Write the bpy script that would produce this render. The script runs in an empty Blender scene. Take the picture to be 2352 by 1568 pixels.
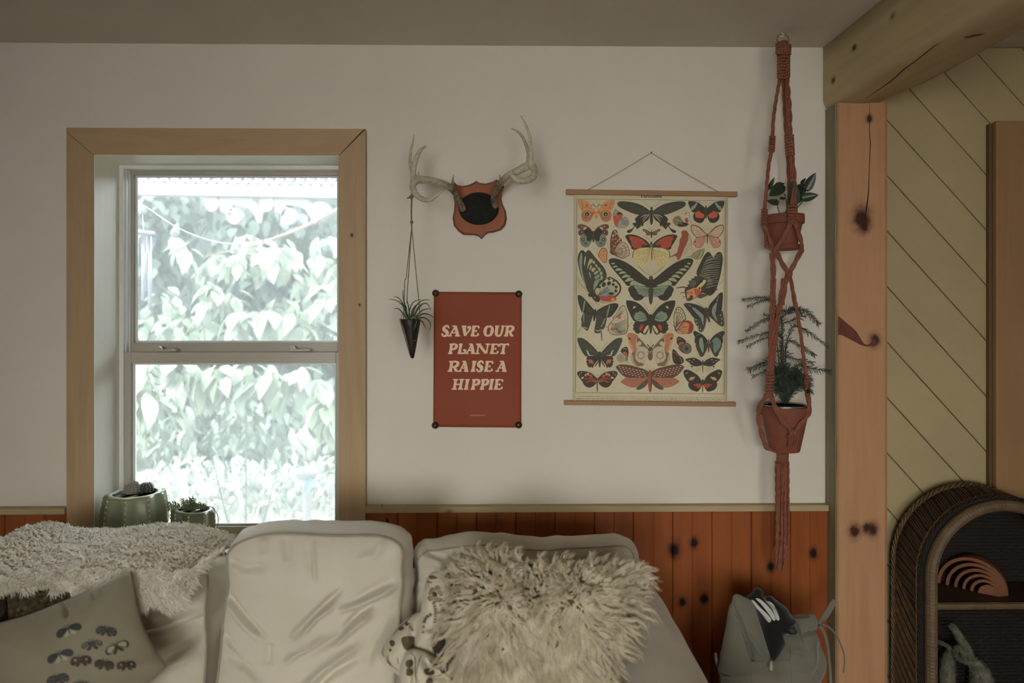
import bpy, bmesh, math, random
import numpy as np
from mathutils import Vector, Matrix, noise
random.seed(7); np.random.seed(7)
R = math.radians
SC = bpy.context.scene
COL = SC.collection

# ---------------------------------------------------------------- camera
F, HX, HY, D, CZ, YAW = 1633.0, 1176.0, 718.0, 2.222, 1.47, R(0.9)
cam_d = bpy.data.cameras.new('camera'); cam = bpy.data.objects.new('camera', cam_d); COL.objects.link(cam)
cam_d.sensor_width = 36; cam_d.lens = F*36/2352; cam_d.shift_y = -(784-HY)/2352
cam_d.clip_start = .02
cam.location = (0, -D, CZ); cam.rotation_euler = (R(90), 0, -YAW)
cam_d.dof.use_dof = True; cam_d.dof.focus_distance = 2.2; cam_d.dof.aperture_fstop = 2.0
SC.camera = cam
# ---------------------------------------------------------------- world, sun, daylight, exposure
SC.view_settings.view_transform = 'Standard'; SC.view_settings.look = 'None'
SC.view_settings.gamma = 1; SC.view_settings.use_curve_mapping = False
SC.view_settings.exposure = 0.0
SC.cycles.use_denoising = True
SC.cycles.max_bounces = 9; SC.cycles.diffuse_bounces = 7; SC.cycles.transparent_max_bounces = 12
SC.cycles.sample_clamp_indirect = 4; SC.cycles.caustics_reflective = False; SC.cycles.caustics_refractive = False
w = bpy.data.worlds.new('sky'); SC.world = w; w.use_nodes = True
bg = w.node_tree.nodes['Background']; bg.inputs[0].default_value = (.86, .93, 1, 1); bg.inputs[1].default_value = 12.5
def light(name, kind, loc, rot, energy, color, **k):
    l = bpy.data.lights.new(name, kind); o = bpy.data.objects.new(name, l); COL.objects.link(o)
    o.location = loc; o.rotation_euler = rot; l.energy = energy; l.color = color
    for a, b in k.items(): setattr(l, a, b)
    return o
light('sun', 'SUN', (0, 0, 8), (R(38), 0, R(-25)), 12.5, (1, .96, .9), angle=R(2))
# daylight entering by the windows behind and beside the camera
light('daylight_rear_left', 'AREA', (-.75, -4.9, 1.35), (R(77), 0, R(-14)), 16.5, (.97, .98, .93), shape='RECTANGLE', size=1.0, size_y=1.2, spread=R(75))
light('daylight_rear_right', 'AREA', (1.0, -4.9, 1.2), (R(79), 0, R(3)), 7.6, (1, .93, .80), shape='RECTANGLE', size=1.0, size_y=1.2, spread=R(85))

# ---------------------------------------------------------------- helpers
FW = Vector((math.sin(YAW), math.cos(YAW), 0)); RT = Vector((math.cos(YAW), -math.sin(YAW), 0)); CAM = Vector((0, -D, CZ))
def P(px, py, y=0.0):
    "point of the plane Y=y that the photograph shows at pixel (px, py)"
    d = FW + RT*((px-HX)/F) + Vector((0, 0, -(py-HY)/F))
    return CAM + d*((y+D)/d.y)
def X(px, y=0.0): return P(px, HY, y).x
def Z(py, y=0.0, px=1176): return P(px, py, y).z
def S(y=0.0): return F/(D+y)          # pixels per metre at depth y
def lin(h):
    h = h.lstrip('#'); v = [int(h[i:i+2], 16)/255 for i in (0, 2, 4)]
    return tuple((c/12.92 if c <= .04045 else ((c+.055)/1.055)**2.4) for c in v)+(1,)
MATS = {}
class NT:
    def __init__(s, name):
        s.m = bpy.data.materials.new(name); s.m.use_nodes = True; s.t = s.m.node_tree; s.n = s.t.nodes
        s.b = s.n['Principled BSDF']; s.out = s.n['Material Output']
    def new(s, t, **k):
        n = s.n.new(t)
        for a, b in k.items(): setattr(n, a, b)
        return n
    def link(s, a, b): s.t.links.new(a, b)
    def pos(s, scale=(1, 1, 1), rot=(0, 0, 0), loc=(0, 0, 0), obj=False):
        g = s.new('ShaderNodeTexCoord').outputs['Object'] if obj else s.new('ShaderNodeNewGeometry').outputs['Position']
        m = s.new('ShaderNodeMapping'); m.inputs['Scale'].default_value = scale; m.inputs['Rotation'].default_value = rot; m.inputs['Location'].default_value = loc
        s.link(g, m.inputs[0]); return m.outputs[0]
    def noise(s, v, scale=5, detail=4, rough=.5, dist=0):
        n = s.new('ShaderNodeTexNoise'); n.inputs['Scale'].default_value = scale; n.inputs['Detail'].default_value = detail
        n.inputs['Roughness'].default_value = rough; n.inputs['Distortion'].default_value = dist; s.link(v, n.inputs['Vector']); return n.outputs['Fac']
    def ramp(s, f, stops):
        r = s.new('ShaderNodeValToRGB'); e = r.color_ramp.elements
        while len(e) < len(stops): e.new(.5)
        for i, (p, c) in enumerate(stops): e[i].position = p; e[i].color = c if len(c) == 4 else tuple(c)+(1,)
        s.link(f, r.inputs[0]); return r.outputs[0]
    def mix(s, f, a, b, mode='MIX'):
        m = s.new('ShaderNodeMix', data_type='RGBA', blend_type=mode)
        for v, i in ((f, 0), (a, 6), (b, 7)):
            if hasattr(v, 'is_output'): s.link(v, m.inputs[i])
            else: m.inputs[i].default_value = v
        return m.outputs[2]
    def math(s, op, a, b=0.0):
        m = s.new('ShaderNodeMath', operation=op)
        for v, i in ((a, 0), (b, 1)):
            if hasattr(v, 'is_output'): s.link(v, m.inputs[i])
            else: m.inputs[i].default_value = v
        return m.outputs[0]
    def bump(s, h, strength=.3, dist=.01):
        b = s.new('ShaderNodeBump'); b.inputs['Strength'].default_value = strength; b.inputs['Distance'].default_value = dist
        s.link(h, b.inputs['Height']); s.link(b.outputs[0], s.b.inputs['Normal']); return b
    def col(s, c):
        if hasattr(c, 'is_output'): s.link(c, s.b.inputs['Base Color'])
        else: s.b.inputs['Base Color'].default_value = c
def G(v): return (v, v, v, 1)
def mat(name, hexc, rough=.6, var=.12, scale=9, bump=0, bscale=60, metal=0, spec=.5, hex2=None, stretch=(1, 1, 1), sheen=0, trans=0, obj=False, randv=0):
    "plain procedural material: a colour broken up by noise, with optional fine relief"
    if name in MATS: return MATS[name]
    n = NT(name); c = lin(hexc); v = n.pos(stretch, obj=obj)
    f = n.noise(v, scale, 5, .6)
    c2 = lin(hex2) if hex2 else tuple(x*(1-var*1.6) for x in c[:3])+(1,)
    c1 = c if hex2 else tuple(min(1, x*(1+var)) for x in c[:3])+(1,)
    o = n.ramp(f, [(.32, c2), (.68, c1)])
    if randv:
        oi = n.new('ShaderNodeObjectInfo'); k = n.math('MULTIPLY_ADD', oi.outputs['Random'], randv); n.n[-1].inputs[2].default_value = 1-randv/2
        h = n.new('ShaderNodeHueSaturation'); n.link(k, h.inputs['Value']); n.link(o, h.inputs['Color']); o = h.outputs[0]
    n.col(o)
    n.b.inputs['Roughness'].default_value = rough; n.b.inputs['Metallic'].default_value = metal; n.b.inputs['Specular IOR Level'].default_value = spec
    if sheen: n.b.inputs['Sheen Weight'].default_value = sheen
    if trans:
        n.b.inputs['Subsurface Weight'].default_value = 0
        t = n.new('ShaderNodeBsdfTranslucent'); n.link(o, t.inputs[0]); m = n.new('ShaderNodeMixShader'); m.inputs[0].default_value = trans
        n.link(n.b.outputs[0], m.inputs[1]); n.link(t.outputs[0], m.inputs[2]); n.link(m.outputs[0], n.out.inputs[0])
    if bump: n.bump(n.noise(n.pos(stretch, obj=obj), bscale, 4, .6), bump, .004)
    MATS[name] = n.m; return n.m
def wood(name, ca, cb, axis='z', knots=(), rough=.55, scale=1.0, cdark=None, randv=.0, spec=.35, rot=(0, 0, 0), kcol='2a1206', rings=.5):
    "long-grained timber; knots are (x, y, z, radius) in metres"
    if name in MATS: return MATS[name]
    n = NT(name); st = {'x': (1.2, 14, 14), 'y': (14, 1.2, 14), 'z': (14, 14, 1.2)}[axis]
    st = tuple(a*scale for a in st)
    v = n.pos(st, rot); oi = n.new('ShaderNodeObjectInfo')
    if randv:
        va = n.new('ShaderNodeVectorMath', operation='ADD'); sc = n.new('ShaderNodeVectorMath', operation='SCALE'); cv = n.new('ShaderNodeCombineXYZ')
        for i in range(3): n.link(oi.outputs['Random'], cv.inputs[i])
        n.link(cv.outputs[0], sc.inputs[0]); sc.inputs['Scale'].default_value = 37; n.link(v, va.inputs[0]); n.link(sc.outputs[0], va.inputs[1]); v = va.outputs[0]
    f1 = n.noise(v, 1.1, 6, .62, rings); f2 = n.noise(v, 7, 4, .6)
    o = n.ramp(f1, [(.3, lin(cb)), (.5, lin(ca)), (.72, lin(cdark or cb))])
    o = n.mix(.35, o, n.ramp(f2, [(.35, lin(cb)), (.65, lin(ca))]))
    if randv:
        h = n.new('ShaderNodeHueSaturation'); k = n.math('MULTIPLY_ADD', oi.outputs['Random'], randv); n.n[-1].inputs[2].default_value = 1-randv*.5
        n.link(k, h.inputs['Value']); n.link(o, h.inputs['Color']); o = h.outputs[0]
    for (x, y, z, r) in knots:
        g = n.new('ShaderNodeNewGeometry'); d = n.new('ShaderNodeVectorMath', operation='SUBTRACT'); n.link(g.outputs['Position'], d.inputs[0]); d.inputs[1].default_value = (x, y, z)
        s2 = n.new('ShaderNodeVectorMath', operation='MULTIPLY'); n.link(d.outputs[0], s2.inputs[0]); s2.inputs[1].default_value = (1, .3, .75) if axis == 'z' else (.7, .7, 1)
        ln = n.new('ShaderNodeVectorMath', operation='LENGTH'); n.link(s2.outputs[0], ln.inputs[0])
        nn = n.noise(n.pos((1, 1, 1)), 60, 2); q = n.math('ADD', ln.outputs['Value'], n.math('MULTIPLY', n.math('SUBTRACT', nn, .5), r*.9))
        k1 = n.ramp(n.math('DIVIDE', q, r*2.2), [(.28, G(1)), (.62, G(.3)), (1, G(0))])
        o = n.mix(k1, o, lin(kcol))
    n.col(o); n.b.inputs['Roughness'].default_value = rough; n.b.inputs['Specular IOR Level'].default_value = spec
    n.bump(f2, .12, .003); MATS[name] = n.m; return n.m
def glow(name, c, s):
    n = NT(name); n.b.inputs['Emission Color'].default_value = c; n.b.inputs['Emission Strength'].default_value = s; return n.m

ORG = {}
def props(o, label=None, cat=None, group=None, kind=None, category=None):
    cat = cat or category
    for k, v in (('label', label), ('category', cat), ('group', group), ('kind', kind)):
        if v: o[k] = v
    return o
def thing(name, label, cat, loc, group=None):
    o = bpy.data.objects.new(name, None); COL.objects.link(o); o.empty_display_size = .05; o.location = loc; ORG[o.name] = Vector(loc)
    return props(o, label, cat, group)
def org(o):
    return ORG.get(o.name, Vector((0, 0, 0)))
class MB:
    def __init__(s): s.v = []; s.f = []; s.mi = []; s.cur = 0
    def add(s, vs, fs):
        b = len(s.v); s.v += [tuple(v) for v in vs]; s.f += [tuple(b+i for i in f) for f in fs]; s.mi += [s.cur]*len(fs); return s
    def box(s, x0, x1, y0, y1, z0, z1):
        return s.add([(x0, y0, z0), (x1, y0, z0), (x1, y1, z0), (x0, y1, z0), (x0, y0, z1), (x1, y0, z1), (x1, y1, z1), (x0, y1, z1)],
                     [(0, 3, 2, 1), (4, 5, 6, 7), (0, 1, 5, 4), (1, 2, 6, 5), (2, 3, 7, 6), (3, 0, 4, 7)])
    def prism(s, pts, ext):
        "pts: planar loop of points, ext: vector to the other cap"
        n = len(pts); e = Vector(ext); a = [Vector(p) for p in pts]
        fs = [tuple(range(n)), tuple(range(2*n-1, n-1, -1))]+[((i+1) % n, i, n+i, n+(i+1) % n) for i in range(n)]
        return s.add(a+[p+e for p in a], fs)
    def tube(s, pts, r, n=8, cap=True, flat=1.0):
        pts = [Vector(p) for p in pts]; m = len(pts)
        rs = list(r) if isinstance(r, (list, tuple)) else [r]*m
        if len(rs) != m: rs = [interp([(k/(len(rs)-1), v) for k, v in enumerate(rs)], i/(m-1)) for i in range(m)]
        vs = []; up = None
        for i, p in enumerate(pts):
            t = (pts[min(i+1, m-1)]-pts[max(i-1, 0)]); t = t.normalized() if t.length > 1e-9 else Vector((0, 0, 1))
            if up is None:
                up = Vector((0, 1, 0)) if abs(t.y) < .9 else Vector((1, 0, 0))
            a = (up-t*up.dot(t)); a = a.normalized() if a.length > 1e-6 else t.orthogonal().normalized()
            b = t.cross(a); up = a
            for k in range(n):
                q = 2*math.pi*k/n; vs.append(p+a*math.cos(q)*rs[i]*flat+b*math.sin(q)*rs[i])
        fs = [(i*n+k, i*n+(k+1) % n, (i+1)*n+(k+1) % n, (i+1)*n+k) for i in range(m-1) for k in range(n)]
        if cap: fs += [tuple(range(n-1, -1, -1)), tuple((m-1)*n+k for k in range(n))]
        return s.add(vs, fs)
    def lathe(s, prof, c=(0, 0, 0), n=32, fn=None, axis='z'):
        "prof: list of (radius, height); fn(angle, i) scales the radius"
        vs = []
        for i, (r, h) in enumerate(prof):
            for k in range(n):
                q = 2*math.pi*k/n; rr = r*(fn(q, i) if fn else 1)
                p = (rr*math.cos(q), rr*math.sin(q), h) if axis == 'z' else (rr*math.cos(q), -h, rr*math.sin(q))
                vs.append((c[0]+p[0], c[1]+p[1], c[2]+p[2]))
        m = len(prof)
        fs = [(i*n+k, i*n+(k+1) % n, (i+1)*n+(k+1) % n, (i+1)*n+k) for i in range(m-1) for k in range(n)]
        if prof[0][0] > 1e-6: fs.append(tuple(range(n-1, -1, -1)))
        if prof[-1][0] > 1e-6: fs.append(tuple((m-1)*n+k for k in range(n)))
        return s.add(vs, fs)
    def ball(s, c, r, n=12, m=8):
        rx, ry, rz = r if isinstance(r, (tuple, list)) else (r, r, r)
        vs = []
        for i in range(m+1):
            a = math.pi*i/m
            for k in range(n):
                q = 2*math.pi*k/n; vs.append((c[0]+rx*math.sin(a)*math.cos(q), c[1]+ry*math.sin(a)*math.sin(q), c[2]-rz*math.cos(a)))
        return s.add(vs, [(i*n+k, i*n+(k+1) % n, (i+1)*n+(k+1) % n, (i+1)*n+k) for i in range(m) for k in range(n)])
    def grid(s, fn, nu, nv, wrapu=False):
        vs = [fn(i/nu if wrapu else i/(nu-1), j/(nv-1)) for j in range(nv) for i in range(nu)]
        w = nu if wrapu else nu-1
        return s.add(vs, [(j*nu+i, j*nu+(i+1) % nu, (j+1)*nu+(i+1) % nu, (j+1)*nu+i) for j in range(nv-1) for i in range(w)])
    def build(s, name, m, parent=None, smooth=False, bevel=0, at=None, seg=2, solid=0, subsurf=0, **pr):
        o0 = org(parent) if parent is not None else (Vector(at) if at else Vector((0, 0, 0)))
        me = bpy.data.meshes.new(name)
        v = np.array(s.v, dtype=np.float64)-np.array(o0) if len(s.v) else np.zeros((0, 3))
        me.from_pydata(v.tolist(), [], s.f)
        for k in (m if isinstance(m, (list, tuple)) else [m]): me.materials.append(k)
        if isinstance(m, (list, tuple)): me.polygons.foreach_set('material_index', s.mi)
        if smooth: me.polygons.foreach_set('use_smooth', [True]*len(me.polygons))
        o = bpy.data.objects.new(name, me); COL.objects.link(o)
        if parent is not None: o.parent = parent; ORG[o.name] = o0
        else: o.location = o0; ORG[o.name] = o0
        if solid:
            md = o.modifiers.new('solid', 'SOLIDIFY'); md.thickness = solid; md.offset = 0
        if bevel:
            md = o.modifiers.new('bevel', 'BEVEL'); md.width = bevel; md.segments = seg; md.limit_method = 'ANGLE'; md.angle_limit = R(40)
        if subsurf:
            md = o.modifiers.new('sub', 'SUBSURF'); md.levels = subsurf; md.render_levels = subsurf
        return props(o, **pr)
def dup(o, loc=None, rot=None, scale=None, parent=None, **pr):
    c = o.copy(); COL.objects.link(c)
    if parent is not None: c.parent = parent
    if loc is not None: c.location = loc
    if rot is not None: c.rotation_euler = rot
    if scale is not None: c.scale = scale if isinstance(scale, (tuple, list)) else (scale,)*3
    ORG[c.name] = org(o)
    return props(c, **pr)
def catmull(pts, k=6, closed=False):
    pts = [Vector(p) for p in pts]; n = len(pts); out = []
    rng = range(n if closed else n-1)
    for i in rng:
        a, b, c, d = (pts[(i-1) % n] if closed or i > 0 else pts[0]), pts[i], pts[(i+1) % n], (pts[(i+2) % n] if closed or i < n-2 else pts[-1])
        for j in range(k):
            t = j/k; out.append(.5*((2*b)+(c-a)*t+(2*a-5*b+4*c-d)*t*t+(3*b-a-3*c+d)*t**3))
    if not closed: out.append(pts[-1])
    return out
def interp(pts, x):
    if x <= pts[0][0]: return pts[0][1]
    for (a, b), (c, d) in zip(pts, pts[1:]):
        if x <= c: return b+(d-b)*(x-a)/(c-a)
    return pts[-1][1]
# ================================================================ materials of the shell
def plaster():
    n = NT('plaster'); v = n.pos()
    f = n.noise(v, 1.3, 3, .5); f2 = n.noise(v, 26, 5, .7); f3 = n.noise(v, 260, 3, .6)
    o = n.ramp(f, [(.3, lin('dad2c4')), (.7, lin('e5ddd0'))])
    o = n.mix(n.ramp(f2, [(.62, G(0)), (.8, G(.35))]), o, lin('cfc8ba'))
    n.col(o); n.b.inputs['Roughness'].default_value = .75; n.b.inputs['Specular IOR Level'].default_value = .2
    n.bump(n.math('ADD', n.math('MULTIPLY', f2, 1.5), n.math('MULTIPLY', f3, .35)), .35, .0022); return n.m
M_PL = plaster()
M_CEIL = mat('ceiling_paint', 'd2cbbf', .8, .04, 2, .2, 120)
M_FLOOR = wood('floor_boards', '6b4a30', '543823', 'x')
M_MAPLE = wood('maple_casing', 'b99c77', 'ab8e69', 'x', scale=.55, rings=2.2, spec=.3, kcol='8a6a45')
M_MAPLEV = wood('maple_casing_upright', 'b79b78', 'a98d69', 'z', scale=.55, rings=1.8, spec=.3,
    knots=[(*P(808, 540, -.02), .004), (*P(826, 700, -.02), .003)], kcol='3a2a1a')
M_JAMB = wood('window_jamb_wood', 'f7f2e8', 'efe9dc', 'z', scale=.5, rough=.4)
M_RAIL = wood('chair_rail_wood', 'b5a37d', 'a5926c', 'x', scale=.7, knots=[(*P(1031, 1176, -.02), .008)], kcol='6d4c28')
M_VINYL = mat('window_vinyl', 'b4ada0', .35, .03, 8)
M_VINYLW = mat('window_vinyl_white', 'e6e6e2', .3, .02, 8)
kn = [(1548, 1262, .016), (1594, 1246, .011), (1567, 1382, .010), (1618, 1373, .010), (1770, 1301, .011), (1868, 1270, .011), (1616, 1375, .008), (890, 1195, .004)]
M_WAIN = wood('pine_wainscot', '94512a', '7d411d', 'z', knots=[(*P(a, b, -.015), r) for a, b, r in kn], scale=.55, randv=.26, kcol='1c0c05', cdark='a2612f', rough=.5, spec=.2, rings=1.0)
M_DARK = mat('near_black_brown', '1d130c', .9)  # near-black brown for board backing, crack, nail, feet and stool
M_CREAM = mat('cream_board_paint', 'b3a279', .5, .05, 3, .15, 90, randv=.05)
# ================================================================ walls
ZC = Z(105)                 # ceiling height
XL, XR, YB = -2.45, 2.75, -5.0
x0w, x1w, z0w, z1w = X(208, -.0), X(784, 0), .70, Z(352, 0)   # rough opening
m = MB()
T = .16
for (a, b, c, d) in ((XL, x0w, 0, ZC+.1), (x1w, XR, 0, ZC+.1), (x0w, x1w, 0, z0w), (x0w, x1w, z1w, ZC+.1)):
    m.box(a, b, 0, T, c, d)
m.build('wall_back', M_PL, kind='structure')
MB().box(XL-.1, XR+.1, YB-.1, T, ZC, ZC+.1).build('ceiling', M_CEIL, kind='structure')
MB().box(XL-.1, XR+.1, YB-.1, T, -.1, 0).build('floor', M_FLOOR, kind='structure')
MB().box(XL-.1, XL, YB, 0, 0, ZC).build('wall_left', M_PL, kind='structure')
MB().box(XR, XR+.1, YB, 0, 0, ZC).build('wall_right', M_PL, kind='structure')
m = MB()      # wall behind the camera with two window openings
for (a, b, c, d) in ((XL, -1.0, 0, ZC), (-.5, .75, 0, ZC), (1.2, XR, 0, ZC), (-1.0, -.5, 0, 1.0), (-1.0, -.5, 1.5, ZC), (.75, 1.2, 0, .9), (.75, 1.2, 1.4, ZC)): m.box(a, b, YB-.1, YB, c, d)
m.build('wall_front', M_PL, kind='structure')

# ================================================================ window
yc = -.02
def bar(name, a, b, c, d, y0, y1, M, yref=None, bevel=.0015, parent=None, **k):
    "bar seen between pixel columns a..b and rows c..d, its front face at y0"
    yr = y0 if yref is None else yref
    return MB().box(X(a, yr), X(b, yr), y0, y1, Z(d, yr), Z(c, yr)).build(name, M, parent, bevel=bevel, **k)
zs = .722     # sill height
casing = thing('trim_1', 'flat maple casing boards around the window', 'trim', (X(495), 0, Z(1240)))
casing['kind'] = 'structure'
xa, xb, xc, xd, zt, zi = X(152, yc), X(215, yc), X(777.5, yc), X(839.5, yc), Z(297, yc), Z(358.5, yc)
y0, y1 = yc, 0.0
MB().prism([(xa, y0, zt), (xd, y0, zt), (xd-.012, y0, zt-.008), (xc, y0, zi), (xb, y0, zi), (xa, y0, zt-.012)][::-1], (0, .02, 0)).build('casing_board', M_MAPLE, casing, bevel=.0012)
MB().prism([(xa, y0, zt-.0135), (xb, y0, zi-.0012), (xb, y0, zs), (xa, y0, zs)][::-1], (0, .02, 0)).build('casing_board', M_MAPLEV, casing, bevel=.0012)
MB().prism([(xd, y0, zt-.002), (xd, y0, zs), (xc, y0, zs), (xc, y0, zi-.0018), (xd-.010, y0, zt-.011)][::-1], (0, .02, 0)).build('casing_board', M_MAPLEV, casing, bevel=.0012)

win = thing('window_1', 'white double hung window looking onto leafy garden', 'window', (X(495), .12, zs)); win['kind'] = 'structure'
yj = .123
jx0, jx1 = xb, X(777.5, yc)+.001
MB().box(jx0-.014, jx0+.0015, -.018, yj+.05, zs, zi).build('jamb', M_JAMB, win)
MB().box(jx1-.0015, jx1+.014, -.018, yj+.05, zs, zi).build('jamb', M_JAMB, win)
MB().box(jx0, jx1, -.018, yj+.05, zi-.0015, zi+.014).build('head_jamb', M_JAMB, win)
# stool (inside sill)
MB().box(X(135, -.09), X(856, -.09), -.095, yj+.03, zs-.025, zs).build('sill', M_MAPLE, win, bevel=.003)
# outer vinyl frame with tracks
xf0 = jx0+.0015; xf1 = jx1-.0015; zf1 = zi-.0015
fr = MB(); fr.box(xf0, xf0+.014, yj, yj+.07, zs, zf1); fr.box(xf1-.014, xf1, yj, yj+.07, zs, zf1); fr.box(xf0+.014, xf1-.014, yj, yj+.07, zf1-.013, zf1); fr.box(xf0, xf1, yj+.005, yj+.09, zs-.02, zs+.022)
frame = fr.build('window_frame', M_VINYLW, win, bevel=.001)
tr = MB()
for xx in (xf0+.014, xf1-.020):
    tr.box(xx, xx+.003, yj+.012, yj+.07, zs+.02, zf1-.013); tr.box(xx+.003, xx+.006, yj+.030, yj+.07, zs+.02, zf1-.013)
tr.build('sash_track', M_VINYLW, win)
MB().box(X(277, yj), X(284, yj), yj+.004, yj+.012, Z(448, yj), Z(386, yj)).build('track_cover', M_VINYLW, win, bevel=.001)
def glassm():
    n = NT('glare_veiled_glass')
    tr_ = n.new('ShaderNodeBsdfTransparent'); tr_.inputs[0].default_value = (.97, .985, .98, 1)
    gl = n.new('ShaderNodeBsdfGlossy'); gl.inputs['Roughness'].default_value = .03
    tl = n.new('ShaderNodeBsdfTranslucent'); tl.inputs[0].default_value = (.95, .98, .97, 1)
    f = n.noise(n.pos(), 140, 3, .7); d = n.ramp(f, [(.66, G(0)), (.74, G(.25))])
    f2 = n.noise(n.pos(), 4, 3, .6); k = n.math('ADD', n.math('MULTIPLY', d, .5), n.math('MULTIPLY_ADD', f2, .05)); n.n[-2].inputs[2].default_value = GLARE_VEIL
    a = n.new('ShaderNodeMixShader'); n.link(k, a.inputs[0]); n.link(tr_.outputs[0], a.inputs[1]); n.link(tl.outputs[0], a.inputs[2])
    fr_ = n.new('ShaderNodeFresnel'); fr_.inputs[0].default_value = 1.35
    b = n.new('ShaderNodeMixShader'); n.link(fr_.outputs[0], b.inputs[0]); n.link(a.outputs[0], b.inputs[1]); n.link(gl.outputs[0], b.inputs[2])
    n.link(b.outputs[0], n.out.inputs[0]); return n.m
GLARE_VEIL = .055  # base translucent share of the panes, standing in for veiling glare
M_GLASS = glassm()
def sash(yf, th, l, r, t, b, gl, gr, gt, gb, name):
    s = MB()
    s.box(X(l, yf), X(gl, yf), yf, yf+th, Z(b, yf), Z(t, yf)); s.box(X(gr, yf), X(r, yf), yf, yf+th, Z(b, yf), Z(t, yf))
    s.box(X(gl, yf), X(gr, yf), yf, yf+th, Z(gt, yf), Z(t, yf)); s.box(X(gl, yf), X(gr, yf), yf, yf+th, Z(b, yf), Z(gb, yf))
    o = s.build(name, M_VINYL, win, bevel=.0015)
    e = MB(); q = .006   # bright glazing bead
    a0, a1, b0, b1 = X(gl, yf), X(gr, yf), Z(gb, yf), Z(gt, yf); ym = yf+th*.45
    for bx in ((a0, a0+q, b0, b1), (a1-q, a1, b0, b1), (a0+q, a1-q, b1-q, b1), (a0+q, a1-q, b0, b0+q)): e.box(bx[0], bx[1], ym, ym+.006, bx[2], bx[3])
    e.build('glazing_bead', M_VINYLW, o)
    MB().box(a0, a1, ym+.006, ym+.009, b0, b1).build('pane', M_GLASS, o)
    return o
ys_l, ys_u = yj+.006, yj+.040
lower = sash(ys_l, .032, 273, 812, 808, 1232, 300, 771, 833, 1206, 'sash')
upper = sash(ys_u, .030, 286, 806, 384, 810, 306, 776, 404, 786, 'sash')
for px in (372, 679):      # sash latches on the meeting rail
    zz = Z(806, ys_l); x0 = X(px-14, ys_l); k = MB()
    k.prism([(x0, ys_l-.002, zz), (x0+.045*1.5, ys_l-.002, zz), (x0+.066, ys_l-.002, zz+.006), (x0+.052, ys_l-.002, zz+.009), (x0+.022, ys_l-.002, zz+.006), (x0+.012, ys_l-.002, zz+.016), (x0, ys_l-.002, zz+.016)], (0, .016, 0))
    k.build('sash_latch', M_VINYL, lower, bevel=.0008)

# ================================================================ chair rail and wainscot
rail = thing('trim_2', 'narrow pine chair rail along the wall', 'trim', (0, 0, Z(1170))); rail['kind'] = 'structure'
zr1, zr0 = Z(1162.5, -.03, 1300), Z(1176.5, -.03, 1300)
MB().box(xd+.0005, X(1901, -.02), -.03, 0, zr0, zr1).build('rail_board', M_RAIL, rail, bevel=.002)
MB().box(XL, xa-.0005, -.03, 0, zr0, zr1).build('rail_board', M_RAIL, rail, bevel=.002)
nl = P(878, 1161, -.02); MB().tube([nl+Vector((0, .0, -.004)), nl+Vector((0, 0, .004))], .0012, 6).build('nail', mat('nail_iron', '2a2520', .5), rail)
wain = thing('trim_3', 'red-brown knotty pine wainscot of vertical boards', 'wainscot', (0, 0, 0)); wain['kind'] = 'structure'
MB().box(XL, X(1900), -.004, 0, 0, zs-.026).build('backing', M_DARK, wain)
def vboard(x0, x1, z0, z1, M, parent, name='board', y=-.016, groove=True, d=.003):
    e = .0022; xm = (x0+x1)/2
    pr = [(x0+.0005, -.003), (x0+.0005, y+d), (x0+.0005+e, y)]
    if groove: pr += [(xm-e, y), (xm, y+d*.6), (xm+e, y)]
    pr += [(x1-.0005-e, y), (x1-.0005, y+d), (x1-.0005, -.003)]
    return MB().prism([(a, b, z0) for a, b in pr], (0, 0, z1-z0)).build(name, M, parent)
edges = [1901-89.6*i for i in range(0, 30)]
edges = [e for e in edges if X(e) > XL-.2]
for i, (b, a) in enumerate(zip(edges, edges[1:])):
    x0, x1 = max(X(a), XL), min(X(b), X(1900.5))
    if x1 > XL+.01:
        over = x1 > xa-.004 and x0 < xd+.004      # boards below the window stop at its sill
        if over and x0 < xa: vboard(x0, xa-.0006, 0, zr0, M_WAIN, wain, groove=False); x0 = xa
        if over and x1 > xd: vboard(xd+.0006, x1, 0, zr0, M_WAIN, wain, groove=False); x1 = xd
        vboard(x0, x1, 0, zs-.026 if over else zr0, M_WAIN, wain)

# ================================================================ timber post, beam, corner strip
yp = -.075
knp = [(1997, 272, .008), (1979, 500, .022), (1985, 520, .012), (2004, 1216, .013), (1963, 1220, .014), (1990, 1212, .010), (2007, 1221, .005), (2009, 782, .013)]
M_POST = wood('pink_pine_post', 'c2946e', 'b3825d', 'z', knots=[(*P(a, b, yp), r) for a, b, r in knp], scale=.6, kcol='3f1d10', rings=1.0, rough=.6)
M_BEAM = wood('peeled_log_beam', 'c2b18a', 'a79671', 'y', scale=.35, knots=[(*P(2074, 104, -.3), .008), (*P(2116, 38, -.4), .012), (*P(1916, 185, -.07), .008), (*P(2060, 36, -.4), .008), (*P(1960, 110, -.2), .007), (*P(2010, 92, -.28), .006), (*P(2160, 20, -.55), .009), (*P(2022, 112, -.3), .005)], kcol='4a3a26', rough=.7, rings=1.2)
post = thing('timber_post', 'square pink-toned pine post with dark knots under the beam end', 'post', (X(1985, yp), yp+.05, 0))
px0, px1 = X(1924, yp), X(2044.5, yp); zb = Z(232, yp)
m = MB(); prof = [(px0, 0), (px0, yp+.006), (px0+.004, yp), (px1-.016, yp), (px1-.006, yp+.006), (px1, yp+.02), (px1, 0)]
nz = 40
def pfn(u, v):
    a = u*len(prof); i = int(round(a)) % len(prof); x, y = prof[i]; z = v*zb
    if i in (1, 2): x += .0025*noise.noise(Vector((0, 5, z*9)))+.002*noise.noise(Vector((3, 5, z*40)))
    return (x, y, z)
m.grid(pfn, len(prof), nz, wrapu=True); m.add([(x, y, zb) for x, y in prof], [tuple(range(len(prof)))])
m.build('shaft', M_POST, post, smooth=False)
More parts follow.
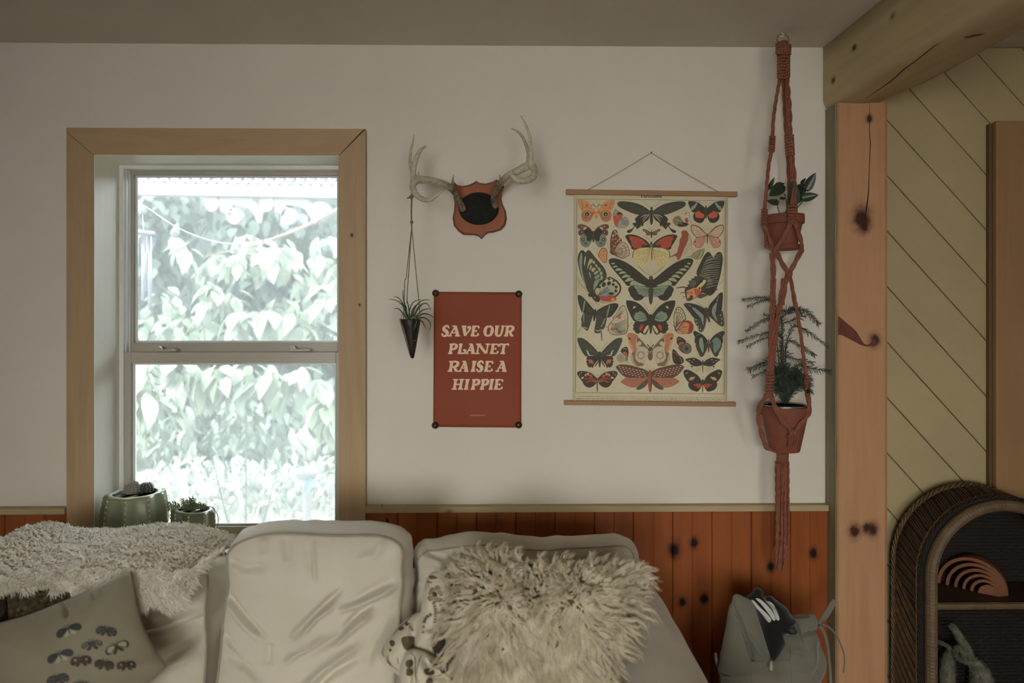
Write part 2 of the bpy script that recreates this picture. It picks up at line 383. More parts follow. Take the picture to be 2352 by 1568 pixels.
# broad knot scar: a slightly raised wavy branch scar across the post
scar = [(1917, 728), (1926, 726), (1945, 742), (1966, 760), (1984, 788), (1997, 790), (2010, 776), (2013, 790), (2000, 795), (1983, 794), (1960, 783), (1935, 770), (1920, 765)]
MB().prism([P(max(a, 1925.5), b, yp) for a, b in catmull([(x, y, 0) for x, y in scar], 5, True) for a, b in [(a, b)]] if 0 else [P(max(q.x, 1925.5), q.y, yp-.0006) for q in catmull([(x, y, 0) for x, y in scar], 5, True)], (0, .001, 0)).build('knot_scar', mat('knot_scar_wood', '6b3320', .6, .3, 40, .4, 90, stretch=(1, 1, .4)), post)
# check crack running down the post
ck = [(1998, 232), (1997, 300), (1999, 330), (1996, 400), (1995, 440), (1990, 480), (1987, 505)]
MB().tube([P(a, b, yp) for a, b in ck], [.0006, .001, .0014, .0012, .0016, .0022, .001], 5).build('crack', M_DARK, post)
beam = thing('ceiling_beam', 'hand-peeled log beam running toward the viewer above the pine post', 'beam', (X(1965, -.05), -.05, zb))
bl, br, bz0, bz1 = X(1893, -.01), X(2046, yp), zb, ZC-.002
bz0 = Z(247, -.012)
m = MB(); N = 14
def bfn(u, v):
    y = -.001-v*(-YB-.02-.001) if False else -.002-(v**1.5)*4.9
    w_ = br-bl; h = bz1-bz0
    # outline of the log: flat left face, wane (rounded) lower right edge
    q = u*N; ring = [(0, 1), (0, .6), (0, .28), (.004, .12), (.05, .03), (.16, .0), (.35, -.01), (.55, 0), (.75, .02), (.93, .09), (1.0, .25), (1.02, .6), (1.0, 1), (.5, 1)]
    a, b = ring[int(round(q)) % N]
    dx = .012*noise.noise(Vector((a*2, y*1.5, b*2+4))); dz = .014*noise.noise(Vector((a*2+9, y*1.7, b)))
    k = min(1, -y*4)
    sag = .018*math.sin(min(1.5, -y)*2.2)
    return (bl+a*w_*(1+.03*k)+dx*k*(1 if a > .02 else .3), y, bz0+b*h+(dz*k-sag*(1-b)*k*(.3+.7*a) if b < .9 else 0))
m.grid(bfn, N, 60, wrapu=True)
m.add([bfn(i/N, 0) for i in range(N)], [tuple(range(N))])
m.build('log', M_BEAM, beam, smooth=True)
ckb = [(1988, 228, -.09), (2020, 200, -.13), (2075, 160, -.2), (2120, 125, -.27), (2150, 102, -.33)]
# vertical corner strip left of the post
M_STRIP = mat('grey_green_strip', '8b8264', .6, .15, 6, .4, 60, stretch=(6, 6, .5))
MB().box(X(1901, -.012), X(1911, -.012), -.014, 0, 0, Z(246, -.012)).build('trim_4', M_STRIP, kind='structure', bevel=.002)
MB().box(px0-.0045, px0-.0003, -.070, -.0005, 0, zb).build('trim_5', M_STRIP, kind='structure', bevel=.002)

# ================================================================ diagonal boarding at the right
dg = thing('trim_6', 'cream painted diagonal boards right of the post', 'boarding', (X(2150), 0, 0)); dg['kind'] = 'structure'
xa_, xb_ = px1+.001, XR
yd = -.012
sl = 1.094
def clip_poly(poly, f):
    out = []
    for a, b in zip(poly, poly[1:]+poly[:1]):
        fa, fb = f(a), f(b)
        if fa >= 0: out.append(a)
        if fa*fb < 0: t = fa/(fa-fb); out.append((a[0]+(b[0]-a[0])*t, a[1]+(b[1]-a[1])*t))
    return out
cr = P(2047, 668, yd); zref, sp = cr.z, 128.6/S(yd)
MB().box(xa_, xb_, -.002, 0, 0, ZC).build('backing', mat('groove_paint', '8d8058', .7), dg)
for i in range(-26, 9):
    zt_, zb_ = zref-(i-1)*sp, zref-i*sp; g = .0022
    big = [(cr.x-.3, zb_+.3*sl+g), (cr.x+3, zb_-3*sl+g), (cr.x+3, zt_-3*sl-g), (cr.x-.3, zt_+.3*sl-g)]
    q = clip_poly(big, lambda p: p[0]-xa_); q = clip_poly(q, lambda p: xb_-p[0]) if q else q
    q = clip_poly(q, lambda p: p[1]) if q else q; q = clip_poly(q, lambda p: ZC-.002-p[1]) if q else q
    if q and len(q) > 2:
        MB().prism([(a, yd, b) for a, b in q], (0, .010, 0)).build('board', M_CREAM, dg, bevel=.0015, seg=1)
# wooden cupboard door at the right edge
M_PLY = wood('plywood_panel', 'a07b55', '92704b', 'z', scale=.5, rings=1.6, randv=0)
door = thing('cupboard_panel', 'tall plain plywood cupboard front at the right edge of the wall', 'cupboard', (X(2320), 0, .05))
yq = -.05
MB().box(X(2289, yq), 2.5, yq, yq+.02, .05, Z(272, yq)).build('panel', M_PLY, door, bevel=.003)
MB().box(X(2273, yq+.02), 2.5, yq+.02, -.013, .05, Z(279, yq+.02)).build('gap_shadow_strip', wood('gap_shadow_wood', '6e5636', '5c472c', 'z', scale=.6), door, bevel=.002)  # dark board standing in for the gap shadow beside the panel
MB().prism([P(2308, 88, -.06), P(2322, 78, -.06), P(2352, 60, -.06), P(2420, 40, -.06), P(2420, 88, -.06)], (0, .045, 0)).build('corner_bracket', mat('dark_brown_wood', '4a2a18', .6), None, bevel=.002, label='dark brown wooden block tucked under the beam at upper right', category='block')
# ================================================================ garden outside the window
M_LEAF = mat('pale_leaf', '5a6557', .45, .15, 6, trans=.35, randv=.35, hex2='475443')
M_NEAR = mat('sun_paled_leaf', '798272', .4, .1, 6, trans=.4, randv=.2, hex2='63705d')  # paler leaf copy: blown-out sunlight is put into the colour
M_LEAFD = mat('deep_leaf', '314134', .5, .15, 6, trans=.3, randv=.4, hex2='1f2d23')
M_STEM = mat('garden_stem', '524432', .8)
M_HEDGE = mat('hedge_green', '1f2c22', .9, .5, 3, hex2='0d150f')
M_TRIMW = mat('white_porch_paint', '636165', .5, .02)
M_GRASS = mat('sunlit_grass', '7b7f6c', .9, .2, 5, hex2='666d54')
MB().box(-14, 8, .17, 12, -.62, -.5).build('ground', M_GRASS, kind='structure')
def leaf_mesh(L, wd, lobes=0, fold=.12, droop=.25):
    m = MB(); prof = [(0, .02), (.12, .55), (.3, .95), (.5, 1), (.72, .68), (.88, .3), (1, 0)]
    vs = []
    for t, k in prof:
        z = -droop*L*t*t
        vs += [(-k*wd/2, t*L, z+fold*k*wd), (0, t*L, z), (k*wd/2, t*L, z+fold*k*wd)]
    fs = []
    for i in range(len(prof)-1): a = i*3; fs += [(a, a+1, a+4, a+3), (a+1, a+2, a+5, a+4)]
    m.add(vs, fs); return m
def rotm(az, tilt, roll): return Matrix.Rotation(az, 3, 'Z') @ Matrix.Rotation(tilt, 3, 'X') @ Matrix.Rotation(roll, 3, 'Y')
def put_leaves(root, n_parts, n_more, place, mats_, sizes, rng):
    protos = []
    for L, W_ in sizes:
        for M in mats_:
            m = leaf_mesh(L, W_); o = m.build('leaf', M, None, smooth=True); o.parent = root; protos.append((o, m))
    k = 0; k0 = len(protos)
    for i in range(n_parts):
        p, (az, ti, ro), s = place(rng); o, _ = protos[i % k0]
        if i < k0: c = o
        else: c = o.copy(); COL.objects.link(c); c.parent = root
        c.location = Vector(p)-root.location; c.rotation_euler = rotm(az, ti, ro).to_euler(); c.scale = (s, s, s)
    if n_more:
        big = MB(); 
        for i in range(n_more):
            p, (az, ti, ro), s = place(rng); mm = protos[(i*7) % k0][1]; Rm = rotm(az, ti, ro)*s; b = Vector(p)
            big.add([Rm @ Vector(v)+b for v in mm.v], mm.f)
        big.build('foliage', mats_[0], root, smooth=True, kind='stuff')
rng = random.Random(3)
def cluster(spots, depth, jit=.12, rad=.10, up=.0):
    "leaves in rosettes: each spot is a pixel position, leaves radiate outwards and hang"
    def f(r):
        px, py, dy, sc = r.choice(spots); c = P(px+r.gauss(0, 10), py+r.gauss(0, 9), depth+dy)
        az = r.uniform(0, 2*math.pi); rr = rad*r.uniform(.0, .5)
        return c+Vector((math.cos(az+1.57)*rr, math.sin(az+1.57)*rr*.6, r.gauss(0, jit*.25)+up)), (az, R(r.uniform(-75, -10)), R(r.uniform(-30, 30))), sc*r.uniform(.75, 1.2)
    return f
ovate = [(.17, .085), (.14, .075)]
sp1 = [(r_.uniform(490, 790), r_.uniform(545, 620), r_.uniform(-.3, .5), 1.0) for r_ in [random.Random(i) for i in range(18)]]
sp1 += [(430, 575, 0, 1), (400, 545, .1, .9), (470, 610, .2, .8), (505, 590, .1, .8), (735, 560, -.2, 1.1), (750, 650, -.2, 1.1), (740, 600, .1, 1.1), (690, 640, .2, .9)]
t1 = thing('garden_tree', 'broad-leaved tree branch hanging at upper right behind the window', 'tree', P(640, 560, 3.0)+Vector((0, 0, -1.5)))
put_leaves(t1, 190, 0, cluster(sp1, 3.0), [M_NEAR], ovate, rng)
MB().tube([P(800, 470, 3.1), P(700, 520, 3.1), P(600, 560, 3.15), P(470, 590, 3.2)], [.02, .014, .01, .005], 6).build('branch', M_STEM, t1)
sp2 = [(480, 660, 0, .9), (500, 690, .1, 1), (530, 680, .1, 1), (600, 720, 0, 1.1), (560, 735, 0, 1.1), (640, 700, .3, .9), (680, 730, 0, 1.1), (700, 760, .1, 1), (620, 760, .1, 1), (540, 760, .2, 1), (470, 760, .2, 1), (400, 770, .1, 1), (350, 745, .1, 1), (340, 780, 0, 1), (420, 720, .3, .8), (440, 780, 0, 1), (760, 700, 0, 1), (750, 760, .1, 1), (380, 690, .3, .7), (720, 690, .3, .8)]
t2 = thing('garden_shrub', 'pale leafy shrub in the middle of the garden behind the meeting rail', 'shrub', P(560, 740, 2.6)+Vector((0, 0, -1.4)))
put_leaves(t2, 240, 0, cluster(sp2, 2.6), [M_NEAR], ovate, rng)
sp3 = [(x, y, d, s) for x, y, d, s in [(330, 880, -.3, 1.2), (320, 930, -.3, 1.25), (370, 915, -.2, 1.1), (400, 850, 0, 1.1), (450, 860, 0, 1.1), (500, 850, 0, 1), (560, 850, .1, 1), (600, 870, 0, 1), (640, 860, 0, 1.1), (690, 860, 0, 1.1), (740, 870, -.2, 1.2), (750, 920, -.2, 1.2), (700, 900, 0, 1.1), (470, 890, .1, .9), (540, 890, .1, 1), (650, 900, .2, .9), (330, 850, 0, 1), (760, 970, 0, 1)]]
t3 = thing('garden_bush', 'bright pointed-leaf bush seen through the top of the lower sash', 'bush', P(560, 880, 2.0)+Vector((0, 0, -1.2)))
put_leaves(t3, 250, 0, cluster(sp3, 2.0, rad=.09), [M_NEAR], [(.15, .075), (.12, .07)], rng)
sp4 = [(r_.uniform(290, 790), r_.uniform(930, 1080), r_.uniform(-.5, .6), .8) for r_ in [random.Random(100+i) for i in range(46)]]
t4 = thing('undergrowth', 'soft grey-green undergrowth low behind the lower sash', 'bush', P(520, 1010, 3.6)+Vector((0, 0, -.5)))
put_leaves(t4, 120, 900, cluster(sp4, 3.6, jit=.3, rad=.25), [M_LEAF, M_LEAFD], [(.16, .045), (.12, .06)], rng)
for t_, x_, y_, z_ in ((t2, P(560, 760, 2.6).x, 2.6, P(560, 740, 2.6).z), (t3, P(560, 880, 2.0).x, 2.0, P(560, 900, 2.0).z), (t1, P(860, 500, 3.1).x, 3.1, P(800, 470, 3.1).z)):
    for k in range(3): MB().tube([(x_+.12*(k-1), y_, -.5), (x_+.1*(k-1), y_+.03, .2), (x_+.3*(k-1), y_+.05, z_)], [.006, .005, .003], 6).build('stem', M_LEAFD, t_)
# hedge filling the back of the garden
t5 = thing('tall_hedge', 'dense dark green hedge filling the back of the garden', 'hedge', (-2.5, 6.4, -.5))
hm = MB()
def hf(u, v):
    x = -12+u*18; z = -.5+v*3.5
    return (x, 6.4+.5*noise.noise(Vector((x*.7, 3, z*.7)))+.25*noise.noise(Vector((x*2.3, 7, z*2.3))), z)
hm.grid(hf, 70, 40); hm.build('thicket', M_HEDGE, t5, smooth=True)
sp5 = [(r_.uniform(270, 800), r_.uniform(470, 1080), r_.uniform(-.5, .1), 1.2) for r_ in [random.Random(500+i) for i in range(120)]]
put_leaves(t5, 60, 3000, cluster(sp5, 5.7, jit=.9, rad=.7), [M_LEAFD, M_LEAFD], [(.17, .08), (.13, .08)], rng)
# bright low flowers and grass tufts
t6 = thing('flower_bed', 'overexposed bed of white flowers and grass at the foot of the view', 'flower bed', P(560, 1150, 2.6)+Vector((0, 0, -.3)))
M_WHT = mat('white_petals', '878b84', .6, .05, trans=.3)
sp6 = [(r_.uniform(300, 790), 1080+abs(r_.gauss(0, 60)), r_.uniform(-.5, .7), .9) for r_ in [random.Random(900+i) for i in range(120)]]
put_leaves(t6, 60, 2600, cluster(sp6, 2.8, jit=.25, rad=.18), [M_WHT, M_WHT], [(.09, .035), (.06, .04)], rng)
for i, (a, b, c_, d_) in enumerate([(672, 985, 700, 1060), (692, 985, 722, 1050), (705, 975, 712, 1060)]):
    pl = MB(); p0, p1 = P(c_, d_, 2.5), P(a, b, 2.5); pts = [p0.lerp(p1, t/6)+Vector((.02*math.sin(t), 0, 0)) for t in range(7)]
    pl.tube(pts, [.006, .012, .026, .034, .034, .024, .006], 8)
    o = pl.build('flower_spike', M_WHT, None, at=tuple(p0), smooth=True)
    props(o, 'tall white %s flower spike at the lower right of the window' % ('leftmost', 'rightmost', 'middle')[i], 'flower', 'flower spikes by the bird bath')
# bird bath
bb = P(705, 1120, 2.3); bath = thing('bird_bath', 'white bird bath with blue marks low at the right of the window', 'bird bath', (bb.x, bb.y, -.5))
sc_ = S(2.3); zr_ = Z(1078, 2.3)
MB().lathe([(0, zr_-.012), (.05, zr_-.012), (26/sc_, zr_), (30/sc_, zr_+.012), (29/sc_, zr_-.012), (20/sc_, zr_-.045), (.02, zr_-.06), (0, zr_-.06)], (bb.x, bb.y, 0), 28).build('bowl', M_TRIMW, bath, smooth=True)
MB().lathe([(.09, -.5), (.05, -.45), (.03, -.2), (.028, zr_-.1), (.05, zr_-.058)], (bb.x, bb.y, 0), 16).build('pedestal', M_TRIMW, bath, smooth=True)
M_BLUE = mat('blue_paint', '4b86c4', .5)
for pts in ([(690, 1100), (702, 1104), (712, 1106), (722, 1103)], [(710, 1090), (712, 1104), (709, 1120), (707, 1132)], [(700, 1088), (702, 1100)]):
    MB().tube([P(a, b, 2.26) for a, b in pts], .006, 6).build('blue_mark', M_BLUE, bath)
# porch fretwork above the window
fy = 1.1
porch = thing('porch_fretwork', 'white porch lattice with scrollwork brackets across the top of the view', 'fretwork', P(560, 440, fy))
def slope(x): return 421+(x-300)*10/480
for i in range(30):
    for s_ in (1, -1):
        x = 240+i*24; 
        if x > 800: continue
        a = [P(x-3*s_-20*s_, 396, fy), P(x+3*s_-20*s_, 396, fy), P(x+3*s_+28*s_, slope(x+28*s_)+4, fy), P(x-5*s_+28*s_, slope(x+28*s_)+4, fy)]
        a = [P(x-26*s_-7, 380, fy+.004*s_), P(x-26*s_+7, 380, fy+.004*s_), P(x+26*s_+7, slope(x)+6, fy+.004*s_), P(x+26*s_-7, slope(x)+6, fy+.004*s_)]
        MB().prism(a if s_ > 0 else a, (0, .006, 0)).build('lattice_slat', M_TRIMW, porch)
MB().prism([P(230, slope(230)-2, fy-.015), P(830, slope(830)-2, fy-.015), P(830, slope(830)+24, fy-.015), P(230, slope(230)+26, fy-.015)], (0, .04, 0)).build('rail', M_TRIMW, porch, bevel=.003)
MB().prism([P(230, 330, fy-.02), P(830, 330, fy-.02), P(830, 384, fy-.02), P(230, 384, fy-.02)], (0, .05, 0)).build('rail', M_TRIMW, porch, bevel=.003)
for a_, b_ in ((196, 214), (842, 860)): MB().box(X(a_, fy), X(b_, fy), fy-.04, fy+.05, -.5, Z(330, fy)).build('post', M_TRIMW, porch, bevel=.004)
def scroll(pts, ws, parent):
    "flat scroll cut from board: ribbon of varying width"
    c = catmull([(x, y, 0) for x, y in pts], 6); n = len(c); L_, R_ = [], []
    for i, p in enumerate(c):
        t = (c[min(i+1, n-1)]-c[max(i-1, 0)]).normalized(); nn = Vector((-t.y, t.x, 0)); w_ = interp([(k/(len(ws)-1), v) for k, v in enumerate(ws)], i/(n-1))
        L_.append(p+nn*w_); R_.append(p-nn*w_)
    for i in range(n-1):
        pass
    m = MB(); vs = [P(q.x, q.y, fy) for q in L_+R_]+[P(q.x, q.y, fy+.03) for q in L_+R_]; N_ = n
    fs = []
    for i in range(n-1):
        fs += [(i, i+1, N_+i+1, N_+i), (2*N_+i, 3*N_+i, 3*N_+i+1, 2*N_+i+1), (i, 2*N_+i, 2*N_+i+1, i+1), (N_+i, N_+i+1, 3*N_+i+1, 3*N_+i)]
    fs += [(0, N_, 3*N_, 2*N_), (N_-1, 3*N_-1, 4*N_-1, 2*N_-1)]
    m.add(vs, fs); return m
def disc(cx, cy, rx, ry, m):
    pts = [P(cx+rx*math.cos(q*.3927), cy+ry*math.sin(q*.3927), fy-.002) for q in range(16)]; m.prism(pts, (0, .034, 0)); return m
for dx in (0, 126):
    m = scroll([(503+dx, 461), (541+dx, 460), (574+dx, 468), (592+dx, 488), (596+dx, 512)], [13, 11, 10, 11, 5], porch)
    disc(537+dx, 496, 18, 19, m); disc(514+dx, 474, 10, 14, m); disc(524+dx, 484, 9, 12, m); disc(486+dx, 466, 17, 20, m)
    m.build('scroll_bracket', M_TRIMW, porch)
disc(735, 480, 22, 18, MB()).build('scroll_bracket', M_TRIMW, porch)
# wind chime
ch = thing('wind_chime', 'pale tube wind chime hanging outside at the left of the upper sash', 'wind chime', P(330, 525, .8))
M_CH = mat('pale_chime_metal', '646271', .3, .05, metal=.2)
CY = 1.07
cc = P(330, 534, CY)
MB().lathe([(0, -.006), (24/S(CY), -.006), (24/S(CY), .006), (0, .006)], (cc.x, cc.y, cc.z), 24).build('top_disc', M_CH, ch, bevel=.001)
for dx, y_, r_, a_ in ((-2, 690, 3, .0), (14, 712, 4, .03), (-16, 700, 3.5, .03), (4, 670, 3, .05)):
    MB().tube([P(330+dx, 542, CY+a_), P(330+dx, y_, CY+a_)], r_/S(CY), 10).build('chime_tube', M_CH, ch, smooth=True)
MB().tube([P(330, 530, CY), P(327, 490, CY+.02), P(325, 440, fy)], .002, 5).build('cord', M_CH, ch)
# string lights
sl_ = thing('string_lights', 'wire of clear bulbs strung outside across the upper sash', 'string lights', P(450, 540, .9))
M_BULB = mat('clear_bulb', '727679', .15, .02, trans=.5)
wire = [P(208, 410, 1.08), P(300, 455, 1.07), P(340, 478, 1.05), P(403, 520, 1.05), P(470, 548, 1.05), P(540, 560, 1.05), P(620, 548, 1.05), P(700, 520, 1.05), P(790, 470, 1.07), P(842, 432, 1.08)]
MB().tube(catmull(wire, 5), .0025, 5).build('wire', M_TRIMW, sl_)
for (a, b, c_, d_) in ((323, 470, 330, 492), (407, 518, 399, 543), (542, 552, 538, 586)):
    p0, p1 = P(a, b, 1.05), P(c_, d_, 1.05); ax = (p1-p0)
    MB().tube([p0-ax*.25, p0, p0+ax*.2, p0+ax*.6, p0+ax*.9, p1], [.007, .009, .014, .021, .017, .004], 8).build('bulb', M_BULB, sl_)
# ================================================================ sofa, cushions, sheepskins
from mathutils.bvhtree import BVHTree
def fabric(name, hexc, hex2, bumps=.25, weave=900, rough=.85, sheen=.3):
    n = NT(name); v = n.pos()
    f = n.noise(v, 5, 4, .6); n.col(n.ramp(f, [(.3, lin(hex2)), (.7, lin(hexc))]))
    n.b.inputs['Roughness'].default_value = rough; n.b.inputs['Sheen Weight'].default_value = sheen; n.b.inputs['Specular IOR Level'].default_value = .15
    a = n.noise(n.pos(), weave, 2, .5); b = n.noise(n.pos(), 30, 4, .6)
    n.bump(n.math('ADD', n.math('MULTIPLY', a, .25), b), bumps, .004); MATS[name] = n.m; return n.m
M_LINEN = fabric('linen_slipcover', 'd3cbb9', 'c6beab')
M_PIPE = fabric('shaded_linen_piping', 'a59d8a', '968e7b')  # darker than the linen: the piping's shadow is put into its colour
M_SAGE = fabric('faded_linen_print', '928a74', '827a64', .2)
M_FLORAL = fabric('ivory_print_cotton', 'cfc6b0', 'c0b7a0', .15)
M_INK = mat('brown_ink', '5c4e38', .8, .25, 60)
M_INKL = mat('light_brown_ink', '8b7d63', .8, .25, 60)
M_INKD = mat('dark_brown_ink', '3c3022', .8, .2, 60)
def PT(px, py, pl):
    "pixel ray met with the leaning plane y = y0 + k*(z-z0)"
    y0, z0, k = pl
    d = FW + RT*((px-HX)/F) + Vector((0, 0, -(py-HY)/F))
    t = (y0+D+k*(CZ-z0))/(d.y-k*d.z)
    return CAM + d*t
def wrinkle(px, py, wr):
    a = np.zeros(len(px))
    for w in wr:
        pts, wd, amp = w
        best = np.full(len(px), 1e9); tb = np.zeros(len(px)); n = len(pts)-1
        for i in range(n):
            (x0, y0), (x1, y1) = pts[i], pts[i+1]; dx, dy = x1-x0, y1-y0
            t = np.clip(((px-x0)*dx+(py-y0)*dy)/(dx*dx+dy*dy), 0, 1)
            d = np.hypot(px-x0-t*dx, py-y0-t*dy); m = d < best; best = np.where(m, d, best); tb = np.where(m, (i+t)/n, tb)
        a += 2.3*amp*np.exp(-(best/wd)**2)*np.clip(np.minimum(tb, 1-tb)*5+.15, 0, 1)
    return a
def cushion(name, outline, pl, thick, bulge, label, cat='cushion', M=None, wr=(), p=3.0, side=.02, rings=60, nang=260, back=.03, lump=.004, lfreq=6, parent=None, k=8, pipe=None, centre=None, seamw=0, seed=0, group=None, part='cover'):
    "outline in pixels at the front seam; thick = boxing depth (0 for a knife-edge pillow)"
    M = M or M_LINEN
    c = catmull([(x, y, 0) for x, y in outline], k, True)
    # resample evenly
    L_ = [0]
    for a, b in zip(c, c[1:]+c[:1]): L_.append(L_[-1]+(b-a).length)
    cc = c+[c[0]]; ol = []
    j = 0
    for i in range(nang):
        s = L_[-1]*i/nang
        while L_[j+1] < s: j += 1
        t = (s-L_[j])/max(1e-9, L_[j+1]-L_[j]); ol.append(cc[j].lerp(cc[j+1], t))
    ctr = Vector((sum(q.x for q in ol)/nang, sum(q.y for q in ol)/nang, 0)) if centre is None else Vector((*centre, 0))
    X_, Y_, R_, A_ = [], [], [], []
    for r in range(rings+1):
        rr = (r/rings)**.85
        for q in ol: v = ctr.lerp(q, rr); X_.append(v.x); Y_.append(v.y); R_.append(rr)
    X_, Y_, R_ = np.array(X_), np.array(Y_), np.array(R_)
    wv = wrinkle(X_, Y_, wr) if wr else np.zeros(len(X_))
    y0, z0, kk = pl; nrm = Vector((0, -1, kk)).normalized()   # towards the viewer
    verts = []
    for i in range(len(X_)):
        b = PT(X_[i], Y_[i], pl); rr = R_[i]
        h = bulge*(1-rr**p)**(.75 if thick else .6)
        nz_ = lump*noise.fractal(Vector((b.x*lfreq+seed, b.z*lfreq, seed)), 1, 2, 3)*(1-rr**8*.7)
        verts.append(b+nrm*(h+wv[i]+nz_))
    base = ctr_pt = PT(ctr.x, ctr.y, pl)
    fs = []
    for r in range(rings):
        for a in range(nang):
            b_ = (a+1) % nang; i0, i1, i2, i3 = r*nang+a, r*nang+b_, (r+1)*nang+b_, (r+1)*nang+a
            fs.append((i0, i1, i2, i3))
    # side wall and back
    edge = [Vector(verts[rings*nang+a]) for a in range(nang)]
    nb = 8 if thick else 1; last = rings
    for s_ in range(1, nb+1):
        if not thick: break
        t = s_/nb
        for a in range(nang):
            e = edge[a]; o_ = (e-base); o_ = (o_-nrm*o_.dot(nrm)).normalized()
            wob = .009*noise.noise(Vector((e.x*26+seed, e.z*26, t*2)))*math.sin(math.pi*t)
            verts.append(e-nrm*thick*t+o_*(side*math.sin(math.pi*t)+wob))
        for a in range(nang):
            b_ = (a+1) % nang; q = last*nang; fs.append((q+a, q+b_, q+nang+b_, q+nang+a))
        last += 1
    br = 10
    rim = [Vector(verts[last*nang+a]) for a in range(nang)]; bc = sum(rim, Vector())/nang
    for s_ in range(1, br+1):
        t = s_/br
        for a in range(nang): verts.append(rim[a].lerp(bc, t)-nrm*(back*(1-(1-t)**2.5)))
        for a in range(nang):
            b_ = (a+1) % nang; q = last*nang; fs.append((q+a, q+b_, q+nang+b_, q+nang+a))
        last += 1
    m = MB(); m.add(verts, [f[::-1] for f in fs])
    if parent is None:
        parent = thing(name, label, cat, (base.x, base.y, min(v.z for v in verts)), group)
    o = m.build(part, M, parent, smooth=True)
    if pipe:
        for off in ((0, thick) if thick else (0,)):
            pts = []
            for a in range(0, nang+1, 2):
                e = edge[a % nang]; o_ = (e-base).normalized(); pts.append(e-nrm*off+o_*.001+nrm*(.0015 if off == 0 else 0))
            MB().tube(pts, pipe, 6, cap=False).build('piping', M_PIPE, parent, smooth=True)
    bvh = BVHTree.FromPolygons([tuple(v) for v in verts[:(rings+1)*nang]], fs[:rings*nang])
    return parent, o, bvh
def cast(bvh, px, py, lift=.0012):
    d = (FW + RT*((px-HX)/F) + Vector((0, 0, -(py-HY)/F))).normalized()
    h = bvh.ray_cast(CAM, d)
    return None if h[0] is None else h[0]-d*lift
def decal(m, bvh, pts, lift=.0012, smooth_k=4, closed=True):
    "flat print following the cloth: pixel outline filled from its centroid"
    c = catmull([(x, y, 0) for x, y in pts], smooth_k, True) if smooth_k else [Vector((x, y, 0)) for x, y in pts]
    ct = sum(c, Vector())/len(c); n = len(c); vs = []
    for s_ in (1, .66, .33):
        for q in c:
            v = ct.lerp(q, s_); h = cast(bvh, v.x, v.y, lift)
            if h is None: return
            vs.append(h)
    h = cast(bvh, ct.x, ct.y, lift)
    if h is None: return
    vs.append(h); fs = []
    for r in range(2):
        for i in range(n): j = (i+1) % n; fs.append((r*n+i, r*n+j, (r+1)*n+j, (r+1)*n+i))
    for i in range(n): fs.append((2*n+i, 2*n+(i+1) % n, 3*n))
    m.add(vs, fs)
def dline(m, bvh, pts, w, lift=.0014, k=4, taper=True):
    c = catmull([(x, y, 0) for x, y in pts], k); n = len(c); vs = []
    for i, q in enumerate(c):
        t = (c[min(i+1, n-1)]-c[max(i-1, 0)]); t = t.normalized() if t.length else Vector((1, 0, 0)); nn = Vector((-t.y, t.x, 0)); ww = w*(.35+.65*math.sin(math.pi*(i+.5)/n)) if taper else w
        for s_ in (1, -1):
            v = q+nn*ww*.5*s_; h = cast(bvh, v.x, v.y, lift)
            if h is None: return
            vs.append(h)
    m.add(vs, [(2*i, 2*i+1, 2*i+3, 2*i+2) for i in range(n-1)])
def cropf(ox, oy, s): return lambda L: [(ox+x/s, oy+y/s) for x, y in L]
bo = [c for c in beam.children if c.name.startswith('log')][0]; bvl = BVHTree.FromPolygons([tuple(bo.matrix_basis @ v.co+beam.location) for v in bo.data.vertices], [tuple(p.vertices) for p in bo.data.polygons])
for pts, w_ in (([(1987, 227), (2012, 210), (2041, 190), (2062, 172), (2080, 156), (2105, 138), (2127, 121), (2147, 105), (2160, 99)], .0016), ([(2215, 86), (2240, 80), (2262, 77)], .003)):
    q = [cast(bvl, v.x, v.y, .0004) for v in catmull([(a, b, 0) for a, b in pts], 4)]; q = [v for v in q if v is not None]
    if len(q) > 2: MB().tube(q, [w_*.4, w_, w_*1.2, w_*.9, w_*.3], 5).build('crack', mat('beam_crack', '40301f', .9), beam)
# ---- sofa body
sofa = thing('sofa', 'cream slipcovered sofa along the wall under the window', 'sofa', (-.55, -.6, 0))
def arm_fn(u, v):
    y = -.13-v*.98; cx = .338+.012*math.sin(v*3); r = .104+.004*math.sin(v*9); zt = .742-.012*v
    a = u
    if a < .2: x, z = cx-r*.93, (zt-r)*(a/.2)
    elif a > .8: x, z = cx+r*.93, (zt-r)*((1-a)/.2)
    else:
        q = math.pi*(1-(a-.2)/.6); x, z = cx+r*math.cos(q)*(1.0), zt-r+r*math.sin(q)
    e = min(1, v/.05, (1-v)/.05); e = .75+.25*math.sqrt(max(0, 1-(1-e)**2))
    n_ = .004*noise.noise(Vector((x*14, y*7, z*9)))
    return (cx+(x-cx)*e+n_, y, .04+z*(.9+.1*e)*(1-.04/.742)+n_)
m = MB(); m.grid(arm_fn, 60, 60)
for v in (0, 1): m.add([arm_fn(i/59, v) for i in range(60)], [tuple(range(60)) if v else tuple(range(59, -1, -1))])
m.build('arm', M_LINEN, sofa, smooth=True)
m = MB(); m.grid(lambda u, v: (arm_fn(u, v)[0]-2.48, arm_fn(u, v)[1], arm_fn(u, v)[2]), 40, 20)
for v in (0, 1): m.add([(arm_fn(i/39, v)[0]-2.48, arm_fn(i/39, v)[1], arm_fn(i/39, v)[2]) for i in range(40)], [tuple(range(40)) if v else tuple(range(39, -1, -1))])
m.build('arm', M_LINEN, sofa, smooth=True)
MB().box(-2.03, .235, -.31, -.13, .06, .735).build('back', M_LINEN, sofa, bevel=.05, seg=6, smooth=True)
MB().box(-2.03, .235, -1.04, -.312, .06, .33).build('base', M_LINEN, sofa, bevel=.02, seg=4, smooth=True)
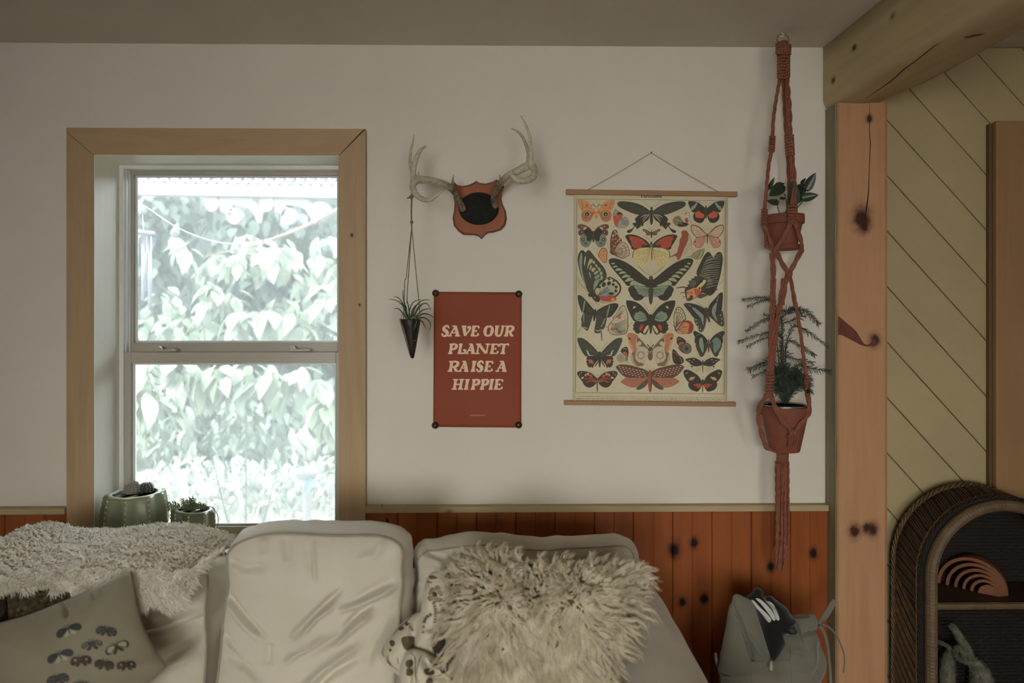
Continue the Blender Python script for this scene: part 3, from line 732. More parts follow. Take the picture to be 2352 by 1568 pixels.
for i in range(3): MB().box(-2.02+i*.75, -1.275+i*.75, -1.09, -.315, .332, .47).build('seat_cushion', M_LINEN, sofa, bevel=.04, seg=6, smooth=True)
for x in (-1.95, .36):
    for y in (-1.0, -.2): MB().box(x-.03, x+.03, y-.03, y+.03, 0, .06).build('foot', M_DARK, sofa)
# ---- three loose back cushions
c1 = cropf(0, 1160, 3.843); c2 = cropf(460, 1160, 3.843); c3 = cropf(840, 1190, 4.148); c4 = cropf(1100, 1150, 3.7517)
LW = [(c1([(1310, 1110), (1560, 1060), (1830, 975)]), 6, -.010), (c1([(1310, 1085), (1550, 1030), (1800, 950)]), 8, .008), (c1([(1480, 1310), (1640, 1240), (1800, 1160)]), 9, -.007),
      (c1([(1300, 930), (1500, 900), (1750, 880)]), 8, -.005), (c1([(1450, 1220), (1640, 1180), (1790, 1090)]), 9, .006), (c1([(1500, 1400), (1700, 1330), (1800, 1290)]), 8, .005)]
cushion('back_cushion', [(-130, 1300), (-60, 1290), (60, 1286), (200, 1284), (350, 1284), (430, 1286), (466, 1300), (478, 1335), (470, 1400), (474, 1480), (470, 1560), (464, 1640), (458, 1680), (300, 1692), (60, 1692), (-120, 1685), (-150, 1600), (-150, 1350)],
        (-.54, .70, .16), .15, .035, 'cream sofa back cushion at the left, under the sheepskin throw', wr=LW, side=.006, pipe=.0028, seed=2, p=4)
MW = [(c2(a), w_, h_) for a, w_, h_ in [
    ([(1750, 700), (1500, 810), (1240, 900)], 7, .010), ([(1720, 640), (1500, 740), (1330, 860)], 9, -.004), ([(1270, 720), (1100, 870), (930, 1040), (830, 1150)], 7, -.011),
    ([(1230, 850), (1060, 960), (930, 1110)], 6, .008), ([(1560, 850), (1420, 930), (1300, 1050)], 7, -.010), ([(1540, 930), (1380, 1040), (1210, 1200)], 7, .010),
    ([(1300, 1110), (1080, 1210), (820, 1330)], 9, -.007), ([(1150, 1130), (980, 1240), (780, 1340)], 8, .009), ([(250, 770), (420, 950), (600, 1130)], 5, -.007), ([(230, 830), (390, 1010), (560, 1160)], 6, .005),
    ([(210, 1110), (330, 1290), (560, 1530)], 6, -.009), ([(240, 1300), (400, 1410)], 7, -.006), ([(300, 1260), (430, 1360)], 7, .006), ([(1005, 300), (1025, 480), (1040, 650)], 4, .005), ([(960, 340), (985, 560)], 6, -.004),
    ([(250, 470), (420, 540), (600, 520)], 9, -.005), ([(1440, 1180), (1150, 1380), (900, 1600)], 9, .009), ([(1420, 1310), (1180, 1450), (1020, 1600)], 9, -.009), ([(640, 1180), (620, 1380)], 10, -.005),
    ([(570, 280), (590, 420)], 10, .005), ([(760, 270), (790, 480)], 9, -.004), ([(1640, 280), (1560, 420), (1380, 470)], 10, .004), ([(1700, 950), (1560, 1180), (1480, 1400)], 9, .004)]]
cushion('back_cushion', [(524, 1300), (524, 1272), (548, 1248), (600, 1230), (660, 1226), (760, 1231), (850, 1231), (890, 1236), (917, 1252), (923, 1275), (921, 1310), (923, 1340), (917, 1400), (914, 1470), (904, 1560), (900, 1670), (880, 1722), (700, 1732), (520, 1726), (494, 1690), (497, 1600), (508, 1500), (514, 1430), (523, 1370), (527, 1340)],
        (-.60, .72, .14), .145, .03, 'cream sofa back cushion in the middle with raised piping and diagonal creases', wr=MW, side=.022, pipe=.003, seed=11, lump=.005, p=4, rings=80, nang=320)
RW = [(c3(a), w_, h_) for a, w_, h_ in [([(550, 320), (650, 350), (800, 390)], 5, -.010), ([(560, 350), (700, 400), (830, 370)], 5, .008), ([(480, 440), (620, 420), (760, 450)], 7, -.004), ([(480, 600), (540, 590)], 5, -.004), ([(470, 690), (540, 700)], 5, -.004)]]
RW += [(c4(a), w_, h_) for a, w_, h_ in [([(620, 480), (760, 470), (1000, 460)], 6, .004), ([(1240, 480), (1330, 560)], 6, -.005)]]
cushion('back_cushion', [(962, 1320), (960, 1290), (972, 1272), (1010, 1264), (1060, 1256), (1095, 1252), (1140, 1254), (1180, 1260), (1240, 1264), (1262, 1264), (1300, 1260), (1370, 1257), (1420, 1254), (1446, 1262), (1458, 1290), (1466, 1340), (1470, 1420), (1465, 1560), (1460, 1640), (1300, 1676), (1100, 1678), (965, 1668), (950, 1590), (952, 1480), (958, 1400)],
        (-.50, .72, .14), .14, .035, 'cream sofa back cushion at the right, behind the shaggy pillow', wr=RW, side=.022, pipe=.0018, seed=23, lump=.006, p=4)
# ---- print cushion at the left with moths
cW = [(c1(a), w_, h_) for a, w_, h_ in [([(590, 850), (650, 920), (680, 1000)], 5, -.007), ([(620, 850), (670, 910)], 4, .006), ([(860, 770), (900, 860)], 5, -.004), ([(330, 940), (390, 1000)], 5, .004), ([(950, 700), (990, 760)], 5, .003)]]
pb, ob, bv = cushion('moth_cushion', [(296, 1316), (303, 1335), (312, 1375), (325, 1425), (342, 1465), (362, 1500), (381, 1526), (372, 1542), (330, 1580), (250, 1640), (160, 1700), (90, 1740), (60, 1735), (20, 1640), (-10, 1560), (-40, 1490), (-62, 1448), (0, 1429), (70, 1410), (120, 1390), (200, 1357), (260, 1328)],
        (-.74, .66, .45), 0, .055, 'grey-green linen cushion printed with dark moths at lower left', M=M_SAGE, wr=cW, p=2.2, back=.05, seed=31, lump=.004, rings=60, nang=260)
cm = cropf(0, 1340, 5.6)     # crop of the printed moths
M_MOTH = mat('slate_moth_ink', '3b3c3d', .8, .2, 50); M_MOTHB = mat('brown_moth_ink', '453a2c', .8, .25, 50); M_PALE = mat('pale_print', 'a9a48c', .8, .1, 50)
def ell(cx, cy, a, b, rot, n=12):
    r = R(rot); return [(cx+a*math.cos(t)*math.cos(r)-b*math.sin(t)*math.sin(r), cy+a*math.cos(t)*math.sin(r)+b*math.sin(t)*math.cos(r)) for t in [2*math.pi*i/n for i in range(n)]]
def moth(cx, cy, rot, kind, s=1.0, M=None):
    "cx, cy in the crop; wings as printed: two fore wings, two hind wings, body and feelers"
    M = M or M_MOTH; mats_ = [M, M_PALE, M_INKD, M_MOTHB]; g = MB()
    def T_(L): 
        r = R(rot); return cm([(cx+s*(x*math.cos(r)-y*math.sin(r)), cy+s*(x*math.sin(r)+y*math.cos(r))) for x, y in L])
    wide = {'grey': (1, 1), 'spot': (.85, 1.1), 'bars': (.8, .8), 'pale': (.95, 1), 'eye': (.8, 1.05), 'dark': (.75, 1)}[kind]
    for sd in (-1, 1):
        L = [(sd*8, -30), (sd*60, -48), (sd*130, -40), (sd*172, 0), (sd*165, 45), (sd*125, 62), (sd*70, 35), (sd*20, 0)]
        g.cur = 0
        decal(g, bv, T_([(x*wide[0], y*wide[1]) for x, y in L]), .0010, 3)
        g.cur = 1 if kind in ('grey',) else 3 if kind in ('eye', 'pale', 'spot') else 0
        decal(g, bv, T_([(sd*8, 0), (sd*45, 30), (sd*78, 66), (sd*52, 84), (sd*20, 62)]), .0008, 3)
        g.cur = 1
        if kind == 'spot':
            rr = random.Random(5)
            for i in range(16): decal(g, bv, T_(ell(sd*rr.uniform(45, 125), rr.uniform(-30, 40), 4, 3, 0, 6)), .0016, 0)
        if kind == 'pale':
            decal(g, bv, T_([(sd*22, -18), (sd*60, -32), (sd*110, -28), (sd*135, 2), (sd*126, 32), (sd*100, 42), (sd*60, 22)]), .0014, 3)
            g.cur = 0; rr = random.Random(8)
            for i in range(22): decal(g, bv, T_(ell(sd*rr.uniform(50, 120), rr.uniform(-22, 30), 5, 2.2, rr.uniform(0, 180), 6)), .0020, 0)
        if kind == 'bars':
            for q in (50, 80, 105): dline(g, bv, T_([(sd*q, -36), (sd*(q+12), 0), (sd*(q+2), 38)]), 1.1, .0016)
        if kind == 'eye':
            decal(g, bv, T_(ell(sd*72, -2, 15, 17, 0)), .0014, 0); g.cur = 0; decal(g, bv, T_(ell(sd*72, -2, 7, 9, 0, 8)), .0020, 0)
    g.cur = 2; decal(g, bv, T_(ell(0, 10, 9, 42, 0)), .0016, 0)
    for sd in (-1, 1): dline(g, bv, T_([(0, -30), (sd*14, -52), (sd*40, -70)]), 1.2, .0014)
    if g.v: g.build('printed_moth', mats_, pb, kind=None)
for a in ((880, 590, -22, 'grey', 1), (1370, 600, 8, 'spot', .92), (1180, 770, -10, 'bars', 1.0), (1500, 810, -24, 'pale', 1), (770, 920, -20, 'grey', 1.02, ), (1040, 980, -6, 'eye', 1), (1345, 1030, 8, 'dark', 1), (1625, 1040, -4, 'eye', .92), (740, 1220, -14, 'spot', 1), (1040, 1290, -5, 'bars', .9)):
    moth(*a[:5], M=M_MOTHB if a[3] in ('eye', 'dark') else None)
# ---- tapestry cushions behind it
def tapestry():
    n = NT('tapestry'); v = n.pos((1, 1, 1))
    vo = n.new('ShaderNodeTexVoronoi'); vo.inputs['Scale'].default_value = 70; n.link(v, vo.inputs['Vector'])
    f = n.noise(v, 90, 4, .7); o = n.ramp(f, [(.35, lin('1f1c12')), (.55, lin('4a3f28')), (.7, lin('5d4428'))])
    n.col(n.mix(n.ramp(vo.outputs['Distance'], [(.2, G(.8)), (.35, G(0))]), o, lin('7a5a38'))); n.b.inputs['Roughness'].default_value = .95
    n.bump(f, .5, .004); return n.m
M_TAP = tapestry()
pt_, ot, bt = cushion('tapestry_cushion', [(24, 1354), (60, 1351), (120, 1347), (180, 1348), (215, 1353), (232, 1380), (240, 1430), (236, 1500), (120, 1530), (40, 1520), (26, 1460), (20, 1400)], (-.62, .72, .2), 0, .04,
        'dark tapestry cushion with patterned bands peeking over the moth cushion', M=M_TAP, p=2.4, rings=30, nang=140, seed=41)
M_BAND = mat('tapestry_band', '7d7250', .9, .3, 120); g = MB()
for yy in (1357, 1368): dline(g, bt, [(30, yy+1), (90, yy-3), (150, yy-4), (200, yy-1)], 1.6, .002, taper=False)
for i in range(22): dline(g, bt, [(34+i*8, 1366), (38+i*8, 1358), (42+i*8, 1366)], 1.2, .002, 2, False)
g.build('woven_band', M_BAND, pt_)
cushion('tapestry_cushion', [(-60, 1352), (-10, 1353), (12, 1358), (17, 1390), (22, 1430), (18, 1500), (-40, 1510), (-70, 1440)], (-.60, .72, .2), 0, .035,
        'edge of a dark patterned cushion at the far left frame edge', M=M_TAP, p=2.4, rings=20, nang=90, seed=43)
# ---- floral cushions
fl = c3([(640, 510), (760, 497), (860, 530), (915, 600), (905, 690), (860, 830), (835, 980), (830, 1120), (800, 1300), (740, 1360), (640, 1310), (530, 1270), (455, 1245), (470, 1130), (500, 1000), (530, 850), (545, 700), (575, 580)])
pf, of_, bf = cushion('floral_cushion', fl, (-.67, .66, .12), 0, .045, 'ivory cushion printed with brown flowers and leaves, standing beside the shaggy pillow', M=M_FLORAL, p=2.6, back=.04, rings=44, nang=180, seed=51, lump=.003)
cf = cropf(860, 1300, 5.85)
def leafl(p0, p1, wd):
    (x0, y0), (x1, y1) = p0, p1; dx, dy = x1-x0, y1-y0; l = math.hypot(dx, dy); nx, ny = -dy/l*wd, dx/l*wd
    return [(x0, y0), (x0+dx*.35+nx, y0+dy*.35+ny), (x0+dx*.7+nx*.7, y0+dy*.7+ny*.7), (x1, y1), (x0+dx*.7-nx*.7, y0+dy*.7-ny*.7), (x0+dx*.35-nx, y0+dy*.35-ny)]
def sprig(g, bvh, pts, n, ln, conv, w=1.0):
    dline(g, bvh, conv(pts), w*.9, .0014)
    c = catmull([(x, y, 0) for x, y in pts], 6)
    for i in range(n):
        q = c[int((i+.5)/n*(len(c)-2))]; t = (c[min(len(c)-1, int((i+.5)/n*(len(c)-2))+1)]-q).normalized()
        for sd in (-1, 1):
            a = math.atan2(t.y, t.x)+sd*.8; e = (q.x+ln*math.cos(a), q.y+ln*math.sin(a)); decal(g, bvh, conv(leafl((q.x, q.y), e, ln*.22)), .0016, 2)
g = MB()
sprig(g, bf, [(790, 470), (815, 560), (820, 660), (810, 770)], 9, 36, cf); sprig(g, bf, [(870, 450), (900, 540), (940, 620), (950, 690)], 6, 34, cf)
sprig(g, bf, [(860, 420), (930, 470), (1000, 510), (1045, 510)], 7, 26, cf); sprig(g, bf, [(770, 640), (710, 680), (670, 740), (650, 930)], 10, 34, cf)
dline(g, bf, cf([(760, 100), (710, 160), (660, 290), (670, 400), (705, 465)]), 1.6); dline(g, bf, cf([(720, 170), (725, 250), (750, 330)]), 1.4); dline(g, bf, cf([(700, 200), (690, 280), (700, 330)]), 1.2)
decal(g, bf, cf([(735, 130), (790, 125), (850, 155), (800, 170), (745, 170)]), .0014); decal(g, bf, cf([(705, 190), (740, 205), (785, 220), (720, 222)]), .0014)
dline(g, bf, cf([(985, 110), (940, 160), (930, 215)]), 1.8); dline(g, bf, cf([(950, 85), (1010, 100), (1060, 130)]), 1.8); dline(g, bf, cf([(1030, 250), (995, 310), (1020, 390)]), 1.8)
dline(g, bf, cf([(765, 955), (770, 1050), (790, 1160)]), 1.2)
g.build('brown_sprigs', M_INK, pf)
g = MB()
for L in ([(725, 355), (760, 290), (800, 285), (815, 330), (780, 370), (740, 390)], [(815, 270), (850, 255), (885, 280), (885, 320), (850, 345), (815, 320)], [(880, 320), (915, 340), (920, 390), (880, 400), (850, 360)], [(710, 420), (750, 390), (800, 400), (790, 450), (740, 470)], [(800, 410), (850, 400), (860, 460), (830, 490), (800, 470)]):
    decal(g, bf, cf(L), .0011)
g.build('flower_petals', M_INKL, pf)
g = MB(); decal(g, bf, cf([(790, 350), (825, 345), (845, 385), (810, 410), (780, 390)]), .0018); g.build('flower_centre', M_INKD, pf)
g = MB(); decal(g, bf, cf([(985, 190), (1010, 140), (1070, 135), (1130, 170), (1160, 215), (1140, 280), (1090, 300), (1030, 255)]), .0014); g.build('round_flower', M_INKD, pf)
g = MB(); decal(g, bf, cf([(830, 830), (880, 870), (930, 930), (955, 1010), (960, 1100), (930, 1180), (900, 1270), (820, 1200), (780, 1080), (780, 960), (800, 880)]), .0014); g.build('dark_leaf', M_INKD, pf)
g = MB(); decal(g, bf, cf([(1050, 640), (1075, 650), (1060, 700), (1035, 690)]), .0014)
if g.v: g.build('dark_leaf', M_INKD, pf)
kb = c3([(520, 885), (430, 930), (330, 1010), (235, 1120), (160, 1225), (140, 1300), (170, 1380), (240, 1440), (340, 1500), (430, 1420), (470, 1300), (500, 1150), (540, 1000), (545, 920)])
pk, ok_, bk = cushion('knotted_cushion', kb, (-.655, .62, .1), 0, .05, 'crumpled brown floral cushion wedged below the upright floral cushion', M=M_FLORAL, p=2.4, back=.03, rings=40, nang=150, seed=61, lump=.007,
    wr=[(c3([(170, 1250), (230, 1400), (330, 1480)]), 4, -.006), (c3([(200, 1200), (260, 1360)]), 4, .005), (c3([(440, 940), (470, 1100)]), 5, -.005)])
g = MB()
decal(g, bk, cf([(360, 975), (420, 940), (500, 940), (540, 955), (530, 1060), (500, 1110), (440, 1130), (390, 1090)]), .0015)
for L in ([(500, 660), (550, 630), (590, 650), (580, 700), (530, 700)], [(410, 760), (440, 740), (450, 790), (420, 800)], [(200, 1020), (230, 990), (270, 1010), (270, 1060), (230, 1080)], [(190, 1120), (215, 1105), (235, 1130), (210, 1150)], [(320, 830), (360, 800), (400, 830), (370, 860), (330, 860)]): decal(g, bk, cf(L), .0015)
for L in ([(500, 665), (420, 750), (320, 840), (250, 930)], [(190, 1180), (180, 1250), (230, 1330)], [(130, 1080), (110, 1160), (170, 1280), (320, 1400)], [(620, 460), (610, 560), (590, 650)], [(310, 1220), (320, 1320)], [(150, 1020), (120, 1150)]): dline(g, bk, cf(L), 2.0)
sprig(g, bk, [(450, 760), (490, 830), (520, 870)], 4, 30, cf)
g.build('brown_print', M_INK, pk)
kc = c3([(400, 1262), (450, 1238), (560, 1262), (660, 1320), (760, 1360), (850, 1430), (905, 1500), (900, 1620), (780, 1740), (600, 1750), (440, 1700), (350, 1600), (325, 1480), (345, 1370)])
_, oc, bc_ = cushion('x', kc, (-.72, .58, .1), 0, .05, '', M=M_FLORAL, p=2.2, back=.03, rings=40, nang=150, seed=71, lump=.010, lfreq=9, parent=pk, part='folded_corner',
    wr=[(c3([(460, 1260), (480, 1400), (470, 1560)]), 5, -.009), (c3([(560, 1290), (640, 1420), (820, 1480)]), 6, -.007), (c3([(640, 1330), (760, 1400), (870, 1500)]), 6, .007)])
g = MB()
for L in ([(420, 1290), (460, 1255), (510, 1270), (520, 1320), (480, 1360), (430, 1350)], [(440, 1370), (490, 1380), (520, 1420), (490, 1470), (430, 1460)], [(660, 1400), (720, 1370), (800, 1400), (800, 1450), (700, 1460)], [(890, 1390), (950, 1380), (950, 1430), (900, 1440)], [(1030, 1480), (1100, 1500), (1130, 1560), (1050, 1560)], [(700, 1520), (760, 1500), (790, 1560), (700, 1580)]): decal(g, bc_, cf(L), .0018)
for L in ([(480, 1150), (540, 1220), (550, 1350), (550, 1480), (600, 1560)], [(630, 1200), (590, 1300), (570, 1440)], [(760, 1280), (840, 1330), (880, 1290)], [(540, 1130), (660, 1150), (800, 1210), (900, 1270)], [(720, 1250), (780, 1300), (860, 1320)], [(480, 1330), (470, 1400)]): dline(g, bc_, cf(L), 2.4)
g.build('brown_print', M_INK, pk)

# ---- fleece
def tufts(n, place, segs=4, sides=3):
    "n wool locks as tapered curling tubes; place(rng) -> base, direction, length, radius, curl"
    rg = random.Random(9); m = MB(); vs, fs = [], []
    ca = [(math.cos(2*math.pi*k/sides), math.sin(2*math.pi*k/sides)) for k in range(sides)]
    for i in range(n):
        r_ = place(rg)
        if r_ is None: continue
        b, d, L, rad, curl = r_
        d = d.normalized(); u = d.orthogonal().normalized(); v = d.cross(u); ph = rg.uniform(0, 6.28); fr = rg.uniform(.7, 1.3)
        b0 = len(vs); g = Vector((0, 0, -1))
        for s_ in range(segs+1):
            t = s_/segs; q = b+d*L*t+g*L*.25*t*t+(u*math.sin(ph+t*5*fr)+v*math.cos(ph+t*5*fr))*curl*t
            w_ = rad*(1-t)**.6*(.7+.3*math.sin(math.pi*min(1, t*2))) if s_ < segs else rad*.08
            for (c_, s2) in ca: vs.append(q+u*(c_*w_)+v*(s2*w_))
        for s_ in range(segs):
            for k in range(sides):
                k2 = (k+1) % sides; fs.append((b0+s_*sides+k, b0+s_*sides+k2, b0+(s_+1)*sides+k2, b0+(s_+1)*sides+k))
    m.add(vs, fs); return m
def wool(name, hexc, hex2, scale=7):
    n = NT(name); f = n.noise(n.pos(), scale, 4, .6); f2 = n.noise(n.pos(), 300, 2)
    n.col(n.mix(.3, n.ramp(f, [(.3, lin(hex2)), (.65, lin(hexc))]), n.ramp(f2, [(.3, lin(hex2)), (.7, lin(hexc))])))
    n.b.inputs['Roughness'].default_value = .8; n.b.inputs['Specular IOR Level'].default_value = .15
    t = n.new('ShaderNodeBsdfTranslucent'); t.inputs[0].default_value = lin(hexc); x = n.new('ShaderNodeMixShader'); x.inputs[0].default_value = .25
    n.link(n.b.outputs[0], x.inputs[1]); n.link(t.outputs[0], x.inputs[2]); n.link(x.outputs[0], n.out.inputs[0]); return n.m
M_WOOL = wool('cream_wool', 'e9dfc8', 'b3a482', 22); M_HIDE = wool('lock_gap_shade', '6f6049', '5b4e3a'); M_HIDE2 = wool('curl_gap_shade', 'd2c5aa', 'bcae93')  # both hides darkened: shadow between locks and curls is put into their colour
M_FLEECE = wool('curly_fleece', 'fdfaf0', 'f2ead9')
op = [(1052, 1300), (1070, 1282), (1120, 1276), (1180, 1290), (1250, 1298), (1320, 1300), (1390, 1296), (1440, 1302), (1462, 1325), (1455, 1380), (1425, 1440), (1405, 1490), (1400, 1560), (1395, 1660), (1330, 1700), (1180, 1710), (1080, 1690), (1045, 1620), (1035, 1540), (1046, 1460), (1050, 1380)]
pw, ow, bw = cushion('shaggy_pillow', op, (-.72, .66, .16), 0, .075, 'shaggy long-haired cream sheepskin pillow against the right back cushion', cat='pillow', M=M_HIDE, p=2.4, back=.04, rings=40, nang=160, seed=81, lump=.012, part='hide')
ctrs = [(1150, 1388), (1316, 1386), (1235, 1372)]
def locks(n, per, rad0, seg=7, sides=4):
    "wool locks: each a bundle of fibres that start apart and close towards a common tip"
    rg = random.Random(21); m = MB(); vs, fs = [], []
    ca = [(math.cos(2*math.pi*k/sides), math.sin(2*math.pi*k/sides)) for k in range(sides)]
    for _ in range(n):
        px, py = rg.uniform(1040, 1475), rg.uniform(1275, 1640); h = cast(bw, px, py, 0)
        if h is None: continue
        c0 = min(ctrs, key=lambda c: (c[0]-px)**2+(c[1]-py)**2); dx, dy = px-c0[0], py-c0[1]; l = math.hypot(dx, dy)+1e-3; k = min(1, l/60)
        d = Vector((dx/l, 0, -dy/l))*(.25+.75*k)+Vector((rg.gauss(0, .30), 0, rg.gauss(0, .30)))
        if dy > 0: d += Vector((rg.gauss(-.05, .25), 0, -.25))
        d = d.normalized()+Vector((0, -.30-.35*(1-k)+.22*rg.random(), 0))
        d.normalize(); u = d.orthogonal().normalized(); v = d.cross(u); L = rg.uniform(.036, .074)*(.8 if dy < 0 else 1)*(.6+.4*k)
        ph, fr, cu = rg.uniform(0, 6.28), rg.uniform(.8, 1.6), rg.uniform(.004, .011)
        for q_ in range(per):
            o = Vector((rg.gauss(0, .0034), 0, rg.gauss(0, .0034))); p2 = ph+rg.gauss(0, .25); b0 = len(vs); r0 = rad0*rg.uniform(.6, 1.3); L2 = L*rg.uniform(.85, 1.1)
            for s_ in range(seg+1):
                t = s_/seg; c = h+o*(1-.8*t)+d*L2*t+Vector((0, -.3, -1))*(L*.16*t*t)+(u*math.sin(p2+t*5.5*fr)+v*math.cos(p2+t*5.5*fr))*cu*t
                w_ = r0*(1-t)**.5*(.75+.25*math.sin(math.pi*min(1, t*2))) if s_ < seg else r0*.1
                for (c_, s2) in ca: vs.append(c+u*(c_*w_)+v*(s2*w_))
            for s_ in range(seg):
                for kk in range(sides): k2 = (kk+1) % sides; fs.append((b0+s_*sides+kk, b0+s_*sides+k2, b0+(s_+1)*sides+k2, b0+(s_+1)*sides+kk))
    m.add(vs, fs); return m
locks(1900, 7, .0022).build('long_wool', M_WOOL, pw, smooth=True, kind='stuff')
# short curly sheepskin over the left cushion
low = [(-140, 1345), (0, 1347), (100, 1345), (200, 1348), (260, 1362), (312, 1384), (370, 1392), (410, 1385), (440, 1350), (455, 1315), (480, 1290), (505, 1262), (518, 1245)]
topl = [(-140, 1285), (-60, 1262), (0, 1237), (40, 1208), (60, 1198), (90, 1200), (115, 1207), (170, 1207), (260, 1208), (330, 1204), (400, 1201), (440, 1203), (470, 1210), (495, 1222), (512, 1240)]
path = [(0, -.245, -.06), (.16, -.30, -.012), (.30, -.37, .004), (.45, -.48, .004), (.58, -.60, -.016)]
def skin(u, v):
    px = -110+u*622; top = interp(topl, px); lo = interp(low, px)
    yk = -.40; zt = Z(top+27, yk, px)
    fold = .010*math.sin(px/46+v*2)+.012*noise.noise(Vector((px/70, v*3, 5)))
    if v < .58:
        y = interp([(a, b) for a, b, c in path], v); z = zt+interp([(a, c) for a, b, c in path], v); x = P(px, top, yk).x
        b = Vector((x, y, z+fold*.6))
    else:
        t = (v-.58)/.42; yy = -.60-.028*math.sin(min(1, t*1.2)*1.57)
        p0 = Vector((P(px, top, yk).x, -.60, zt-.016+fold*.6)); p1 = P(px, lo, -.62)
        b = p0.lerp(p1, t); b.y = yy-fold*.8*(1-t)
    return b
m = MB(); m.grid(lambda u, v: tuple(skin(u, v)), 110, 60)
sk = thing('sheepskin_throw', 'curly off-white sheepskin draped over the left back cushion and sofa back', 'sheepskin', tuple(skin(.5, .4)))
m.build('hide', M_HIDE2, sk, smooth=True, solid=.006)
def place_short(rg):
    u, v = rg.random(), rg.random()**.9; b = skin(u, v); e = .01
    du = skin(min(1, u+e), v)-skin(max(0, u-e), v); dv = skin(u, min(1, v+e))-skin(u, max(0, v-e)); n_ = du.cross(dv)
    if n_.length < 1e-9: return None
    n_.normalize()
    if n_.y > 0 and v > .5: n_ = -n_
    if n_.z < 0 and v <= .5: n_ = -n_
    t = dv.normalized()
    cl = noise.noise_vector(b*38)*1.1
    d = n_*(.55)+t*(.35+.4*v)+cl+Vector((rg.gauss(0, .25), rg.gauss(0, .25), rg.gauss(0, .25)))
    return b+n_*.002, d, rg.uniform(.010, .019)*(1+.6*max(0, v-.75)*3), rg.uniform(.0022, .0042), rg.uniform(.001, .004)
tufts(21000, place_short, 4, 4).build('curls', M_FLEECE, sk, smooth=True, kind='stuff')
# ================================================================ things on the wall
def dsp(h, k=.5):
    "albedo whose lit appearance on this wall is about h"
    c = [min(1, v/k) for v in lin(h)[:3]]; o = ''
    for v in c:
        s = 12.92*v if v <= .0031308 else 1.055*v**(1/2.4)-.055; o += '%02x' % int(round(min(1, s)*255))
    return o
PM = {}
def ink(h, rough=.7):
    if h not in PM: PM[h] = mat('print_'+h, dsp(h), rough, .10, 160)
    return PM[h]
def ribbon(pts, ws, k=5):
    "outline polygon of a stroke with varying half widths"
    c = catmull([(x, y, 0) for x, y in pts], k) if len(pts) > 2 else [Vector((*p, 0)) for p in pts]; n = len(c)
    ws = ws if isinstance(ws, (list, tuple)) else [ws]
    L_, R_ = [], []
    for i, p in enumerate(c):
        t = (c[min(i+1, n-1)]-c[max(i-1, 0)]); t = t.normalized() if t.length else Vector((1, 0, 0)); nn = Vector((-t.y, t.x, 0))
        w_ = ws[0] if len(ws) == 1 else interp([(j/(len(ws)-1), v) for j, v in enumerate(ws)], i/(n-1)); L_.append(p+nn*w_); R_.append(p-nn*w_)
    return [(q.x, q.y) for q in L_], [(q.x, q.y) for q in R_]
class Flat:
    "print laid on the plane Y=y; later layers lie a hair nearer the viewer"
    def __init__(s, y, step=.00012): s.m = MB(); s.y = y; s.k = 0; s.step = step; s.mats = []; s.lay = {}
    def use(s, M):
        if M not in s.mats: s.mats.append(M)
        s.m.cur = s.mats.index(M); return s
    def poly(s, pts, smooth=4, raise_=True):
        if raise_: s.k += 1
        c = [(q.x, q.y) for q in catmull([(x, y, 0) for x, y in pts], smooth, True)] if smooth else pts
        s.m.add([P(x, y, s.y-s.k*s.step) for x, y in c], [tuple(range(len(c)))]); return s
    def line(s, pts, ws, raise_=True, k=5):
        if raise_: s.k += 1
        a, b = ribbon(pts, ws, k); n = len(a)
        s.m.add([P(x, y, s.y-s.k*s.step) for x, y in a+b], [(i, i+1, n+i+1, n+i) for i in range(n-1)]); return s
    def build(s, name, parent, **k): return s.m.build(name, s.mats, parent, **k)
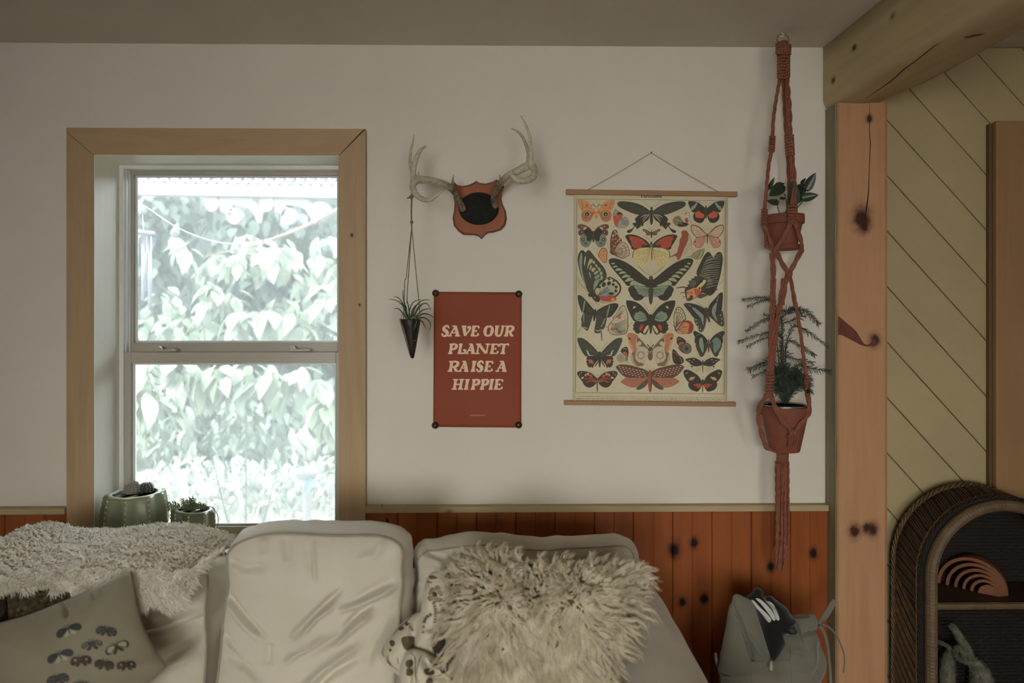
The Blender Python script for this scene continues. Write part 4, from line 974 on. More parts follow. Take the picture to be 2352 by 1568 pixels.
# ---------------- lettering: slab-ended swelling strokes
_st = lambda x, w, a=.95, b=.05: ([(x, a), (x, (a+b)/2), (x, b)], [w*1.08, w*.82, w*1.12])
def _sf(a, b, y, w=.07): return ([(a, y), ((a+b)/2, y), (b, y)], [w*.8, w, w*.8])
GL = {
 'S': [([(.92, .74), (.78, .93), (.48, .97), (.22, .82), (.26, .62), (.58, .48), (.80, .33), (.74, .12), (.45, .03), (.16, .1), (.08, .28)], [.07, .08, .10, .13, .16, .18, .16, .13, .09, .08, .1])],
 'A': [([(.1, .05), (.32, .5), (.52, .95)], [.06, .07, .10]), ([(.5, .97), (.68, .5), (.84, .05)], [.12, .15, .17]), _sf(.26, .74, .34, .06), _sf(-.06, .32, .05), _sf(.6, 1.06, .05), _sf(.22, .62, .95)],
 'V': [([(.2, .95), (.34, .5), (.5, .04)], [.18, .16, .12]), ([(.48, .05), (.68, .34), (.88, .68), (.84, .88), (.68, .88), (.66, .74)], [.06, .07, .1, .09, .08, .09]), _sf(-.04, .46, .95)],
 'E': [_st(.28, .15), _sf(.06, .9, .94, .075), ([(.88, .94), (.92, .84), (.86, .74)], [.06, .09, .05]), _sf(.3, .62, .5, .06), ([(.62, .6), (.68, .5), (.62, .4)], [.04, .08, .04]), _sf(.04, .9, .06, .075), ([(.9, .06), (.97, .18), (.9, .3)], [.06, .1, .05])],
 'O': [([(.5, .94), (.22, .84), (.12, .5), (.24, .15), (.5, .06), (.78, .16), (.88, .5), (.78, .84), (.5, .94)], [.08, .12, .16, .12, .08, .12, .16, .12, .08])],
 'U': [([(.2, .95), (.2, .4), (.3, .12), (.5, .05), (.7, .16), (.78, .5), (.8, .95)], [.15, .15, .13, .1, .1, .1, .11]), _sf(-.02, .42, .95), _sf(.62, 1.0, .95)],
 'P': [_st(.28, .15), ([(.3, .93), (.62, .94), (.86, .82), (.84, .6), (.6, .46), (.34, .46)], [.07, .09, .14, .14, .09, .07]), _sf(.02, .5, .94), _sf(.02, .54, .05)],
 'L': [_st(.28, .15), _sf(.04, .5, .95), _sf(.04, .85, .06, .075), ([(.74, .08), (.94, .12), (.98, .3), (.82, .4), (.72, .3)], [.07, .1, .1, .08, .08])],
 'N': [_st(.16, .09), ([(.2, .95), (.5, .5), (.82, .06)], [.13, .14, .13]), _st(.86, .09), _sf(-.04, .34, .95), _sf(-.02, .34, .05), _sf(.68, 1.06, .95)],
 'T': [_st(.5, .15), ([(.06, .7), (.04, .88), (.2, .95), (.5, .92), (.8, .95), (1.0, .98)], [.09, .09, .08, .07, .08, .06]), ([(.96, .96), (.94, .8)], [.06, .09]), _sf(.26, .76, .05)],
 'I': [_st(.5, .155), _sf(.06, .94, .95, .07), _sf(.06, .94, .05, .07)],
 'H': [_st(.22, .14), _st(.78, .14), _sf(.22, .78, .5, .07), _sf(-.04, .46, .95), _sf(-.04, .46, .05), _sf(.56, 1.04, .95), _sf(.56, 1.04, .05)]}
GL['R'] = GL['P'][:3]+[_sf(.02, .48, .05), ([(.5, .48), (.68, .3), (.84, .05)], [.09, .13, .13]), _sf(.7, 1.06, .05, .06)]
def glyph(F_, ch, x0, x1, top, base, conv, shear=.16, wf=1.0):
    h = base-top; sh = shear*h; wd = x1-x0-sh
    for pts, ws in GL[ch]:
        q = conv([(x0+x*wd+sh*y, base-y*h) for x, y in pts]); hh = abs(conv([(0, h)])[0][1]-conv([(0, 0)])[0][1])
        F_.line(q, [w_*hh*wf for w_ in ws], raise_=True)
# ================================================================ rust poster with lettering
c6 = cropf(860, 620, 3.92)
yp_ = -.004
tl, tr_, brr, bll = (996.5, 669.7), (1198, 671), (1197.2, 981.8), (995.2, 980.2)
poster = thing('slogan_poster', 'rust-red paper poster with cream hippie lettering pinned by four brass tacks', 'poster', tuple(P(1097, 980, -.004)))
n = NT('rust_paper'); f = n.noise(n.pos(), 3, 3, .5); n.col(n.ramp(f, [(.3, lin(dsp('653120'))), (.7, lin(dsp('6c3826')))])); n.b.inputs['Roughness'].default_value = .6; n.b.inputs['Specular IOR Level'].default_value = .12
M_RUST = n.m
def sheetf(u, v):
    x = tl[0]*(1-u)*(1-v)+tr_[0]*u*(1-v)+brr[0]*u*v+bll[0]*(1-u)*v; y = tl[1]*(1-u)*(1-v)+tr_[1]*u*(1-v)+brr[1]*u*v+bll[1]*(1-u)*v
    e = math.sin(math.pi*u)*.35+.1
    return tuple(P(x, y, yp_-.0022*math.sin(u*7+v*1.5)*e*(1-.5*v)-.001))
m = MB(); m.grid(sheetf, 30, 40); m.build('sheet', M_RUST, poster, smooth=True, solid=.0004)
F1 = Flat(-.0062, .00001); F1.use(ink('b59a80'))
for word in [[('S', 602, 678), ('A', 664, 780), ('V', 775, 875), ('E', 862, 948), ('O', 978, 1078), ('U', 1074, 1176), ('R', 1162, 1262)]]:
    for ch, a, b in word: glyph(F1, ch, a, b, 500, 597, c6)
for ch, a, b in [('P', 660, 752), ('L', 744, 832), ('A', 822, 915), ('N', 905, 1040), ('E', 1034, 1124), ('T', 1112, 1212)]: glyph(F1, ch, a, b, 662, 755, c6)
for ch, a, b in [('R', 655, 768), ('A', 758, 856), ('I', 862, 924), ('S', 914, 988), ('E', 982, 1072), ('A', 1094, 1200)]: glyph(F1, ch, a, b, 818, 915, c6)
for ch, a, b in [('H', 697, 808), ('I', 802, 862), ('P', 864, 955), ('P', 946, 1036), ('I', 1024, 1082), ('E', 1070, 1162)]: glyph(F1, ch, a, b, 981, 1076, c6)
F1.build('lettering', poster, kind='stuff')
def text(body, px, py, h, y, M, parent, name='small_print', ital=0, bold=0):
    cu = bpy.data.curves.new('t', 'FONT'); cu.body = body; cu.size = 1; cu.align_x = 'CENTER'; cu.shear = ital; cu.offset = bold; cu.resolution_u = 2
    o = bpy.data.objects.new('t', cu); COL.objects.link(o); dg_ = bpy.context.evaluated_depsgraph_get(); me = bpy.data.meshes.new_from_object(o.evaluated_get(dg_))
    s_ = h/S(y)/.72; c = P(px, py, y); m = MB(); m.add([(c.x+v.co.x*s_, y, c.z+v.co.y*s_) for v in me.vertices], [tuple(p.vertices) for p in me.polygons])
    bpy.data.objects.remove(o); bpy.data.curves.remove(cu); bpy.data.meshes.remove(me)
    return m.build(name, M, parent)
text('LENNONANDCO', 1097, 955, 3.2, -.0068, ink('a37a62'), poster)
M_TACK = mat('antique_brass', '5d5336', .35, .25, 90, metal=.8, hex2='3f3924')
for i, (cx, cy) in enumerate(((551, 208), (1300, 215), (547, 1397), (1298, 1394))):
    px_, py_ = c6([(cx, cy)])[0]; q = P(px_, py_, -.008); r_ = 8.1/S(-.01)
    t = MB(); t.lathe([(r_*.97, 0), (r_, .001), (r_*.92, .004), (r_*.7, .0072), (r_*.4, .0092), (.0001, .0098)], (q.x, -.0078, q.z), 24, axis='y'); t.tube([(q.x, -.0079, q.z), (q.x, .004, q.z)], .0008, 6)
    o = t.build('brass_tack', M_TACK, None, at=(q.x, -.008, q.z), smooth=True)
    props(o, 'domed antique brass tack at the %s corner of the rust poster' % ('upper left', 'upper right', 'lower left', 'lower right')[i], 'tack', 'tacks holding the rust poster')
# ================================================================ butterfly wall chart
chart = thing('butterfly_chart', 'vintage butterfly wall chart on cream paper hung from wooden rods', 'wall chart', tuple(P(1495, 928, -.012)))
ysh = -.012
n = NT('aged_paper'); f = n.noise(n.pos(), 6, 4, .6); n.col(n.ramp(f, [(.3, lin(dsp('9c9277'))), (.7, lin(dsp('a69d84')))])); n.b.inputs['Roughness'].default_value = .7; M_PAPER = n.m
def chf(u, v):
    x = (1319.8+(1316.8-1319.8)*v)*(1-u)+(1671.6+(1669.8-1671.6)*v)*u; y = (441+3*u)*(1-v)+(924+3.5*u)*v
    return tuple(P(x, y, ysh-.0015*math.sin(u*5+1)*math.sin(math.pi*v)))
m = MB(); m.grid(chf, 24, 30); m.build('sheet', M_PAPER, chart, smooth=True, solid=.0004)
M_ROD = wood('oak_rod', dsp('7b5f43'), dsp('6d5239'), 'x', scale=.8, rough=.6)
for (a, b, c_, d_, e, g_) in ((1300.7, 434.1, 445.8, 1694.5, 439.6, 451.0), (1296, 920, 930, 1690.8, 923.6, 933.8)):
    y_ = -.021; m = MB(); m.prism([P(a, b, y_), P(d_, e, y_), P(d_, g_, y_), P(a, c_, y_)], (0, .016, 0)); m.build('rod', M_ROD, chart, bevel=.0015)
M_CORD = mat('pale_cotton_cord', dsp('86795f'), .9, .1, 200)
cd = MB(); ap = P(1495.8, 350.5, -.006)
for a, b in ((1349, 436), (1652, 441)):
    e = P(a, b, -.022); cd.tube([ap.lerp(e, t/12)+Vector((0, 0, -.0022*math.sin(math.pi*t/12))) for t in range(13)], .0011, 6)
cd.build('hanging_cord', M_CORD, chart, smooth=True)
MB().ball(tuple(P(1496, 350, -.007)), .0021, 8, 6).tube([P(1496, 350, -.008), P(1496, 350, .004)], .0009, 6).build('nail', M_DARK, chart)
yb_ = ysh-.0022
c8 = {k: cropf(*o, 9.2212) for k, o in dict(A=(1310, 440), B=(1490, 440), C=(1310, 570), D=(1490, 570), E=(1310, 680), F=(1490, 680), G=(1310, 760), H=(1490, 760)).items()}
K, K2, K3, KB = '322f25', '3b392d', '4c4232', '57402e'
OR, OR2, RD, PK, YL, GN, GN2, BG, CRM, WH = 'a9744c', '9a5f42', '94412e', 'a0745a', 'a8996a', '84896a', '6c7761', '6d7470', 'a8906c', 'a39c8a'
def E(cx, cy, a, b, rot=0, n=14): return ell(cx, cy, a, b, rot, n)
def bfly(conv, axis, layers, name='printed_butterfly'):
    "layers: (colour, points[, mode]); mode p = patch (mirrored when there is an axis), l = line (width last), s = single patch"
    f_ = Flat(yb_, .00008); cv = c8[conv]
    for L in layers:
        col, pts = L[0], L[1]; mode = L[2] if len(L) > 2 else 'p'; f_.use(ink(col))
        sides = [pts] if (axis is None or mode in ('s', 'sl')) else [pts, [(2*axis-x, y) for x, y in pts]]
        for i, q in enumerate(sides):
            if mode in ('l', 'sl'): f_.line(cv(q), [L[3]*.6, L[3], L[3]*.5], raise_=(i == 0))
            else: f_.poly(cv(q), 3, raise_=(i == 0))
    f_.build(name, chart)
def fan(o, ends, col, w=.35, mode='l'): return [(col, [o, ((o[0]+e[0])/2+6, (o[1]+e[1])/2), e], mode, w) for e in ends]
bfly('A', 552, [(OR2, [(520, 440), (400, 400), (290, 410), (240, 450), (232, 520), (255, 600), (330, 640), (410, 625), (450, 570), (490, 490)]),
  (OR, [(545, 370), (510, 400), (440, 300), (380, 215), (300, 180), (165, 178), (175, 270), (215, 370), (255, 420), (380, 410), (490, 430)]), (K3, E(355, 482, 92, 84)), (OR, E(355, 482, 84, 76)), (KB, E(355, 482, 66, 60)), (CRM, E(355, 482, 58, 54)), (K, E(355, 480, 46, 46)), (WH, E(352, 486, 8, 20)),
  (KB, [(235, 195), (262, 290), (250, 410)], 'l', .4), (K3, E(352, 290, 14, 25)), (KB, [(300, 520), (350, 560), (430, 550)], 'l', .7), (KB, E(455, 290, 26, 8, 20)), (OR2, E(552, 390, 62, 60), 's'), (CRM, E(550, 375, 44, 52), 's'), (OR, E(550, 515, 38, 66), 's'), (KB, [(545, 325), (505, 290), (475, 245)], 'l', .9)], 'printed_moth')
bfly('A', 485, [('656a62', [(470, 990), (350, 900), (250, 900), (205, 980), (205, 1040), (230, 1110), (270, 1160), (350, 1182), (400, 1150), (440, 1080), (475, 1020)]), (KB, [(485, 880), (430, 790), (350, 725), (250, 690), (170, 700), (152, 755), (185, 800), (165, 870), (200, 935), (260, 900), (300, 900), (350, 960), (460, 1010)]),
  (K, [(484, 890), (400, 790), (345, 775), (298, 810), (300, 880), (345, 940), (350, 1030), (400, 1050), (450, 1010)]), (CRM, [(272, 782), (320, 745), (352, 768), (305, 800), (290, 815)]), (K, E(270, 1015, 38, 36)), ('7a6a4e', E(270, 1015, 22, 20)), (K, E(325, 1096, 27, 25)), ('7a6a4e', E(325, 1096, 14, 12)), (K, E(244, 855, 30, 30)), (OR, E(244, 855, 15, 15)), (K3, [(215, 1050), (250, 1130), (330, 1160)], 'l', .5),
  (WH, E(200, 800, 8, 22)), (CRM, E(245, 735, 18, 9)), (K2, E(485, 950, 22, 130), 's'), (K3, [(470, 850), (430, 790), (385, 718)], 'l', .35)])
bfly('A', None, [(K3, [(700, 1186), (765, 1218), (788, 1300), (776, 1360), (784, 1450), (740, 1504), (690, 1494), (640, 1434), (590, 1370), (604, 1290), (645, 1215)]), (OR, [(705, 1200), (755, 1228), (776, 1300), (762, 1360), (772, 1450), (735, 1490), (690, 1480), (645, 1425), (602, 1368), (618, 1290), (655, 1225)]), (OR2, [(610, 1340), (690, 1335), (770, 1330)], 'l', .5), (K3, [(740, 1490), (780, 1510), (805, 1530)], 'l', .3)])
bfly('A', None, [('7e7e6f', [(955, 365), (1040, 410), (1118, 490), (1080, 560), (1020, 650), (1000, 745), (945, 720), (912, 600), (915, 470)]), (K, [(1000, 440), (1060, 440), (1115, 488), (1050, 482), (990, 485)]), ('9c4a36', [(925, 515), (1020, 485), (1112, 490), (1070, 580), (1015, 660), (1000, 740), (945, 712), (918, 600)]), ('807e72', [(1150, 520), (1220, 570), (1252, 650), (1220, 730), (1150, 778), (1010, 775), (1018, 660), (1080, 560)]), (CRM, [(1020, 775), (1080, 790), (1150, 778), (1100, 765)])]
  + [(K, E(1070+i % 5*34+i//5*12, 570+i//5*36+(i % 5)*14, 8, 9)) for i in range(18)] + [(K2, [(918, 600), (912, 470), (955, 365)], 'l', .5)])
vn = [(1180, 1100), (1222, 1160), (1250, 1240), (1248, 1300), (1238, 1350), (1180, 1382), (1120, 1414), (1050, 1400), (990, 1375)]
bfly('A', None, [(KB, [(950, 803), (1000, 850), (1022, 950), (1088, 1010), (1080, 1062), (1005, 1135), (930, 1250), (868, 1310), (843, 1200), (843, 1050), (868, 900), (900, 830)])] + [(c_, E(x, y, a, b, r_)) for c_, x, y, a, b, r_ in [(WH, 950, 850, 12, 34, -30), (WH, 905, 930, 14, 32, 20), (WH, 985, 890, 12, 26, -40), (WH, 950, 910, 10, 20, -40), (OR, 1040, 1010, 30, 18, -50), (OR, 1000, 1050, 26, 14, -50), (OR, 960, 1000, 22, 16, 0), (OR, 1050, 1060, 24, 12, 20), (OR2, 900, 1010, 18, 34, 10), (OR, 960, 1090, 22, 12, 30), (RD, 880, 1110, 22, 14, -40), (RD, 900, 1190, 20, 40, 20), (OR, 940, 1150, 22, 14, 0), (RD, 880, 1250, 10, 26, 0)]]
  + [(KB, [(1100, 1066), (1184, 1096), (1226, 1158), (1256, 1270), (1244, 1354), (1182, 1386), (1120, 1420), (1000, 1386), (925, 1335), (925, 1260), (1010, 1160)]), ('a48f7c', [(1100, 1078), (1175, 1104), (1214, 1164), (1244, 1270), (1232, 1344), (1178, 1374), (1118, 1406), (1005, 1374), (938, 1328), (938, 1262), (1012, 1170)])] + fan((905, 1295), vn, KB, .6) + [(KB, [(1060, 1110), (1150, 1160), (1180, 1260), (1150, 1350), (1080, 1400)], 'l', .7), (KB, [(1010, 1180), (1090, 1220), (1090, 1300), (1040, 1370)], 'l', .7), (K3, [(845, 1270), (800, 1170), (785, 1045)], 'l', .3), (K2, E(880, 1300, 60, 22, 40))])
bfly('A', 1720, [(K, [(1700, 470), (1560, 480), (1450, 500), (1370, 580), (1385, 640), (1310, 680), (1352, 722), (1300, 785), (1212, 820), (1202, 860), (1250, 874), (1305, 835), (1370, 735), (1415, 795), (1480, 740), (1540, 725), (1560, 650), (1640, 590), (1695, 500)]), (K2, [(1705, 430), (1600, 340), (1450, 262), (1250, 215), (1080, 203), (1010, 225), (998, 280), (1060, 340), (1250, 430), (1420, 488), (1560, 492), (1690, 465)]),
  (WH, [(1680, 480), (1610, 550), (1530, 640)], 'l', .8), (WH, [(1660, 480), (1580, 530), (1520, 600)], 'l', .6), (WH, [(1620, 490), (1560, 500), (1490, 545)], 'l', .8), (K3, [(1690, 500), (1640, 590), (1555, 655)], 'l', 1.2), (WH, E(1385, 650, 8, 14)), (WH, E(1410, 722, 14, 5)), (CRM, E(1500, 715, 12, 8))]
  + fan((1690, 440), [(1100, 220), (1060, 260), (1080, 320), (1200, 390), (1350, 450)], '4a4839', .25) + [(K, E(1720, 350, 26, 28), 's'), (K2, E(1720, 430, 40, 60), 's'), (K, E(1718, 590, 32, 112), 's'), (K3, [(1700, 325), (1620, 285), (1570, 225), (1518, 195)], 'l', .35)])
bfly('A', 1720, [('524a3a', [(1715, 870), (1640, 820), (1560, 790), (1530, 800), (1545, 835), (1605, 880), (1600, 912), (1660, 928), (1715, 905)]), ('817863', E(1580, 830, 18, 12, 30)), ('817863', E(1630, 850, 16, 12, 30)), (RD, E(1680, 895, 24, 14)), (K2, E(1720, 905, 18, 85), 's'), (K2, [(1705, 820), (1670, 790), (1638, 768)], 'l', .4)], 'printed_moth')
bfly('A', 1715, [(K, [(1710, 1170), (1660, 1085), (1560, 1000), (1400, 925), (1250, 905), (1164, 940), (1200, 1020), (1280, 1150), (1310, 1222), (1400, 1220), (1540, 1192), (1690, 1185)]), (RD, [(1640, 1130), (1560, 1040), (1440, 968), (1290, 940), (1245, 950), (1262, 985), (1240, 1010), (1285, 1040), (1280, 1080), (1300, 1110), (1300, 1150), (1340, 1170), (1345, 1200), (1400, 1185), (1390, 1210), (1520, 1190), (1510, 1130), (1560, 1125)]),
  (K, [(1700, 1190), (1500, 1188), (1380, 1222), (1325, 1285), (1317, 1380), (1365, 1400), (1500, 1300)]), (YL, [(1700, 1190), (1500, 1192), (1385, 1232), (1338, 1290), (1330, 1370), (1370, 1470), (1420, 1555), (1500, 1582), (1590, 1570), (1640, 1500), (1685, 1400), (1702, 1300)])]
  + fan((1690, 1200), [(1350, 1330), (1370, 1400), (1410, 1480), (1470, 1550), (1560, 1560), (1630, 1480)], '6f6546', .3) + fan((1640, 1130), [(1300, 960), (1290, 1030), (1310, 1110), (1400, 1190)], K3, .3) + [(K2, E(1715, 1100, 26, 40), 's'), ('5a5a3e', E(1715, 1170, 32, 70), 's'), (CRM, E(1712, 1320, 24, 150), 's'), ('51533d', E(1726, 1330, 12, 140), 's'), (K3, [(1700, 1060), (1620, 980), (1535, 925)], 'l', .35)])
bfly('C', 1708, [('6f7563', [(1640, 900), (1540, 1010), (1600, 1035), (1660, 1020), (1680, 940)]), (K, [(1700, 820), (1500, 800), (1330, 788), (1250, 820), (1224, 880), (1255, 950), (1275, 1010), (1320, 1050), (1350, 1090), (1420, 1112), (1520, 1082), (1570, 1020), (1660, 930)]), (GN2, [(1690, 850), (1560, 800), (1350, 798), (1385, 860), (1420, 920), (1450, 970), (1500, 985), (1560, 1010), (1640, 960), (1680, 920)]),
  (K, [(1700, 700), (1600, 620), (1400, 450), (1200, 310), (1000, 222), (880, 212), (815, 245), (828, 330), (900, 440), (1030, 590), (1150, 730), (1210, 798), (1300, 785), (1500, 800), (1690, 830)]), (GN, [(860, 330), (900, 304), (948, 325), (905, 338)]), (GN, [(888, 402), (960, 364), (1005, 390), (950, 405)]), (GN, [(948, 472), (1010, 420), (1110, 452), (1060, 470)]), (GN, [(1018, 545), (1100, 484), (1190, 522), (1110, 535)]), (GN, [(1084, 628), (1170, 552), (1278, 598), (1180, 615)]), (GN, [(1152, 702), (1240, 620), (1345, 660), (1250, 695)]), (GN, [(1262, 768), (1330, 680), (1450, 730), (1600, 800), (1450, 790)])]
  + fan((1690, 860), [(1380, 870), (1430, 930), (1500, 985), (1580, 1010)], K, .5) + [(K, E(1708, 740, 70, 110), 's'), ('4a3a30', E(1708, 625, 44, 42), 's'), (K, [(1690, 600), (1650, 500), (1700, 480)], 'l', .1), (K2, [(1662, 850), (1665, 1100), (1705, 1195), (1745, 1100), (1750, 850)], 's'), (K2, [(1690, 580), (1560, 495), (1470, 410), (1418, 380)], 'l', .5)])
yg = '8d8860'
bfly('C', None, [(K, [(250, 40), (300, 70), (325, 120), (330, 300), (400, 800), (430, 960), (385, 930), (300, 760), (220, 560), (170, 360), (158, 200), (190, 90)]), (GN2, [(235, 85), (255, 180), (250, 420), (290, 640), (345, 810), (290, 740), (225, 540), (193, 350), (195, 200)]), (K2, [(390, 38), (440, 80), (560, 230), (700, 390), (752, 490), (768, 600), (700, 690), (590, 800), (505, 900), (560, 1010), (430, 960), (375, 880), (290, 640), (268, 350), (285, 160), (330, 80)]),
  (GN, [(325, 160), (330, 240), (300, 380), (288, 300), (300, 210)]), (yg, [(400, 245), (440, 225), (480, 240), (430, 330), (400, 360), (355, 450), (370, 340)]), (yg, [(470, 270), (510, 265), (530, 310), (500, 330), (460, 300)]), (yg, [(530, 330), (580, 370), (565, 410), (530, 370)]), (yg, [(580, 410), (620, 410), (645, 460), (620, 500), (590, 450)]), (GN, [(625, 520), (660, 490), (685, 540), (660, 575), (630, 560)]), (GN, [(640, 600), (680, 585), (690, 630), (650, 680)]), (yg, [(420, 380), (460, 360), (440, 440), (405, 470)]), (yg, [(470, 410), (545, 430), (480, 500), (450, 480)]), (GN, [(500, 520), (575, 470), (590, 510), (520, 560)]), (GN2, [(515, 600), (600, 550), (625, 600), (540, 660)]), (GN2, [(510, 700), (640, 640), (600, 720), (500, 900)]), (GN2, [(395, 510), (420, 520), (440, 630), (400, 570)]),
  (K, [(820, 603), (900, 630), (1000, 690), (1068, 790), (1078, 870), (1042, 955), (965, 1028), (860, 1016), (620, 1036), (540, 990), (500, 900), (590, 780), (700, 680)]), ('8b8a6c', [(820, 628), (890, 650), (975, 710), (1035, 795), (1045, 870), (1015, 940), (950, 1000), (860, 1000), (625, 1020), (560, 985), (525, 900), (610, 790), (710, 700)]), (CRM, [(545, 850), (600, 850), (610, 900), (570, 980), (530, 940)]), (CRM, [(710, 700), (790, 640), (800, 690), (740, 740)]), (CRM, [(830, 700), (880, 660), (890, 700), (850, 720)]), (CRM, [(920, 720), (970, 730), (980, 780)]), (CRM, [(1010, 800), (1035, 810), (1025, 930), (1010, 890)]), (BG, [(600, 1010), (640, 910), (720, 840), (800, 820), (830, 900), (820, 1000)])]
  + [(K, E(*e)) for e in [(608, 820, 42, 26), (708, 766, 40, 54, 30), (820, 742, 38, 46, 30), (910, 766, 30, 28), (970, 820, 32, 30), (962, 902, 28, 34), (868, 960, 58, 32), (820, 655, 24, 22), (920, 690, 26, 22)]] + fan((600, 1000), [(800, 820), (840, 870), (540, 900), (640, 890)], K, .5)
  + [(RD, [(600, 1040), (800, 1008), (920, 1010), (975, 1060), (960, 1112), (880, 1132), (700, 1122), (620, 1090)]), (OR, E(905, 1090, 48, 38)), (K, [(382, 955), (470, 968), (600, 1005), (625, 1090), (600, 1138), (520, 1120), (450, 1035), (388, 1020)]), (RD, E(520, 1040, 24, 20))] + [(K2, p_, 'l', w_) for p_, w_ in [([(148, 625), (200, 760), (300, 860), (380, 925)], .3), ([(172, 620), (220, 750), (310, 850), (385, 915)], .3), ([(510, 1130), (560, 1170), (620, 1210)], .4), ([(600, 1130), (680, 1160), (735, 1168)], .4), ([(620, 1120), (740, 1150), (875, 1158)], .4)]])
st_ = []
rs = random.Random(12)
for i in range(15):
    t = i/14; y0_ = 150+t*640; x0_ = 1190-170*min(1, t*1.6)+max(0, t-.55)*240; x1_ = 1548-t*75
    st_.append(('7d7d69', [(x0_+25, y0_+70), ((x0_+x1_)/2-30, y0_+10+rs.uniform(-10, 20)), (x1_-10, y0_-20+rs.uniform(-10, 10))], 'l', .75))
st_ += [('7d7d69', [(1060+i*30, 560-i*6), (1100+i*34, 640), (1140+i*36, 760+i*8)], 'l', .4) for i in range(7)]
bfly('D', None, [(K, [(1250, 76), (1310, 110), (1368, 190), (1430, 110), (1500, 76), (1552, 120), (1568, 250), (1542, 450), (1502, 640), (1440, 840), (1395, 935), (1300, 1005), (1200, 960), (1110, 900), (1040, 610), (1016, 540), (1030, 450), (1100, 300), (1170, 160)])]+st_+[(K2, [(1050, 590), (960, 598), (975, 630), (900, 640), (915, 670), (840, 700), (865, 730), (840, 770), (800, 780), (840, 800), (780, 830), (760, 900), (775, 980), (810, 1104), (880, 1108), (960, 1064), (1040, 1022), (1110, 965), (1190, 880), (1240, 700), (1130, 600)]),
  (OR, [(808, 905), (860, 880), (920, 850), (980, 835), (1090, 812), (1112, 880), (1085, 960), (1000, 1030), (940, 1062), (900, 1020), (850, 1050), (812, 1060)]), ('9a4534', E(1035, 930, 62, 66)), (YL, [(1010, 825), (1060, 760), (1165, 668), (1215, 695), (1160, 780), (1090, 835)]), (K, [(1060, 700), (1130, 640), (1150, 700), (1080, 760), (1000, 840), (980, 800)])] + [(K, E(830+i*42, 950-i*4, 7, 30, -20)) for i in range(3)] + [(K, E(905, 1030, 30, 36)), (K, E(1075, 845, 18, 24)), (K, E(985, 880, 18, 12))]
  + [('70766c', [(880+i*22, 660+i*4), (890+i*20, 740), (880+i*16, 820)], 'l', .35) for i in range(6)] + [(K3, [(1045, 1040), (1090, 1062), (1180, 1030), (1245, 985), (1150, 960), (1060, 1000)]), (K, [(582, 842), (680, 826), (760, 822), (800, 840)], 'l', 1.3), (K, [(662, 956), (730, 935), (785, 945)], 'l', .8), (K, [(715, 1042), (760, 1022), (800, 1018)], 'l', .6), (K3, [(1440, 830), (1520, 740), (1600, 630)], 'l', .25), (K3, [(1300, 960), (1240, 1000), (1170, 1072)], 'l', .35), (K3, [(1290, 990), (1260, 1030)], 'l', .35), (K2, E(1425, 870, 30, 20))])
bfly('B', None, [('6c614a', [(650, 520), (740, 600), (850, 680), (820, 722), (740, 742), (630, 742), (540, 690), (508, 610), (540, 545), (600, 515)]), ('a0957b', [(790, 385), (845, 410), (868, 500), (855, 655), (760, 660), (690, 570), (655, 500), (690, 430), (740, 395)]), ('8f4335', [(765, 590), (800, 545), (838, 600), (830, 652), (780, 650)]), (K, E(788, 458, 13, 15)), (K, [(620, 650), (720, 650), (830, 670), (790, 730), (640, 740)]), (WH, [(700, 660), (640, 620), (560, 590)], 'l', .4), (WH, [(720, 690), (650, 670), (580, 660)], 'l', .4), (K3, [(868, 640), (860, 480), (800, 385)], 'l', .4)])
bfly('B', None, [('989077', [(830, 870), (885, 980), (908, 1110), (880, 1210), (800, 1320), (690, 1400), (730, 1250), (800, 1080)]), (K3, [(820, 850), (885, 980), (908, 1120), (880, 1220)], 'l', .5), ('7c4434', [(695, 845), (775, 818), (828, 860), (845, 940), (820, 1060), (760, 1190), (705, 1320), (665, 1420), (608, 1444), (600, 1400), (560, 1362), (465, 1388), (460, 1372), (560, 1318), (600, 1285), (622, 1200), (650, 1115), (655, 1020), (700, 940)]), (KB, [(652, 1110), (700, 1140), (790, 1120)], 'l', .5), (K3, [(690, 880), (740, 960), (690, 1080)], 'l', .3)], 'printed_caterpillar')
bfly('B', None, [('7b7454', [(1184, 1208), (1155, 1330), (1110, 1412), (1020, 1444), (940, 1412), (878, 1370), (950, 1290), (1050, 1230)]), (K2, [(1180, 1215), (1150, 1330), (1105, 1400)], 'l', .6), (K2, [(1090, 1250), (1080, 1320), (1010, 1400)], 'l', .5), (WH, [(1120, 1250), (1110, 1330), (1060, 1400)], 'l', .5), (K2, [(880, 1370), (840, 1372), (800, 1388)], 'l', .4)])
bfly('B', 1220, [(K, [(1205, 440), (1050, 420), (962, 460), (942, 540), (978, 620), (1060, 662), (1130, 652), (1180, 590), (1200, 520)]), (K, [(1210, 360), (1130, 290), (1030, 220), (900, 198), (838, 213), (850, 290), (900, 390), (945, 442), (1050, 425), (1205, 450)]), ('777b74', [(1000, 235), (1036, 240), (1005, 310), (935, 390), (893, 378), (910, 320), (960, 290)]), ('9c4a32', [(1182, 492), (1120, 450), (1060, 412), (988, 448), (990, 525), (1040, 555), (1150, 558)]), (K2, E(1215, 430, 24, 145), 's'), (K3, [(1200, 300), (1130, 240), (1040, 205)], 'l', .25)])
